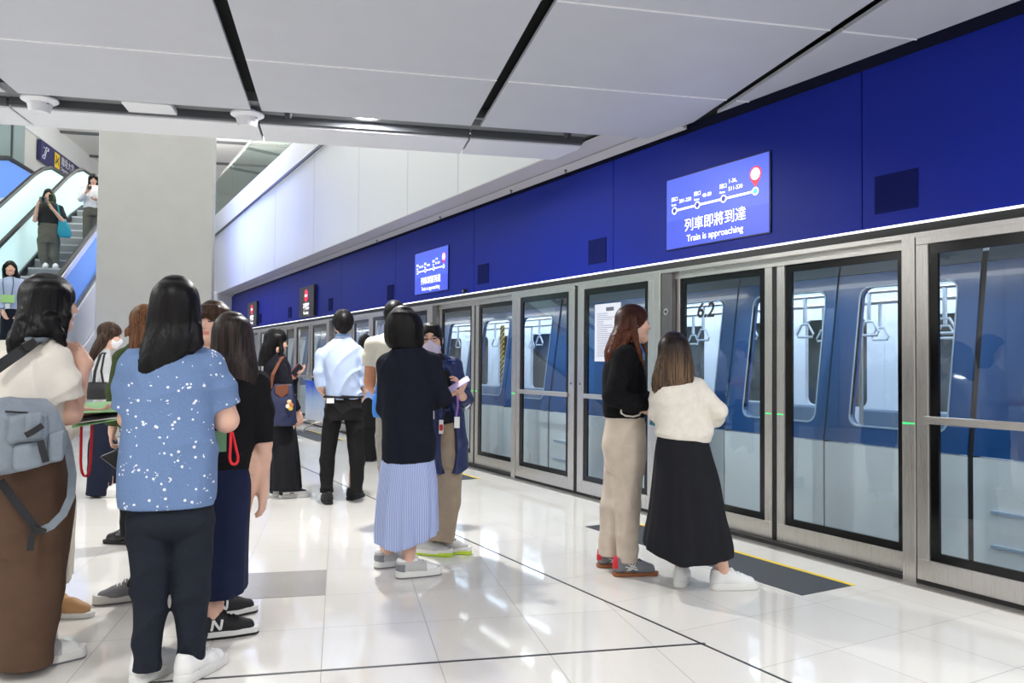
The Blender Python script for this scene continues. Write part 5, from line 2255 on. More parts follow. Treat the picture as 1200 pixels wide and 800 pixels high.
# ==================================================== woman in black jacket
def woman_black_jacket():
    p = Person(733, 672, 1.65, 68, 'woman with long auburn hair in a short black jacket and beige trousers', vox=0.006)
    L = p.L
    lf, rf = p.F(714, 664) * [1, 1, 0], p.F(733, 674) * [1, 1, 0]
    p.leg(lf, 78, hip=L(727, 512, .07), knee=L(716, 588, .06))
    p.leg(rf, 74, hip=L(733, 512, -.05), knee=L(733, 590, -.04))
    p.arm(L(733, 419, -.15), L(722, 466, -.2), L(752, 476, -.13), side=1, palm=(0, 1, 0))
    p.arm(L(738, 417, .13), L(742, 462, .16), L(766, 470, .02), side=-1, palm=(0, -1, 0))
    p.body(L(743, 380, 0.01), 78, pitch=2, hs=0.98, lean=(.0, 0))
    # jacket
    keys = p.K([(489, 708, 755, .135), (478, 706, 759, .15), (455, 706, 758, .155), (432, 707, 756, .165), (418, 713, 752, .17), (408, 722, 750, .12), (401, 729, 749, .075)])
    p.garment('jacket', BLACK_KNIT, keys, chains=[([L(733, 418, -.15), L(719, 464, -.215), L(741, 473, -.2), L(757, 471, -.14)], [.068, .062, .054, .05]),
                                              ([L(738, 417, .13), L(742, 462, .17), L(762, 470, .05)], [.065, .058, .05])],
              disp=wr(.006, seed=3), hollow=(L(0, 482)[2], .012), k=.03)
    tr = MB()
    pts = [L(731, 468, -.185), L(728, 477, -.19), L(728, 484, -.185), L(733, 487, -.175), L(742, 488, -.165), L(749, 486, -.155), L(751, 483, -.15)]
    tr.tube(pts, .006, 6)
    pts = [L(750, 479, -.175), L(755, 474.5, -.19), L(757, 469, -.19), L(756.5, 464, -.17)]
    tr.build('hem_trim', CREAM_TRIM, p.root, True)
    tr = MB()
    kz = keys[-1]
    tr.tube([(kz[3] + (kz[1] + .004) * math.cos(a), kz[4] + (kz[2] + .004) * math.sin(a), kz[0] + .002) for a in np.linspace(0, 2 * PI, 25)[:-1]], .006, 6, closed=True)
    tr.build('collar_trim', CREAM_TRIM, p.root, True)
    kz = keys[0]
    tr = MB()
    tr.tube([(kz[3] + (kz[1] - .002) * math.cos(a), kz[4] + (kz[2] - .002) * math.sin(a), kz[0]) for a in np.linspace(0, 2 * PI, 33)[:-1]], .005, 6, closed=True)
    tr.build('bottom_trim', CREAM_TRIM, p.root, True)
    # trousers
    keys = p.K([(482, 710, 754, .12), (500, 708, 757, .14), (522, 705, 758, .145), (540, 709, 757, .13), (552, 712, 755, .11)])
    p.garment('trousers', BEIGE_TROUSER, keys, chains=[
        ([L(727, 535, .06), L(718, 590, .06), L(713.5, 650, .07)], [.098, .075, .066], .03),
        ([L(734, 535, -.045), L(735, 590, -.03), L(735, 658, -.03)], [.105, .082, .064], .03)],
        disp=wr(.008, (8, 8, 9), 5, .8), hollow=None)
    p.hair(hairmat('hair_auburn', (58, 27, 15), (104, 54, 30), .42, ((40, 18, 14), 1.64, 1.40)),
           drape=p.K([(436, 712, 720, .02, -.02), (424, 709, 727, .05, -.01), (408, 709, 737, .085), (395, 714, 742, .1), (380, 721, 747, .095), (366, 728, 750, .07)]),
           extra=[([L(743, 372, -.085), L(744, 394, -.11), L(749, 413, -.14), L(755, 430, -.15)], [.02, .02, .016, .006]),
                  ([L(724, 395, -.08), L(716, 415, -.1), L(713, 432, -.1)], [.03, .024, .008]),
                  ([L(736, 392, -.09), L(726, 412, -.12), L(722, 430, -.13)], [.032, .024, .008]),
                  ([L(748, 368, .06), L(751, 395, .10), L(757, 412, .1)], [.02, .018, .01])],
           face_c=(0, .118, -.035), face_r=(.1, .088, .096), n=60, seed=4, amp=.002)
    p.shoes(ST_TIGER)
    return p


# ==================================================== woman in cream cardigan
def woman_cream_cardigan():
    p = Person(800, 690, 1.47, 8, 'woman with brown highlighted hair in a cream cardigan and flared black skirt', vox=0.006)
    L = p.L
    p.leg(p.F(798, 685), 6, hip=L(797, 545), knee=L(796, 610, .01), r=(.075, .056, .05, .036))
    p.leg(p.F(848, 690), 72, hip=L(808, 545), knee=L(838, 612, .0), r=(.085, .056, .05, .037))
    p.arm(L(822, 455, 0), L(846, 484, -.02), L(824, 487, .13), hand=(-1, .3, .1), palm=(0, -1, .2), side=1, curl=.5)
    p.arm(L(768, 458, 0), L(763, 487, .02), L(800, 486, .17), hand=(1, .1, .1), palm=(0, -1, 0), side=-1, curl=.4)
    p.body(L(790, 413.5, 0.02), 12, pitch=4, hs=.96)
    keys = p.K([(517, 768, 833, .115), (505, 768, 835, .125), (480, 766, 829, .125), (462, 764, 825, .12), (450, 768, 820, .105), (441, 777, 808, .07), (436, 782, 802, .05)])
    p.garment('cardigan', CREAM_KNIT, keys, chains=[
        ([L(816, 455, 0), L(842, 481, -.02), L(839, 488, .03), L(829, 488, .10)], [.062, .052, .05, .047]),
        ([L(774, 457, 0), L(769, 484, .02), L(782, 487, .12), L(792, 486, .16)], [.054, .046, .046, .044])],
        disp=wr(.008, (8, 8, 10), 11), hollow=(L(0, 508)[2], .012),
        cuts=[((L(800, 514.5)), (-.11, 0, -1))])
    keys = p.K([(655, 755, 858, .235), (640, 754, 859, .235), (600, 760, 850, .21), (555, 765, 842, .175), (525, 768, 833, .14), (508, 771, 829, .11)])
    p.garment('skirt', BLACK_COTTON, keys, kdisp=pleats(.011, 9, 3, keys[0][0], keys[-1][0]), hollow=(L(0, 640)[2], .010),
              cuts=[(L(800, 653), (0.12, 0, -1)), (L(765, 640), (-.35, 0, -1))])
    p.hair(hairmat('hair_highlighted', (40, 30, 25), (122, 98, 76), 0.42, ((30, 22, 19), 1.40, 1.24)),
           drape=p.K([(462, 766, 809, .035, -.05), (450, 763, 813, .06, -.045), (430, 767, 813.5, .08, -.03), (412, 772, 810, .1, -.01), (398, 777, 804, .085)]),
           cut=L(0, 454)[2], n=64, seed=8, jag=.022, amp=.002)
    p.shoes(ST_WHITE)
    # folder
    f = MB()
    a = L(764, 470, .2)
    f.box((-.19, -.006, -.06), (.19, .006, .06))
    o = f.build('folder', mat('teal_plastic', (64, 150, 166), 0.4), None, bevel=.002)
    w = p.world(L(800, 497, .235))
    o.location = w
    o.rotation_euler = (0, math.radians(16), -p.az)
    tag(o, 'teal folder tucked under the folded arms of the cream cardigan woman', 'folder')
    return p
# ---------------------------------------------------------------- more cloth
BROWN_TROUSER = cloth('brown_twill', (92, 70, 56), 0.3)
CREAM_TEE = cloth('cream_jersey', (228, 221, 210), 0.12, vary=0.03)
NAVY_DENIM = cloth('dark_navy_denim', (31, 36, 46), 0.35, vary=0.12)
NAVY_SKIRT = cloth('navy_denim_skirt', (28, 36, 66), 0.3, 320)
BLACK_RIB = mat('black_rib_knit', (20, 20, 23), 0.9, bump=0.7, bscale=1, bdim=(90, 90, 300), spec=0.25)
NAVY_KNIT = mat('navy_knit', (26, 29, 42), 0.95, bump=0.5, bscale=240, vary=0.1, vscale=30, spec=0.2)
LIGHT_BLUE_SHIRT = cloth('light_blue_poplin', (178, 194, 224), 0.1, vary=0.03)
BLACK_TROUSER = cloth('black_twill', (26, 25, 26), 0.2)
KHAKI = cloth('khaki_twill', (158, 142, 122), 0.2)
NAVY_NYLON = mat('navy_nylon', (30, 44, 88), 0.5, bump=0.25, bscale=40, vary=0.08)
WHITE_PIPING = mat('white_piping', (232, 232, 232), 0.7)
BEIGE_TEE = cloth('beige_jersey', (200, 196, 182), 0.12, vary=0.03)
GREY_TROUSER = cloth('grey_cotton', (150, 146, 140), 0.2)
GREEN_TOP = cloth('olive_green_jersey', (62, 76, 44), 0.3)
GREY_TOP = cloth('pale_grey_jersey', (206, 208, 210), 0.2)
OLIVE_TROUSER = cloth('olive_trousers', (98, 98, 88), 0.25)
WHITE_BLOUSE = cloth('white_blouse', (226, 229, 236), 0.1)
CREAM_COAT = cloth('cream_linen', (222, 215, 202), 0.2)
MASK_LILAC = mat('mask_lilac', (214, 208, 232), 0.8, bump=0.2, bscale=120)
MASK_WHITE = mat('mask_white', (232, 232, 234), 0.8)
HAIR_BROWN = hairmat('hair_dark_brown', (34, 24, 20), (84, 62, 50))
HAIR_AUBURN2 = hairmat('hair_chestnut', (60, 36, 22), (130, 88, 58))
HAIR_SOFT = hairmat('hair_soft_black', (24, 20, 20), (66, 54, 50))
RED_CORD = mat('red_cord', (212, 26, 40), 0.6)
PAPER_GREEN = mat('paper_green', (150, 200, 140), 0.7)
PAPER_WHITE = mat('paper_white', (236, 238, 236), 0.7)
GLASS_RIM = mat('spectacle_rim', (40, 34, 34), 0.4)


def floral():
    m = bpy.data.materials.new('blue_floral_chambray')
    m.use_nodes = True
    N, Lk = nodes(m)
    b = N['Principled BSDF']
    b.inputs['Roughness'].default_value = 0.9
    b.inputs['Specular IOR Level'].default_value = 0.25
    tc = N.new('ShaderNodeTexCoord')
    mp = N.new('ShaderNodeMapping')
    mp.inputs['Scale'].default_value = (1, 0.35, 1)
    Lk.new(tc.outputs['Object'], mp.inputs['Vector'])
    def dots(sc, rad, sd):
        ad = N.new('ShaderNodeVectorMath')
        ad.operation = 'ADD'
        ad.inputs[1].default_value = (sd, sd * .3, sd * .7)
        Lk.new(mp.outputs['Vector'], ad.inputs[0])
        v = N.new('ShaderNodeTexVoronoi')
        v.inputs['Scale'].default_value = sc
        v.inputs['Randomness'].default_value = 0.9
        Lk.new(ad.outputs['Vector'], v.inputs['Vector'])
        lt = N.new('ShaderNodeMath')
        lt.operation = 'LESS_THAN'
        lt.inputs[1].default_value = rad
        Lk.new(v.outputs['Distance'], lt.inputs[0])
        return lt.outputs[0]

    def op(o, a, c):
        q = N.new('ShaderNodeMath')
        q.operation = o
        Lk.new(a, q.inputs[0])
        Lk.new(c, q.inputs[1])
        return q.outputs[0]
    # sprigs: little petals that keep together, and a few single buds
    tot = op('MULTIPLY', dots(20, .28, 0.0), dots(64, .36, 2.0))
    tot = op('MAXIMUM', tot, op('MULTIPLY', dots(23, .20, 5.1), dots(60, .36, 9.0)))
    tot = op('MAXIMUM', tot, dots(22, .12, 3.7))
    n = N.new('ShaderNodeTexNoise')
    n.inputs['Scale'].default_value = 420
    Lk.new(tc.outputs['Object'], n.inputs['Vector'])
    cr = N.new('ShaderNodeValToRGB')
    cr.color_ramp.elements[0].position = 0.35
    cr.color_ramp.elements[1].position = 0.65
    cr.color_ramp.elements[0].color = lin((98, 124, 164))
    cr.color_ramp.elements[1].color = lin((118, 142, 182))
    Lk.new(n.outputs['Fac'], cr.inputs['Fac'])
    mx = N.new('ShaderNodeMix')
    mx.data_type = 'RGBA'
    Lk.new(tot, mx.inputs['Factor'])
    Lk.new(cr.outputs['Color'], mx.inputs['A'])
    mx.inputs['B'].default_value = lin((232, 236, 242))
    Lk.new(mx.outputs['Result'], b.inputs['Base Color'])
    return m


def striped(name, c1, c2, freq, ang=True):
    """stripes round the wearer's axis (or level ones)"""
    m = bpy.data.materials.new(name)
    m.use_nodes = True
    N, Lk = nodes(m)
    b = N['Principled BSDF']
    b.inputs['Roughness'].default_value = 0.9
    b.inputs['Specular IOR Level'].default_value = 0.25
    tc = N.new('ShaderNodeTexCoord')
    sp = N.new('ShaderNodeSeparateXYZ')
    Lk.new(tc.outputs['Object'], sp.inputs[0])
    if ang:
        at = N.new('ShaderNodeMath')
        at.operation = 'ARCTAN2'
        Lk.new(sp.outputs['X'], at.inputs[0])
        Lk.new(sp.outputs['Y'], at.inputs[1])
        src = at.outputs[0]
    else:
        src = sp.outputs['Z']
    ml = N.new('ShaderNodeMath')
    ml.operation = 'MULTIPLY'
    ml.inputs[1].default_value = freq
    Lk.new(src, ml.inputs[0])
    sn = N.new('ShaderNodeMath')
    sn.operation = 'SINE'
    Lk.new(ml.outputs[0], sn.inputs[0])
    mr = N.new('ShaderNodeMapRange')
    mr.inputs['From Min'].default_value = -0.5
    mr.inputs['From Max'].default_value = 0.5
    Lk.new(sn.outputs[0], mr.inputs['Value'])
    mx = N.new('ShaderNodeMix')
    mx.data_type = 'RGBA'
    Lk.new(mr.outputs['Result'], mx.inputs['Factor'])
    mx.inputs['A'].default_value = lin(c1)
    mx.inputs['B'].default_value = lin(c2)
    Lk.new(mx.outputs['Result'], b.inputs['Base Color'])
    return m


FLORAL = floral()
STRIPE_SKIRT = striped('blue_striped_cotton', (134, 154, 214), (200, 210, 238), 120)
DOTTED = mat('black_dotted_blouse', (26, 28, 32), 0.8)


def put(o, p, loc, rot=(0, 0, 0)):
    """stand a separate thing at a point of the person's frame"""
    o.location = p.world(np.array(loc, float))
    o.rotation_euler = (rot[0], rot[1], rot[2] - p.az)
    return o


def phone(p, loc, rot, col, label, sz=(.072, .15), group=None):
    o = empty('phone')
    b = MB()
    b.prism([(x, y, -.004) for x, y in rrect(sz[0], sz[1], .01)], (0, 0, .008))
    b.build('casing', mat('phone_case_%d_%d_%d' % col, col, .4), o, bevel=.0015)
    b = MB()
    b.prism([(x, y, .004) for x, y in rrect(sz[0] - .006, sz[1] - .006, .008)], (0, 0, .0008))
    b.build('screen', mat('phone_glass', (18, 20, 26), .08), o)
    b = MB()
    b.lathe([(.009, -.0065), (.009, -.004)], (-.02, .055, 0), 14)
    b.build('camera_lens', mat('phone_glass', (18, 20, 26), .08), o)
    put(o, p, loc, rot)
    return tag(o, label, 'phone', group)


def spectacles(p, parent, m=None):
    hp = p.hp
    b = MB()
    for sx in (-1, 1):
        b.tube([tuple(hp(sx * (.031 + .021 * math.cos(a)), .098 - .004 * abs(math.cos(a)), .006 + .017 * math.sin(a))) for a in np.linspace(0, 2 * PI, 15)[:-1]], .0016, 5, closed=True)
        b.tube([tuple(hp(sx * .053, .094, .012)), tuple(hp(sx * .072, .05, .012)), tuple(hp(sx * .078, 0, .01))], .0016, 5)
    b.tube([tuple(hp(-.010, .1, .01)), tuple(hp(.010, .1, .01))], .0016, 5)
    return b.build('spectacles', m or GLASS_RIM, parent, True)


def mask(p, m, parent):
    """pleated mask over nose and chin with ear loops"""
    hp, R, S = p.hp, p.R, p.hs
    f = Fld(p.hc - .13, p.hc + .13, .0045)
    f.ell(hp(0, .03, -.05), np.array((.066, .079, .058)) * S, 0, R=R)
    f.cap(hp(0, .096, -.008), hp(0, .104, -.03), .013, .016, .03)
    f.ell(hp(0, .05, -.088), np.array((.036, .042, .026)) * S, 0.03, R=R)
    f.plane(hp(0, .03, -.01), R @ np.array([0, -1, .0]))
    f.plane(hp(0, .09, -.004), R @ np.array([0, -.35, 1]))
    o = f.mesh('face_mask', m, parent)
    b = MB()
    for sx in (-1, 1):
        b.tube([tuple(hp(sx * .06, .04, -.025)), tuple(hp(sx * .075, .01, .015)), tuple(hp(sx * .077, -.015, -.01)), tuple(hp(sx * .06, .03, -.07))], .0018, 5)
    b.build('ear_loop', m, o, True)
    return o


# ==================================================== brown trousers, grey bag
def woman_brown_trousers():
    p = Person(36, 783, 1.64, 52, 'woman in a cream T-shirt and wide brown trousers carrying a grey sling bag', vox=0.006)
    L = p.L
    p.leg(p.F(8, 766) * [1, 1, 0], 70, hip=L(10, 555, .1), knee=L(10, 660, .1))
    p.leg(p.F(38, 781) * [1, 1, 0], 80, hip=L(38, 555, -.02), knee=L(40, 665, -.02))
    p.arm(L(70, 419, -.08), L(82, 484, -.04), L(99, 424, .04), hand=(-.62, .18, .42), palm=(-.3, 0.9, 0), side=-1, curl=.9, r=(.052, .047, .04, .028))
    p.arm(L(5, 420, .16), L(24, 482, .22), L(90, 482, .30), hand=(1, .1, -.05), palm=(0, .2, 1), side=-1, curl=.6)
    p.body(L(59, 356, .04), 78, pitch=3, tilt=3, lean=(.012, 0))
    keys = p.K([(500, -12, 78, .14), (480, -12, 80, .15), (455, -9, 78, .155), (430, -5, 77, .15), (412, 5, 72, .13), (400, 22, 66, .09, .01), (390, 32, 60, .07, .02)])
    p.garment('t_shirt', CREAM_TEE, keys, chains=[
        ([L(63, 421, -.08), L(74, 446, -.09), L(79, 467, -.08)], [.066, .062, .064], .03),
        ([L(5, 420, .16), L(14, 455, .2)], [.075, .08])], disp=wr(.010, (8, 8, 9), 21))
    keys = p.K([(498, -10, 78, .14), (530, -14, 84, .165), (575, -16, 82, .165), (600, -16, 80, .16), (640, -10, 72, .13)])
    p.garment('trousers', BROWN_TROUSER, keys, chains=[
        ([L(40, 590, -.02), L(36, 690, -.03), L(26, 779, -.04)], [.145, .118, .112], .04),
        ([L(5, 590, .08), L(4, 690, .09), L(0, 765, .1)], [.13, .12, .11], .05)],
        disp=lambda X, Y, Z: .006 * np.sin(X * 26 + 1.2 * np.sin(Z * 4)) + wr(.004, (6, 6, 6), 8)(X, Y, Z))
    p.hair(HAIR_BLACK, drape=p.K([(412, 7, 16, .03, -.05), (402, 8, 36, .06, -.05), (388, 11, 74, .09, -.03), (370, 18, 79, .11, .01), (350, 25, 82, .11, .01), (335, 33, 80, .10)]),
           extra=[([L(77, 345, -.04), L(77, 370, -.06), L(74, 398, -.07)], [.022, .02, .012]), ([L(25, 380, -.07), L(16, 400, -.08), L(11, 413, -.08)], [.03, .022, .006]), ([L(60, 375, -.1), L(68, 392, -.1), L(76, 404, -.1)], [.03, .024, .01])],
           face_c=(0, .135, -.045), face_r=(.09, .062, .085), n=60, seed=2)
    p.shoes(ST_SILVER)
    return p


# ==================================================== cream coat, behind the brown trousers
def woman_cream_coat():
    p = Person(46, 726, 1.50, 178, 'woman in a long cream coat almost hidden behind the brown trousers', vox=0.009)
    L = p.L
    p.leg(p.F(28, 728), 165)
    p.leg(p.F(63, 722), 120)
    p.arm(L(10, 445), L(6, 500, -.02), L(30, 505, -.15), side=1)
    p.arm(L(78, 445), L(80, 500, .0), L(60, 508, -.15), side=-1)
    p.body(L(46, 403, 0), 170)
    keys = p.K([(680, 0, 84, .2), (640, -2, 87, .2), (588, 2, 89.5, .19), (540, 6, 86, .16), (490, 12, 80, .135), (455, 12, 80, .12), (440, 28, 66, .08), (430, 36, 56, .06)])
    p.garment('coat', CREAM_COAT, keys, chains=[([L(12, 447), L(6, 500, -.02), L(26, 506, -.12)], [.06, .056, .05]), ([L(79, 447), L(80, 500, 0), L(64, 508, -.12)], [.06, .054, .05])],
              kdisp=pleats(.012, 8, 5, keys[0][0], keys[3][0]), hollow=(L(0, 665)[2], .012))
    p.hair(HAIR_BLACK, drape=p.K([(430, 24, 68, .07, .05), (405, 26, 66, .09, .04), (390, 28, 64, .09)]), n=30, seed=12)
    p.shoes(dict(id='tan_shoe', upper=mat('tan_leather', (196, 150, 104), .5), sole=RUBBER_WHITE, laces=None))
    return p


# ==================================================== blue floral shirt
def woman_floral_shirt():
    p = Person(200, 797, 1.62, 4, 'woman with long straight black hair in a blue floral short-sleeved shirt', vox=0.006)
    L = p.L
    p.leg(p.F(173, 795) * [1, 1, 0], 42, hip=L(180, 605), knee=L(176, 690, .02))
    p.leg(p.F(224, 795) * [1, 1, 0], 40, hip=L(222, 605), knee=L(226, 690, .02))
    p.arm(L(248, 431, 0), L(265, 492, .03), L(238, 480, .25), hand=(-.9, .5, .1), palm=(0, .3, 1), side=-1, curl=.7, r=(.054, .05, .042, .028))
    p.arm(L(160, 431, 0), L(151, 490, .06), L(164, 486, .27), hand=(.4, 1, .1), palm=(0, 0, 1), side=1, curl=.7)
    p.body(L(205, 360, .03), -14, pitch=4, tilt=-3, slim=.84)
    keys = p.K([(591, 138, 254, .148), (575, 137, 255, .15), (530, 138, 254, .145), (480, 143, 252, .135), (445, 148, 252, .13), (425, 153, 247, .105), (413, 166, 236, .08, .01), (404, 180, 224, .06, .02)])
    p.garment('shirt', FLORAL, keys, chains=[
        ([L(243, 430, 0), L(254, 455, .015), L(260, 476, .025)], [.068, .072, .077], .03),
        ([L(160, 430, 0), L(154, 455, .03), L(152, 478, .05)], [.066, .067, .069], .03)],
        disp=wr(.010, (9, 8, 8), 31, .9), hollow=(L(0, 578)[2], .010),
        subs=[(L(256, 592, -.02), (.03, .05, .075))])
    keys = p.K([(580, 149, 252, .13), (605, 150, 253, .135), (622, 160, 246, .10), (630, 180, 230, .05)])
    p.garment('trousers', NAVY_DENIM, keys, chains=[
        ([L(175, 612), L(176, 690, .015), L(172, 785, .0)], [.092, .066, .054], .015),
        ([L(224, 612), L(224, 690, .015), L(224, 788, .0)], [.098, .070, .046], .015)],
        disp=wr(.010, (7, 7, 15), 6, .5))
    p.hair(HAIR_BLACK, drape=p.K([(446, 162, 192, .035, -.07), (436, 158, 200, .05, -.06), (420, 161, 217, .065, -.05), (400, 166.5, 234, .085, -.03), (375, 171.5, 236.5, .105), (352, 176.5, 232, .11), (336, 184, 224, .095)]),
           extra=[([L(228, 385, -.05), L(230, 402, -.06), L(224, 414, -.06)], [.03, .026, .01])],
           cut=None, n=66, seed=5, amp=.002)
    p.shoes(ST_WHITE)
    # red cord loop held in the crook of the arm
    b = MB()
    c = [L(270.5, 506, -.02), L(270, 522, -.03), L(269.3, 536, -.03), L(270, 540.5, -.03), L(272, 543.3, -.03), L(274.5, 544, -.025), L(277, 543, -.02), L(278.7, 540, -.015), L(279, 535, -.01), L(275.5, 520, .0), L(272, 506, 0.01)]
    b.tube(c, .006, 6)
    o = b.build('lanyard', RED_CORD, None, True)
    put(o, p, (0, 0, 0))
    tag(o, 'short red lanyard loop hanging below the elbow of the floral shirt', 'lanyard')
    b = MB()
    b.box((-.026, -.003, -.045), (.026, .003, .045))
    o = b.build('card', mat('card_green', (96, 140, 104), .5), None, bevel=.001)
    put(o, p, L(258, 517, .17), (0, 0, .2))
    tag(o, 'small green card beside the red loop of the floral shirt woman', 'card')
    return p


# ==================================================== black ribbed top, navy skirt
def woman_navy_skirt():
    p = Person(267, 738, 1.53, 26, 'woman in a black ribbed short-sleeved top and long navy denim skirt', vox=0.006)
    L = p.L
    p.leg(p.F(250, 747) * [1, 1, 0], 84, knee=L(258, 655, .02), r=(.075, .056, .053, .038))
    p.leg(p.F(255, 724) * [1, 1, 0], 70, knee=L(272, 650, .1))
    p.arm(L(300, 449, 0), L(308, 519, -.03), L(308, 572, -.01), hand=(.02, .12, -1), palm=(-.9, .4, 0), side=1, curl=.5, r=(.048, .043, .037, .025), thumb=.3)
    p.arm(L(241, 448, .0), L(237, 508, .08), L(254, 505, .26), hand=(.4, 1, .2), palm=(0, 0, 1), side=1, curl=.6)
    p.body(L(272, 396, .02), 12, pitch=6, hs=.98, lean=(.0, 0), slim=.74)
    keys = p.K([(550, 238, 293.5, .13), (535, 236, 297, .14), (505, 236, 300, .14), (470, 239, 302, .135), (450, 240, 303, .125), (440, 246, 298, .105), (430, 257, 288, .07)])
    p.garment('top', BLACK_RIB, keys, chains=[
        ([L(300, 450, 0), L(305, 480, -.01), L(307, 518, -.015)], [.064, .062, .056], .03),
        ([L(242, 449, 0), L(238, 490, .05), L(238, 505, .09)], [.064, .06, .056], .03)], disp=wr(.004, (8, 8, 10), 41))
    keys = p.K([(694, 230, 290, .16), (660, 231, 290.5, .165), (600, 234, 293, .165), (565, 236, 295.5, .16), (545, 240, 293, .13)])
    p.garment('skirt', NAVY_SKIRT, keys, kdisp=pleats(.006, 5, 6, keys[0][0], keys[-1][0]), hollow=(L(0, 680)[2], .010), cuts=[(L(265, 692), (.15, 0, -1))])
    p.hair(HAIR_SOFT, drape=p.K([(462, 268, 298, .035, -.06), (448, 250, 302, .06, -.05), (430, 246, 303, .085, -.03), (408, 246, 299, .105), (388, 250, 296, .1), (376, 256, 290, .09)]),
           cut=L(0, 455)[2], n=62, seed=9, jag=.02)
    p.shoes(ST_BLACK_N)
    return p


# ==================================================== fringe, half hidden
def woman_fringe():
    p = Person(222, 700, 1.60, 215, 'woman with a brown fringe whose face shows between two dark heads of hair', vox=0.007)
    L = p.L
    p.leg(p.F(198, 694), 245)
    p.leg(p.F(158, 703), 262, hip=L(212, 545), knee=L(190, 620, 0))
    p.arm(L(218, 437), L(214, 490, -.02), L(228, 500, -.14), side=1)
    p.arm(L(258, 437), L(262, 490, -.02), L(242, 500, -.14), side=-1)
    p.body(L(249, 378.5, 0), 208, pitch=2, lean=(.07, 0))
    keys = p.K([(560, 200, 262, .12), (520, 200, 262, .12), (470, 212, 264, .12), (440, 214, 264, .11), (428, 228, 256, .08), (418, 240, 252, .06)])
    p.garment('blouse', GREY_TOP, keys, chains=[([L(218, 438), L(214, 490, -.02), L(226, 500, -.12)], [.06, .054, .046]), ([L(259, 438), L(262, 490, -.02), L(246, 500, -.12)], [.06, .054, .046])], disp=wr(.005, seed=2))
    keys = p.K([(545, 198, 262, .125), (575, 196, 262, .13), (600, 196, 258, .12)])
    p.garment('trousers', BLACK_TROUSER, keys, chains=[([L(212, 590, -.03), L(186, 640, 0), L(160, 690, 0)], [.09, .07, .055]), ([L(238, 590, .03), L(222, 640, .05), L(201, 684, .06)], [.09, .07, .055])])
    p.hair(HAIR_BROWN, drape=p.K([(425, 232, 274, .06, .04), (400, 232, 275, .085, .04), (380, 233, 274, .1, .02), (365, 236, 271, .09)]),
           face_c=(0, .115, -.05), face_r=(.05, .07, .085), n=36, seed=10,
           fringe=[([(x, .08 - abs(x) * .4, .085), (x * 1.15, .105 - abs(x) * .6, .052), (x * 1.2, .104 - abs(x) * .6, .026)], [.016, .013, .006]) for x in (-.05, -.033, -.016, 0, .016, .033, .05)])
    p.shoes(dict(ST_SILVER, id='grey_runner', upper=S_GREY, mats=[S_GREY, S_SILVER, S_GREY]))
    return p


# ==================================================== masked, grey top, navy trousers
def woman_white_mask():
    p = Person(121, 581, 1.63, 72, 'woman in a white face mask and pale grey top by the white column', vox=0.008)
    L = p.L
    p.leg(p.F(116, 580), 80, r=(.085, .056, .045, .036))
    p.leg(p.F(128, 582), 88)
    p.arm(L(121, 424, -.1), L(122, 449, -.13), L(136, 452, -.08), side=1)
    p.arm(L(122, 424, .1), L(124, 449, .13), L(138, 453, .06), side=-1)
    p.body(L(129, 393, 0), 92, pitch=16)
    keys = p.K([(492, 107, 134, .12), (470, 109, 133, .125), (440, 108, 133, .12), (424, 109, 131, .115), (414, 114, 129, .08), (409, 118, 128, .06)])
    p.garment('top', GREY_TOP, keys, chains=[([L(121, 425, -.1), L(121, 449, -.14), L(133, 452, -.1)], [.06, .054, .048]), ([L(122, 425, .1), L(124, 449, .13), L(136, 453, .08)], [.06, .054, .046])], disp=wr(.005, seed=3))
    keys = p.K([(482, 107, 134, .12), (510, 106, 135, .14), (540, 106, 136, .13)])
    p.garment('trousers', cloth('navy_wide_denim', (26, 31, 50)), keys, chains=[([L(119, 520, -.04), L(117, 550, -.05), L(114, 580, -.05)], [.11, .105, .1], .04), ([L(123, 520, .05), L(125, 550, .05), L(127, 581, .04)], [.11, .1, .09], .04)], disp=wr(.006, (9, 9, 5), 4))
    p.hair(HAIR_BROWN, drape=p.K([(423, 102, 112, .04, -.03), (412, 105, 120, .07, -.02), (398, 112, 131, .09), (386, 118, 136, .085)]), extra=[([L(120, 395, -.08), L(112, 410, -.1), L(105, 421, -.09)], [.035, .03, .01])], n=26, seed=14)
    mask(p, MASK_WHITE, p.root)
    p.shoes(ST_WHITE)
    o = empty('tote_bag')
    f = Fld((-.11, -.05, -.15), (.11, .05, .03), .008)
    f.loft([(-.14, .085, .035, 0, 0), (-.06, .095, .04, 0, 0), (.02, .085, .02, 0, 0)], 0, 3)
    f.mesh('pouch', mat('black_grained_leather', (24, 25, 29), .5, bump=.1), o)
    b = MB()
    b.strap([(-.03, -.02, .0), (-.02, -.03, .12), (0.02, 0, .27), (.045, .03, .29)], [(0, -1, 0), (0, -1, 0), (-.5, -.5, .3), (0, 0, 1)], .025, .006)
    b.strap([(.05, -.02, .0), (.03, -.03, .12), (0.05, 0, .26), (.06, .03, .29)], [(0, -1, 0), (0, -1, 0), (-.5, -.5, .3), (0, 0, 1)], .02, .006)
    b.build('strap', mat('black_grained_leather', (24, 25, 29), .5), o)
    put(o, p, L(114, 450, -.19))
    tag(o, 'black tote bag on the shoulder of the woman in the white face mask', 'bag')
    return p


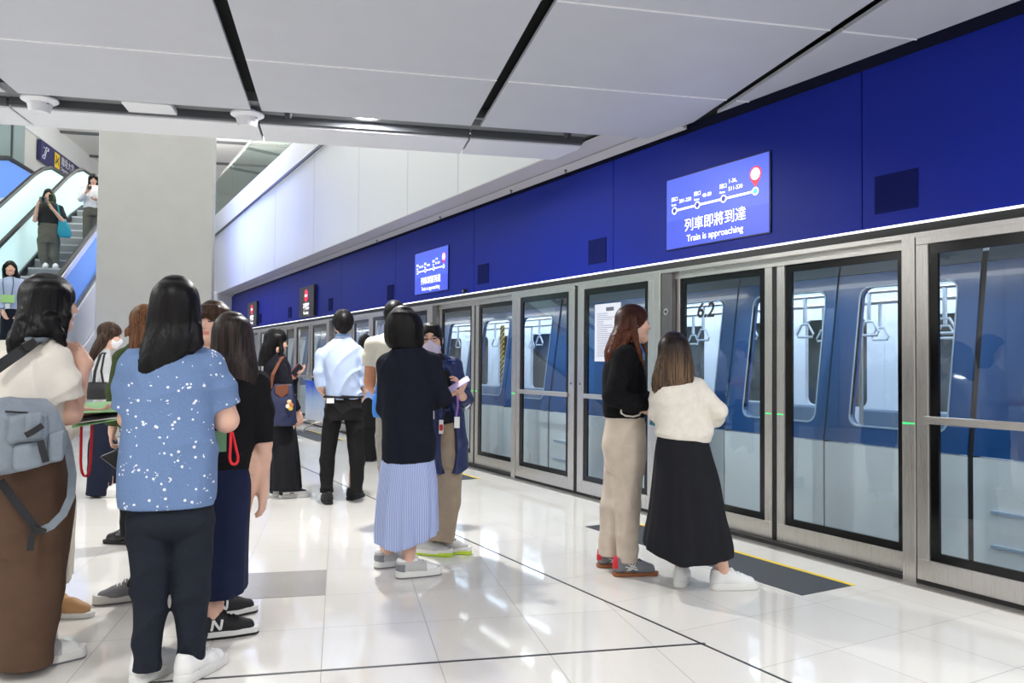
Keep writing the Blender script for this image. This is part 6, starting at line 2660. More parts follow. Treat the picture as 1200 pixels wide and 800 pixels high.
# ==================================================== green top
def woman_green_top():
    p = Person(164, 640, 1.66, -22, 'woman with chestnut hair in an olive green top, mostly hidden by the floral shirt', vox=0.008)
    L = p.L
    p.leg(p.F(154, 637), -62)
    p.leg(p.F(176, 636), -40)
    p.arm(L(144, 420), L(136, 462, .04), L(132, 502, .08), hand=(-.1, .1, -1), palm=(1, 0, 0), side=-1, curl=1.0)
    p.arm(L(190, 420), L(196, 462, .04), L(186, 480, .2), side=1)
    p.body(L(168, 378, 0), -10, pitch=5)
    keys = p.K([(506, 140, 190, .125), (470, 142, 190, .13), (430, 140, 194, .125), (415, 145, 190, .1), (402, 156, 180, .07), (396, 160, 176, .055)])
    p.garment('top', GREEN_TOP, keys, chains=[([L(145, 421), L(136, 458, .03), L(134, 497, .07)], [.07, .062, .06]), ([L(189, 421), L(196, 462, .04), L(188, 478, .17)], [.07, .06, .054])], disp=wr(.007, seed=5))
    keys = p.K([(500, 142, 188, .12), (530, 141, 189, .13), (555, 143, 188, .12)])
    p.garment('trousers', BLACK_TROUSER, keys, chains=[([L(154, 535), L(153, 590), L(152, 627)], [.10, .07, .058]), ([L(177, 535), L(177, 590), L(176, 627)], [.10, .07, .058])], disp=wr(.004, seed=5))
    p.hair(HAIR_AUBURN2, drape=p.K([(412, 150, 182, .05, -.05), (398, 151, 187, .08, -.03), (378, 152, 186, .1), (366, 155, 182, .09)]), extra=[([L(158, 380, -.04), L(150, 388, -.05), L(147, 394, -.05)], [.03, .02, .008])], n=30, seed=15)
    p.shoes(dict(id='black_leather_shoe', upper=mat('black_shoe_leather', (20, 20, 22), .3), sole=S_BLACK, laces=S_BLACK, sole_h=.026))
    o = empty('hand_bag')
    b = MB()
    b.prism([(-.1, -.03, .02), (.13, -.03, .12), (.13, -.03, -.14), (.06, -.03, -.12)], (0, .05, 0))
    b.build('pouch', mat('black_leather', (30, 30, 33), .35), o, bevel=.008)
    b = MB()
    b.tube([(-.1, -.034, .02), (.06, -.034, -.12)], .004, 6)
    b.build('zip_edge', mat('zip_grey', (110, 108, 106), .4, .6), o)
    put(o, p, L(137, 537, .03))
    tag(o, 'black leather handbag held low behind the floral shirt', 'bag')
    return p
# ==================================================== black cardigan, navy shoulder bag
def woman_navy_bag():
    p = Person(329, 582, 1.57, 62, 'woman in spectacles and a dark cardigan looking at her phone, navy bag on shoulder', vox=0.008)
    p.bare_r = .04
    L = p.L
    p.leg(p.F(326, 581), 84, r=(.075, .05, .045, .034))
    p.leg(p.F(337, 583), 80, r=(.075, .05, .045, .034))
    p.arm(L(327, 431, -.13), L(338, 462, -.14), L(349, 483, -.08), hand=(.25, .15, -1), palm=(-.3, .9, 0), side=-1, curl=.8)
    p.arm(L(330, 431, .13), L(341, 457, .12), L(344, 440, .06), hand=(.7, -.1, .45), palm=(-.4, -.3, .8), side=1, curl=.6)
    p.body(L(324, 400.5, 0), 80, pitch=10)
    keys = p.K([(500, 316, 346, .125), (480, 313, 345, .13), (450, 309, 344, .13), (432, 308, 341, .13), (420, 312, 337, .09), (413, 317, 332, .06)])
    p.garment('cardigan', cloth('black_cardigan', (22, 23, 32), .2), keys, chains=[
        ([L(327, 432, -.13), L(338, 462, -.14), L(348, 480, -.09)], [.064, .056, .044]),
        ([L(330, 432, .13), L(341, 457, .12), L(345, 443, .07)], [.062, .054, .042])], disp=wr(.006, seed=51))
    keys = p.K([(572.5, 317, 353, .18), (540, 317, 351, .17), (510, 316, 348, .15), (490, 316, 345, .13)])
    p.garment('skirt', BLACK_COTTON, keys, kdisp=pleats(.012, 10, 7, keys[0][0], keys[-1][0]), hollow=(L(0, 565)[2], .012))
    p.hair(HAIR_BLACK, drape=p.K([(429, 302, 322, .06, -.02), (418, 303, 326, .085), (405, 306, 327, .1), (394, 312, 333, .09)]), extra=[([L(329, 394, -.06), L(330, 410, -.08), L(329, 419, -.1)], [.022, .02, .01])],
           face_c=(0, .125, -.04), n=28, seed=16)
    spectacles(p, p.root)
    p.shoes(ST_PANDA)
    o = empty('shoulder_bag')
    f = Fld((-.17, -.09, -.25), (.17, .09, .2), .008)
    f.loft([(-.195, .105, .05, 0, 0), (-.15, .128, .062, 0, 0), (0, .125, .06, 0, 0), (.13, .10, .035, 0, 0), (.19, .09, .018, 0, 0)], 0, 2.8, disp=wr(.006, (9, 9, 9), 3))
    f.mesh('pouch', mat('navy_nylon_bag', (30, 38, 74), .55, bump=.2, bscale=60), o)
    brown = mat('brown_leather', (112, 62, 40), .5, bump=.1, bscale=90)
    b = MB()
    b.strap([(-.11, -.03, .15), (-.09, -.045, .28), (-.02, -.02, .42), (.0, .05, .44), (-.02, .08, .42)], [(0, -1, 0), (-.2, -1, .1), (-.4, -.6, .6), (0, 0, 1), (0, 1, 0)], .03, .007)
    b.build('handle', brown, o)
    b = MB()
    b.prism([(x * 1.0 - .01, -.052, z + .115) for x, z in ((-.06, .06), (.06, .075), (.055, -.01), (.0, -.05), (-.055, -.01))], (0, .012, 0))
    b.build('flap', brown, o, bevel=.003)
    for i, (x, z, c) in enumerate(((.055, .03, (228, 196, 150)), (.075, .0, (196, 120, 70)), (.045, -.01, (236, 224, 200)), (.068, -.03, (220, 190, 80)))):
        b = MB()
        b.lathe([(.004, -.022), (.018, -.014), (.022, 0), (.017, .014), (.004, .02)], (x, -.075, z), 10)
        b.build('charm', mat('charm_%d' % i, c, .6), o, True)
    put(o, p, L(331, 474, -.2), (0, 0, .05))
    tag(o, 'navy shoulder bag with brown leather handle and little charms', 'bag')
    phone(p, L(348, 434, .02), (math.radians(55), math.radians(40), 0), (196, 74, 84), 'phone held up by the woman in spectacles with the navy shoulder bag')
    return p


# ==================================================== man in light blue shirt
def man_blue_shirt():
    p = Person(402, 589, 1.75, -4, 'man in a light blue shirt with rolled sleeves and slim black trousers, seen from behind', vox=0.0075)
    L = p.L
    p.leg(p.F(384, 590), -12, hip=L(390, 490), knee=L(384, 535, .03))
    p.leg(p.F(413, 585), 28, hip=L(414, 490), knee=L(417, 535, .02))
    p.arm(L(375, 417), L(374, 450, -.02), L(384, 466, .14), hand=(.7, .7, -.3), palm=(0, 1, .3), side=1, r=(.05, .043, .037, .028))
    p.arm(L(425, 417), L(429, 449, -.02), L(423, 466, .1), hand=(-.6, .6, -.6), palm=(-.2, 1, 0), side=-1, r=(.05, .043, .037, .028))
    p.body(L(402, 380, .02), -3, pitch=3, neck_r=.055)
    keys = p.K([(468, 382, 423, .12), (455, 381.5, 422.5, .13), (435, 380, 422, .135), (418, 376, 424, .12), (409, 379, 421, .10), (400, 388, 414, .075, .01), (394, 394, 410, .065, .012), (390, 395, 409, .063, .012)])
    p.garment('shirt', LIGHT_BLUE_SHIRT, keys, chains=[
        ([L(376, 417), L(373.5, 436, -.03), L(375.5, 453, -.02)], [.056, .046, .044]),
        ([L(424, 417), L(428, 436, -.03), L(428, 452, -.02)], [.056, .046, .046])], disp=wr(.013, (10, 8, 7), 61, 1.6))
    kz = p.K([(392.5, 394, 410, .066, .012)])[0]
    b = MB()
    b.tube([(kz[3] + kz[1] * 1.02 * math.cos(a), kz[4] + kz[2] * 1.02 * math.sin(a), kz[0] + .004 * math.sin(a)) for a in np.linspace(0, 2 * PI, 25)[:-1]], .008, 6, closed=True)
    b.build('neck_lanyard', mat('lanyard_blue', (120, 176, 220), .6), p.root, True)
    keys = p.K([(463, 381, 424, .12), (478, 380, 425, .125), (492, 379, 425.5, .125)])
    p.garment('trousers', BLACK_TROUSER, keys, chains=[
        ([L(389, 495), L(383, 540, .02), L(383, 577, .0)], [.085, .066, .06], .02),
        ([L(415, 495), L(418, 540, .02), L(417.5, 577, .0)], [.085, .066, .058], .02)], disp=wr(.010, (7, 7, 14), 62))
    b = MB()
    b.tube([(q[0], q[1], q[2]) for q in [(keys[0][3] + keys[0][1] * 1.03 * math.cos(a), keys[0][2] * 1.03 * math.sin(a), keys[0][0] - .012) for a in np.linspace(0, 2 * PI, 29)[:-1]]], .014, 6, closed=True)
    b.build('belt', mat('black_belt', (16, 16, 17), .4), p.root, True)
    b = MB()
    a, c = L(382.7, 466.5, -.118), L(391.4, 472.4, -.134)
    b.box((a[0], a[1] - .004, c[2]), (c[0], a[1] + .012, a[2]))
    b.build('white_tag', PAPER_WHITE, p.root)
    p.hair(HAIR_BLACK, drape=None, cap_r=(.097, .116, .108), face_c=(0, .135, -.04), face_r=(.11, .09, .09), extra=[([p.hp(-.035, -.072, -.03), p.hp(0, -.078, -.06), p.hp(.035, -.072, -.03)], [.04, .034, .04])], n=50, seed=17, amp=.004,
           subs=[(p.hp(.088, .02, -.04), (.022, .05, .05)), (p.hp(-.088, .02, -.04), (.022, .05, .05))])
    p.shoes(ST_BLACK)
    return p


# ==================================================== man in beige T-shirt
def man_beige_tee():
    p = Person(466, 616, 1.76, 8, 'man in a beige T-shirt with short dark hair, half hidden behind the navy jumper', vox=0.0085, skin=SKIN_TAN)
    L = p.L
    p.leg(p.F(456, 618), 5, hip=L(456, 495))
    p.leg(p.F(476, 616), 20, hip=L(476, 495))
    p.arm(L(437, 405), L(434, 447, .0), L(444, 464, .16), hand=(.6, .7, -.1), palm=(0, .3, 1), side=1, r=(.055, .05, .042, .03))
    p.arm(L(494, 405), L(499, 447, .0), L(490, 466, .16), hand=(-.6, .7, -.1), palm=(0, .3, 1), side=-1, r=(.055, .05, .042, .03))
    p.body(L(463, 371, .02), 14, pitch=4, neck_r=.056)
    keys = p.K([(478, 440, 492, .13), (450, 440, 493, .135), (420, 439, 493, .135), (405, 438, 493, .115), (394, 446, 486, .09), (387, 455, 474, .065)])
    p.garment('t_shirt', BEIGE_TEE, keys, chains=[([L(438, 406), L(435, 418), L(434.5, 429)], [.07, .068, .07]), ([L(493, 406), L(496, 418), L(498, 430)], [.07, .068, .07])], disp=wr(.008, (8, 8, 9), 71))
    keys = p.K([(470, 441, 491, .125), (495, 440, 491, .13), (510, 441, 490, .125)])
    p.garment('trousers', GREY_TROUSER, keys, chains=[([L(454, 515), L(455, 560), L(455, 607)], [.092, .075, .062]), ([L(478, 515), L(478, 560), L(477, 606)], [.092, .075, .062])], disp=wr(.006, seed=7))
    p.hair(HAIR_BLACK, drape=None, cap_r=(.086, .110, .100), face_c=(0, .13, -.04), face_r=(.1, .09, .09), extra=[([p.hp(-.03, -.072, -.03), p.hp(.03, -.072, -.03)], [.035, .035])], n=40, seed=18, amp=.003)
    p.shoes(dict(ST_BLACK, id='dark_trainer'))
    o = empty('pouch_bag')
    f = Fld((-.09, -.06, -.12), (.09, .06, .1), .008)
    f.loft([(-.095, .06, .03, 0, 0), (-.05, .07, .04, 0, 0), (.06, .065, .03, 0, 0), (.085, .06, .02, 0, 0)], 0, 3.2)
    f.mesh('pouch', mat('bright_blue_nylon', (54, 132, 222), .5, bump=.2, bscale=60), o)
    b = MB()
    b.strap([(-.05, 0, .07), (-.02, -.02, .2), (.06, -.02, .33)], [(0, -1, 0)] * 3, .02, .005)
    b.build('strap', mat('bright_blue_nylon', (54, 132, 222)), o)
    put(o, p, L(447, 474, -.19))
    tag(o, 'bright blue pouch at the waist of the man in the beige T-shirt', 'bag')
    return p


def person_far_blue():
    p = Person(432, 540, 1.62, 4, 'person in a mid blue shirt and wide black trousers beyond the man with rolled sleeves', vox=0.010)
    L = p.L
    p.leg(p.F(429, 540), 2)
    p.leg(p.F(435, 540), 10)
    p.arm(L(421, 428), L(419, 452), L(425, 462, .12), side=1)
    p.arm(L(441, 428), L(443, 452), L(437, 464, .12), side=-1)
    p.body(L(428, 403, .02), 2, pitch=6)
    keys = p.K([(470, 422, 441, .12), (450, 421, 441, .12), (432, 420, 442, .12), (422, 423, 439, .09), (416, 426, 435, .06)])
    p.garment('shirt', cloth('mid_blue_shirt', (150, 172, 216), .1), keys, chains=[([L(421, 429), L(419, 452), L(424, 461, .1)], [.06, .052, .046]), ([L(441, 429), L(443, 452), L(438, 463, .1)], [.06, .052, .046])])
    keys = p.K([(465, 423, 440, .12), (485, 422, 440, .14), (500, 422, 440, .13)])
    p.garment('trousers', BLACK_TROUSER, keys, chains=[([L(428, 495), L(428, 537)], [.1, .09]), ([L(434, 495), L(434, 538)], [.1, .09])])
    p.hair(HAIR_BLACK, drape=p.K([(424, 421, 435, .06, -.03), (410, 420, 436, .09), (400, 421, 436, .09)]), n=30, seed=19)
    p.shoes(dict(ST_BLACK, id='far_trainer'))
    return p


# ==================================================== navy jumper, striped skirt
def woman_navy_jumper():
    p = Person(477, 672, 1.62, 28, 'woman with a black bob in a navy jumper and blue striped skirt', vox=0.006)
    L = p.L
    p.leg(p.F(453, 664) * [1, 1, 0], 66, hip=L(462, 530), knee=L(456, 605, .02), r=(.08, .056, .050, .036))
    p.leg(p.F(479, 676) * [1, 1, 0], 74, hip=L(486, 530), knee=L(482, 600, .0), r=(.08, .06, .052, .036))
    p.arm(L(508, 426, -.02), L(519, 468, -.03), L(503, 474, .2), hand=(-.3, 1, .2), palm=(-.2, 0, 1), side=-1)
    p.arm(L(453, 427, .02), L(450, 478, .03), L(480, 476, .22), hand=(.6, .8, .2), palm=(0, 0, 1), side=1)
    p.body(L(473, 383, .02), 22, pitch=5)
    keys = p.K([(541, 447, 510, .145), (520, 447, 510, .148), (480, 446, 509, .145), (450, 445, 510, .14), (432, 447, 510, .13), (420, 454, 505, .11), (411, 461, 498, .085), (403, 463, 492, .06)])
    p.garment('jumper', NAVY_KNIT, keys, chains=[
        ([L(504, 426, -.02), L(511, 447, -.03), L(518, 465, -.02), L(507, 472, .16)], [.068, .062, .056, .05]),
        ([L(455, 427, .02), L(452, 478, .03), L(474, 478, .18)], [.066, .058, .05])], disp=wr(.010, (8, 8, 8), 81), hollow=(L(0, 533)[2], .012), cuts=[(L(478, 540.5), (.07, 0, -1))])
    keys = p.K([(640, 439.5, 512.5, .185), (620, 439.5, 513, .185), (590, 441, 513, .18), (560, 444, 512, .16), (538, 447, 509, .14), (530, 448, 508, .13)])
    p.garment('skirt', STRIPE_SKIRT, keys, kdisp=pleats(.012, 11, 9, keys[0][0], keys[-1][0]), hollow=(L(0, 625)[2], .010), cuts=[(L(470, 637.5), (.33, 0, -1)), (L(450, 636), (-.28, 0, -1))])
    p.hair(HAIR_BLACK, drape=p.K([(408, 456, 494, .07, -.015), (400, 451, 497, .09, -.01), (385, 450, 496.5, .105, -.005), (370, 456, 491, .1)]), n=64, seed=20, amp=.002, face_c=(0, .13, -.05))
    p.shoes(ST_SILVER)
    return p


# ==================================================== lilac mask, long navy jacket
def woman_lilac_mask():
    p = Person(519, 650, 1.55, 150, 'woman in a lilac face mask and spectacles wearing a long navy jacket and khaki trousers', vox=0.0065)
    L = p.L
    p.leg(p.F(497, 649) * [1, 1, 0], 112, hip=L(515, 510, .06), knee=L(516, 580, .06))
    p.leg(p.F(519, 647) * [1, 1, 0], 108, hip=L(527, 510, -.02), knee=L(522, 580, -.03))
    p.arm(L(529, 429, .0), L(546, 470, -.05), L(540, 462, -.2), hand=(-.25, -.4, 1), palm=(-.9, -.1, .2), side=1, curl=.7)
    p.arm(L(497, 430, .02), L(493, 468, -.02), L(524, 462, -.22), hand=(.9, -.1, .35), palm=(0, .3, 1), side=-1, curl=.6)
    p.body(L(505, 398.5, .0), 184, pitch=2, tilt=4)
    # black top
    keys = p.K([(500, 499, 536, .11), (475, 499, 535, .115), (445, 498, 535, .115), (430, 499, 532, .1), (420, 502, 524, .075, -.01), (414, 504, 518, .06, -.01)])
    p.garment('top', mat('black_tee', (18, 18, 21), .9), keys)
    keys = p.K([(494, 500, 539, .115), (520, 499, 540, .13), (545, 500, 538, .125)])
    p.garment('trousers', KHAKI, keys, chains=[([L(512, 540, .05), L(510, 590, .05), L(503, 632, .03)], [.095, .08, .072], .03), ([L(525, 540, -.02), L(524, 590, -.03), L(519, 633, -.04)], [.1, .085, .075], .03)], disp=wr(.009, (7, 7, 8), 91))
    # jacket, open in front
    keys = p.K([(552, 498, 551, .16), (530, 497, 549, .155), (500, 496, 546, .145), (470, 495, 543, .14), (445, 494, 540, .135), (430, 496, 536, .12), (420, 500, 526, .09), (414, 503, 520, .075)])
    f = p.garment('jacket', NAVY_NYLON, keys, chains=[
        ([L(530, 430, .0), L(543, 467, -.045), L(540, 465, -.15)], [.068, .064, .05]),
        ([L(498, 431, .02), L(493, 468, -.02), L(516, 464, -.18)], [.066, .06, .048])], disp=wr(.011, (8, 8, 9), 92),
        subs=[(L(523, 455, -.19), (.045, .11, .20), .005), (L(526, 520, -.2), (.062, .13, .30), .005)], hollow=(L(0, 546)[2], .012), cuts=[(L(540, 551), (.5, 0, -1))])
    b = MB()
    b.tube([L(545, 479, -.115), L(549.5, 475, -.1), L(551, 469, -.06)], .009, 6)
    b.build('cuff_piping', WHITE_PIPING, p.root, True)
    b = MB()
    b.strap([L(506, 462, -.155), L(507.5, 475, -.16), L(508, 491, -.165)], (0, -1, 0), .014, .006)
    b.build('front_piping', WHITE_PIPING, p.root)
    b = MB()
    for i in range(4):
        q = L(528 + 3.0 * i, 422 + 3.6 * i, -.075 + .015 * i)
        b.ell = None
        b.lathe([(.002, -.004), (.016, -.003), (.018, 0), (.016, .003), (.002, .004)], q, 8)
    b.build('sleeve_print', mat('jacket_print', (76, 108, 190), .6), p.root)
    p.hair(HAIR_BLACK, drape=p.K([(416, 498, 520, .05, .03), (405, 495, 519.5, .075, .03), (390, 496, 516, .095, .02), (382, 499, 513, .09)]), face_c=(0, .115, -.042), face_r=(.064, .08, .105), n=30, seed=21, cap_r=(.080, .104, .090))
    mask(p, MASK_LILAC, p.root)
    spectacles(p, p.root, mat('rose_spectacle_rim', (120, 70, 66), .4))
    p.shoes(ST_LIME)
    phone(p, L(538, 450, -.29), (math.radians(-155), math.radians(-32), 0), (200, 180, 230), 'lilac phone held by the woman in the lilac face mask', sz=(.145, .072))
    o = empty('phone_strap')
    b = MB()
    b.strap([(.0, 0, .0), (.004, -.005, -.06), (-.006, -.005, -.13)], (0, -1, 0), .012, .003)
    b.build('cord', mat('purple_cord', (150, 96, 196), .6), o)
    b = MB()
    b.box((-.018, -.01, -.20), (.016, -.004, -.13))
    b.build('white_tab', PAPER_WHITE, o)
    put(o, p, L(536, 464, -.30))
    tag(o, 'purple strap with a white tab dangling from the lilac phone', 'strap')
    o = empty('badge')
    b = MB()
    b.box((-.014, -.002, -.045), (.014, .002, .045))
    b.build('card', PAPER_WHITE, o, bevel=.001)
    b = MB()
    b.prism([(x, -.0035, z - .004) for x, z in rrect(.022, .04, .006)], (0, .002, 0))
    b.build('red_print', S_RED, o)
    put(o, p, L(517, 500, -.16))
    tag(o, 'small red and white badge at the waist of the long navy jacket', 'badge')
    return p


# ==================================================== on the escalator
def woman_blue_blouse():
    u, v = -5.0, 13.70
    p = Person(0, 0, 1.53, 180, 'woman in a light blue blouse with a green badge, lowest on the escalator', vox=0.010, world=grid(u, v, 1.2))
    L = p.L
    p.leg((-.08, 0, 0), 178)
    p.leg((.08, 0, 0), 184)
    p.arm(L(1, 331), L(-2, 352, -.03), L(4, 366, -.12), side=1)
    p.arm(L(25, 331), L(30, 352, -.03), L(22, 366, -.12), side=-1)
    p.body(L(12, 314.5, 0), 178, pitch=-4)
    keys = p.K([(366, 0, 26, .12), (350, -1, 27, .125), (335, -1, 27, .12), (328, 3, 23, .09), (324, 8, 17, .06)])
    p.garment('blouse', LIGHT_BLUE_SHIRT, keys, chains=[([L(1, 332), L(-2, 350, -.03), L(3, 362, -.1)], [.065, .06, .055]), ([L(25, 332), L(30, 350, -.03), L(24, 362, -.1)], [.065, .06, .055])], disp=wr(.008, seed=3))
    keys = p.K([(362, 1, 26, .125), (385, 0, 27, .14), (400, 1, 26, .13)])
    p.garment('trousers', cloth('dark_navy_trousers', (30, 32, 42)), keys, chains=[([L(8, 395), (-.08, 0, .06)], [.1, .075]), ([L(19, 395), (.08, 0, .06)], [.1, .075])])
    p.hair(HAIR_BLACK, drape=p.K([(332, 3, 24, .05, .03), (322, 2.5, 22, .08, .03), (312, 3, 20, .09, .01)]), face_c=(0, .115, -.045), face_r=(.06, .08, .1), n=30, seed=22)
    p.shoes(dict(ST_BLACK, id='far_black_shoe'))
    o = empty('badge')
    b = MB()
    b.box((-.09, -.004, -.06), (.09, .004, .06))
    b.build('card', mat('badge_green', (172, 222, 140), .5), o, bevel=.002)
    b = MB()
    b.box((-.03, -.006, -.15), (.03, .002, -.075))
    b.build('white_tab', PAPER_WHITE, o)
    b = MB()
    b.tube([(-.05, 0, .06), (-.07, .03, .25), (-.06, .09, .36)], .006, 5)
    b.tube([(.05, 0, .06), (.07, .03, .25), (.06, .09, .36)], .006, 5)
    b.build('cord', mat('badge_cord', (60, 70, 66), .6), o)
    put(o, p, L(9, 350, -.16))
    tag(o, 'green badge worn by the lowest woman on the escalator', 'badge')
    return p


def woman_with_camera():
    u, v = -5.42, 16.75
    p = Person(0, 0, 1.58, 180, 'woman in a black blouse taking a picture with a camera on the escalator', vox=0.010, world=grid(u, v, 3.0))
    L = p.L
    x0 = 57
    p.leg((-.09, 0, 0), 172)
    p.leg((.09, .0, 0), 186)
    p.arm(L(48, 244), L(41, 258, -.05), L(44, 240, -.2), hand=(.2, -.1, 1), palm=(.9, -.1, 0), side=1, curl=.9)
    p.arm(L(70, 244), L(76, 262, -.05), L(60, 243, -.24), hand=(-.4, -.1, .9), palm=(-.8, -.1, .2), side=-1, curl=.9)
    p.body(L(57, 228.5, 0), 180, pitch=2)
    keys = p.K([(265, 44, 69, .12), (255, 44.5, 70, .13), (247, 45, 71, .125), (240, 48, 69, .095), (236, 53, 63, .06)])
    p.garment('blouse', DOTTED, keys, chains=[([L(48, 245), L(43, 256, -.04)], [.07, .07]), ([L(70, 245), L(74.5, 257, -.04)], [.07, .07])], disp=wr(.006, seed=3))
    keys = p.K([(262, 44.5, 69, .125), (275, 44, 70, .14), (285, 45, 69, .13)])
    p.garment('trousers', OLIVE_TROUSER, keys, chains=[([L(51, 282), L(51, 300), (-.09, 0, .07)], [.11, .09, .065]), ([L(63, 282), L(63, 300), (.09, 0, .07)], [.11, .09, .065])], disp=wr(.006, seed=3))
    p.hair(HAIR_BLACK, drape=p.K([(245, 50, 66, .05, .04), (236, 49, 66, .075, .03), (228, 50.5, 64.5, .09, .01)]), face_c=(0, .115, -.045), face_r=(.06, .08, .1), n=26, seed=23)
    p.shoes(dict(ST_WHITE, id='far_white_shoe'))
    o = empty('camera')
    b = MB()
    b.box((-.065, -.03, -.04), (.065, .03, .04))
    b.box((-.03, -.025, .04), (.03, .025, .058))
    b.build('casing', mat('camera_silver', (132, 128, 132), .35, .4), o, bevel=.005)
    b = MB()
    b.lathe([(.034, 0), (.034, .04), (.03, .06)], (0, 0, 0), 18)
    l = b.build('lens', mat('camera_black', (16, 16, 18), .3), o, True)
    l.rotation_euler = (PI / 2, 0, 0)
    l.location = (0, -.03, 0)
    put(o, p, L(50.5, 233.5, -.28))
    tag(o, 'silver camera held to the face of the woman on the escalator', 'camera')
    o = empty('tote_bag')
    f = Fld((-.14, -.08, -.25), (.14, .08, .2), .012)
    f.loft([(-.2, .10, .05, .03, 0), (-.1, .12, .055, .02, 0), (.05, .09, .04, 0, 0), (.16, .05, .02, -.03, 0)], 0, 2.5)
    f.mesh('pouch', mat('teal_canvas', (36, 146, 168), .8), o)
    b = MB()
    b.strap([(-.03, 0, .12), (-.08, -.02, .3), (-.1, 0, .42)], (0, -1, 0), .03, .006)
    b.build('strap', mat('teal_canvas', (36, 146, 168)), o)
    put(o, p, L(74, 266, -.08))
    tag(o, 'teal tote bag hanging from the arm of the woman with the camera', 'bag')
    o = phone(p, L(60, 232, -.3), (PI / 2, 0, 0), (180, 214, 90), 'phone in a lime green case held beside the camera', sz=(.09, .15))
    return p


def woman_white_blouse():
    u, v = -4.88, 17.40
    p = Person(0, 0, 1.6, 180, 'woman in a white blouse reading her phone on the escalator beside the white column', vox=0.010, world=grid(u, v, 3.4))
    L = p.L
    p.leg((-.08, 0, 0), 178)
    p.leg((.08, 0, 0), 184)
    c = p.L(*proj(p.P))[0]
    p.arm((-.17, 0, 1.29), (-.22, -.08, 1.06), (-.1, -.26, 1.2), hand=(.4, -.5, .6), palm=(.3, .2, .9), side=1, curl=.7)
    p.arm((.17, 0, 1.29), (.21, -.05, 1.04), (.06, -.2, 1.05), side=-1, curl=.7)
    p.body((0, .0, 1.48), 180, pitch=14)
    k2 = [(.86, .16, .12, 0, 0), (1.0, .17, .125, 0, 0), (1.2, .19, .125, 0, 0), (1.31, .16, .095, 0, 0), (1.37, .08, .06, 0, 0)]
    p.garment('blouse', WHITE_BLOUSE, k2, chains=[([(-.16, 0, 1.29), (-.22, -.08, 1.06), (-.13, -.2, 1.16)], [.065, .06, .05]), ([(.16, 0, 1.29), (.21, -.05, 1.04), (.1, -.16, 1.04)], [.065, .06, .05])], disp=wr(.008, seed=4))
    p.garment('trousers', OLIVE_TROUSER, [(.74, .165, .125, 0, 0), (.85, .17, .13, 0, 0), (.92, .16, .12, 0, 0)], chains=[([(-.08, 0, .78), (-.08, 0, .4), (-.08, 0, .06)], [.1, .09, .075]), ([(.08, 0, .78), (.08, 0, .4), (.08, 0, .06)], [.1, .09, .075])])
    p.hair(HAIR_BLACK, drape=[(1.26, .09, .05, 0, .03), (1.4, .1, .085, 0, .02), (1.52, .09, .09, 0, 0)], face_c=(0, .115, -.045), face_r=(.06, .08, .1), n=26, seed=24)
    p.shoes(dict(ST_WHITE, id='far_shoe'))
    phone(p, (-.07, -.34, 1.27), (math.radians(50), 0, 0), (40, 44, 52), 'dark phone in the hand of the woman beside the white column')
    return p
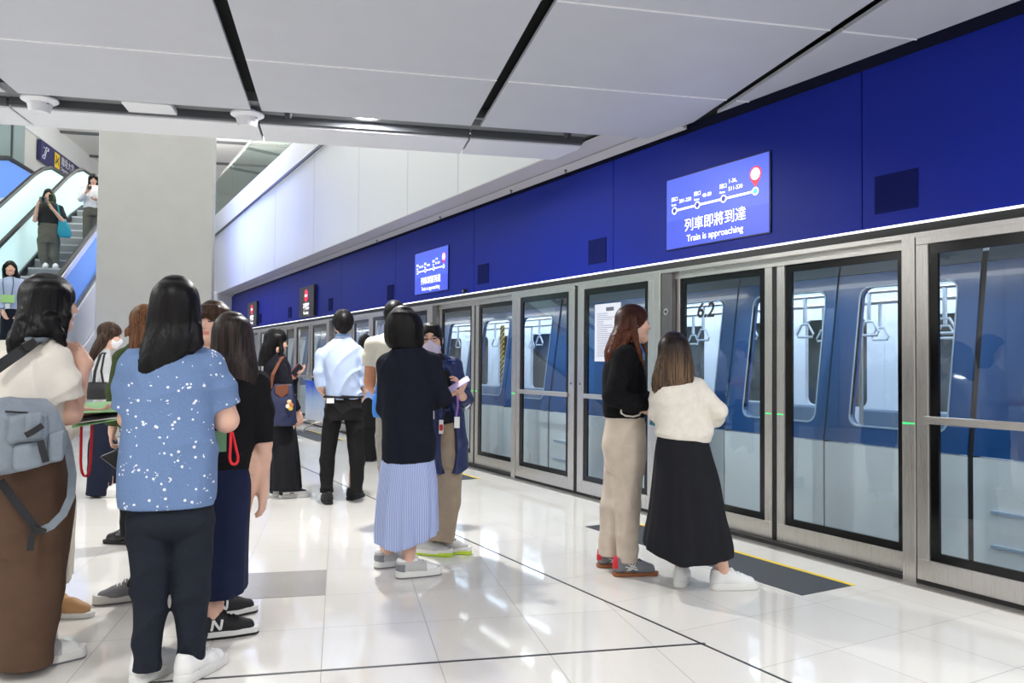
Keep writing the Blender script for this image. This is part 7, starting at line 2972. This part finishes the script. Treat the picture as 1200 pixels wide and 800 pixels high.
# ---------------------------------------------------------- the grey sling bag
def sling_bag(p):
    L = p.L
    GREY = mat('grey_nylon', (124, 134, 144), .7, bump=.35, bscale=70, vary=.08, vscale=20)
    DGREY = mat('charcoal_webbing', (34, 35, 39), .8, bump=.3, bscale=300)
    o = empty('sling_bag')
    K = p.K([(556, -16, 8, .05, -.24), (550, -20, 34, .08, -.245), (535, -24, 76, .095, -.245), (515, -24, 79, .10, -.245), (495, -22, 74, .10, -.245), (478, -20, 66, .085, -.24), (466, -18, 56, .055, -.23)])
    f = Fld((-.35, -.42, .5), (.25, -.08, 1.3), .006)
    f.loft(K, 0, 3.4, disp=None)
    f.disp(wr(.009, (7, 7, 9), 77, .9))
    f.mesh('main_compartment', GREY, o)

    def pocket(name, x0, x1, y0, y1, q, d, r=.02):
        a, b = L(x0, y0, q), L(x1, y1, q)
        w, h = b[0] - a[0], a[2] - b[2]
        cx, cz = (a[0] + b[0]) / 2, (a[2] + b[2]) / 2
        g = Fld((a[0] - .02, q - d - .02, b[2] - .02), (b[0] + .02, q + .06, a[2] + .02), .005)
        sl, X, Y, Z = g.blk((a[0], q - d, b[2]), (b[0], q + .05, a[2]), .03)
        dx = np.maximum(np.abs(X - cx) - w / 2 + r, 0)
        dz = np.maximum(np.abs(Z - cz - .12 * (X - cx)) - h / 2 + r, 0)
        dy = np.maximum(np.abs(Y - (q + .02)) - d - .02 + r, 0)
        g.put(sl, (np.sqrt(dx * dx + dz * dz + dy * dy) - r + .003 * np.sin(X * 50 + Z * 30)).astype(np.float32), 0)
        return g.mesh(name, GREY, o)
    pocket('front_pocket', 9, 56, 485, 517, -.352, .02)
    pocket('front_pocket', 16, 52, 519, 549, -.352, .02)
    pocket('phone_pocket', 31, 50, 483, 513, -.385, .015, .012)
    pocket('side_pocket', 56, 75, 505, 540, -.335, .015, .014)
    b = MB()
    b.strap([L(30, 510, -.415), L(38, 506, -.42), L(50, 498, -.415)], (0, -1, 0), .022, .006)
    b.build('webbing_tab', DGREY, o)
    b = MB()
    b.strap([L(47, 516, -.392), L(50, 528, -.395), L(54, 541, -.385)], (0, -1, 0), .024, .006)
    b.build('webbing_tab', DGREY, o)
    b = MB()
    for y, x0, x1 in ((482, 6, 55),):
        b.tube([L(x0, y, -.345), L((x0 + x1) / 2, y + 1.5, -.35), L(x1, y + 4, -.335)], .004, 6)
    b.build('zip', DGREY, o, True)
    b = MB()
    b.strap([L(-6, 433, -.19), L(8, 423, -.195), L(24, 412, -.19), L(40, 401, -.15), L(48, 397, -.09)], [(0, -1, 0), (-.1, -1, .1), (-.1, -1, .3), (-.1, -.7, .8), (0, -.2, 1)], .042, .007)
    b.build('shoulder_strap', DGREY, o)
    b = MB()
    b.strap([L(36, 399, -.16), L(48, 396.5, -.10), L(56, 399, -.03), L(64, 404, .06)], [(-.1, -.7, .8), (0, -.2, 1), (.1, .1, 1), (.2, .6, .6)], .05, .012)
    b.build('strap_pad', GREY, o)
    b = MB()
    b.box((-.026, -.008, -.018), (.026, .008, .018), R=Matrix.Rotation(math.radians(-35), 3, 'Y'), T=L(35, 403.5, -.185))
    b.build('buckle', mat('buckle_black', (14, 14, 15), .3), o, bevel=.003)
    b = MB()
    b.strap([L(74, 505, -.22), L(80, 525, -.20), L(85, 555, -.2), L(83, 582, -.21), L(74, 602, -.22), L(60, 616, -.225), L(47, 622, -.225)], [(0, -1, 0)] * 7, .030, .008)
    b.build('hanging_strap', GREY, o)
    b = MB()
    b.strap([L(0, 563, -.25), L(14, 582, -.235), L(28, 601, -.23), L(45, 622, -.23)], [(0, -1, 0)] * 4, .030, .006)
    b.build('hanging_strap', DGREY, o)
    b = MB()
    b.strap([L(41, 617, -.24), L(37, 628, -.243), L(35, 645, -.242)], [(0, -1, 0)] * 3, .024, .006)
    b.build('strap_end', DGREY, o)
    b = MB()
    b.box((-.024, -.007, -.012), (.024, .007, .012), R=Matrix.Rotation(math.radians(20), 3, 'Y'), T=L(46, 621.5, -.24))
    b.build('buckle', mat('buckle_black', (14, 14, 15), .3), o, bevel=.003)
    put(o, p, (0, 0, 0))
    tag(o, 'grey nylon sling bag with pockets and dangling straps on the brown trousers woman', 'bag')
    # leaflets and red lanyard in her far hand
    o = empty('leaflets')
    for i, (m, z, tl) in enumerate(((PAPER_GREEN, .0, .1), (mat('folder_black', (24, 27, 36), .4), -.022, .02), (PAPER_WHITE, -.034, -.05), (PAPER_GREEN, -.046, -.12))):
        b = MB()
        b.box((-.13, -.09, -.0018), (.13, .09, .0018))
        s = b.build(('leaflet', 'folder', 'sheet', 'leaflet')[i], m, o)
        s.location = (.006 * i, 0, z)
        s.rotation_euler = (math.radians(12), math.radians(-7 - 3 * i + 6), tl)
    put(o, p, L(117, 477, .33))
    tag(o, 'green leaflets and a dark folder held between the cream T-shirt and the floral shirt', 'papers')
    b = MB()
    b.tube([L(95.5, 486, .3), L(95, 515, .3), L(94.6, 540, .3), L(95.2, 549, .3), L(96.6, 554.5, .3), L(98.6, 557.3, .3), L(101, 557.8, .3), L(103.3, 555.5, .3), L(105, 550, .3), L(106, 540, .3), L(106.8, 525, .3), L(108, 486, .3)], .0062, 6)
    o = b.build('lanyard', RED_CORD, None, True)
    put(o, p, (0, 0, 0))
    tag(o, 'long red lanyard hanging below the green leaflets', 'lanyard')


PEOPLE = [woman_brown_trousers, woman_cream_coat, woman_floral_shirt, woman_navy_skirt, woman_fringe, woman_white_mask, woman_green_top,
          woman_navy_bag, man_blue_shirt, man_beige_tee, person_far_blue, woman_navy_jumper, woman_lilac_mask, woman_black_jacket, woman_cream_cardigan,
          woman_blue_blouse, woman_with_camera, woman_white_blouse]
for fn in PEOPLE:
    who = fn()
    if fn is woman_brown_trousers:
        sling_bag(who)
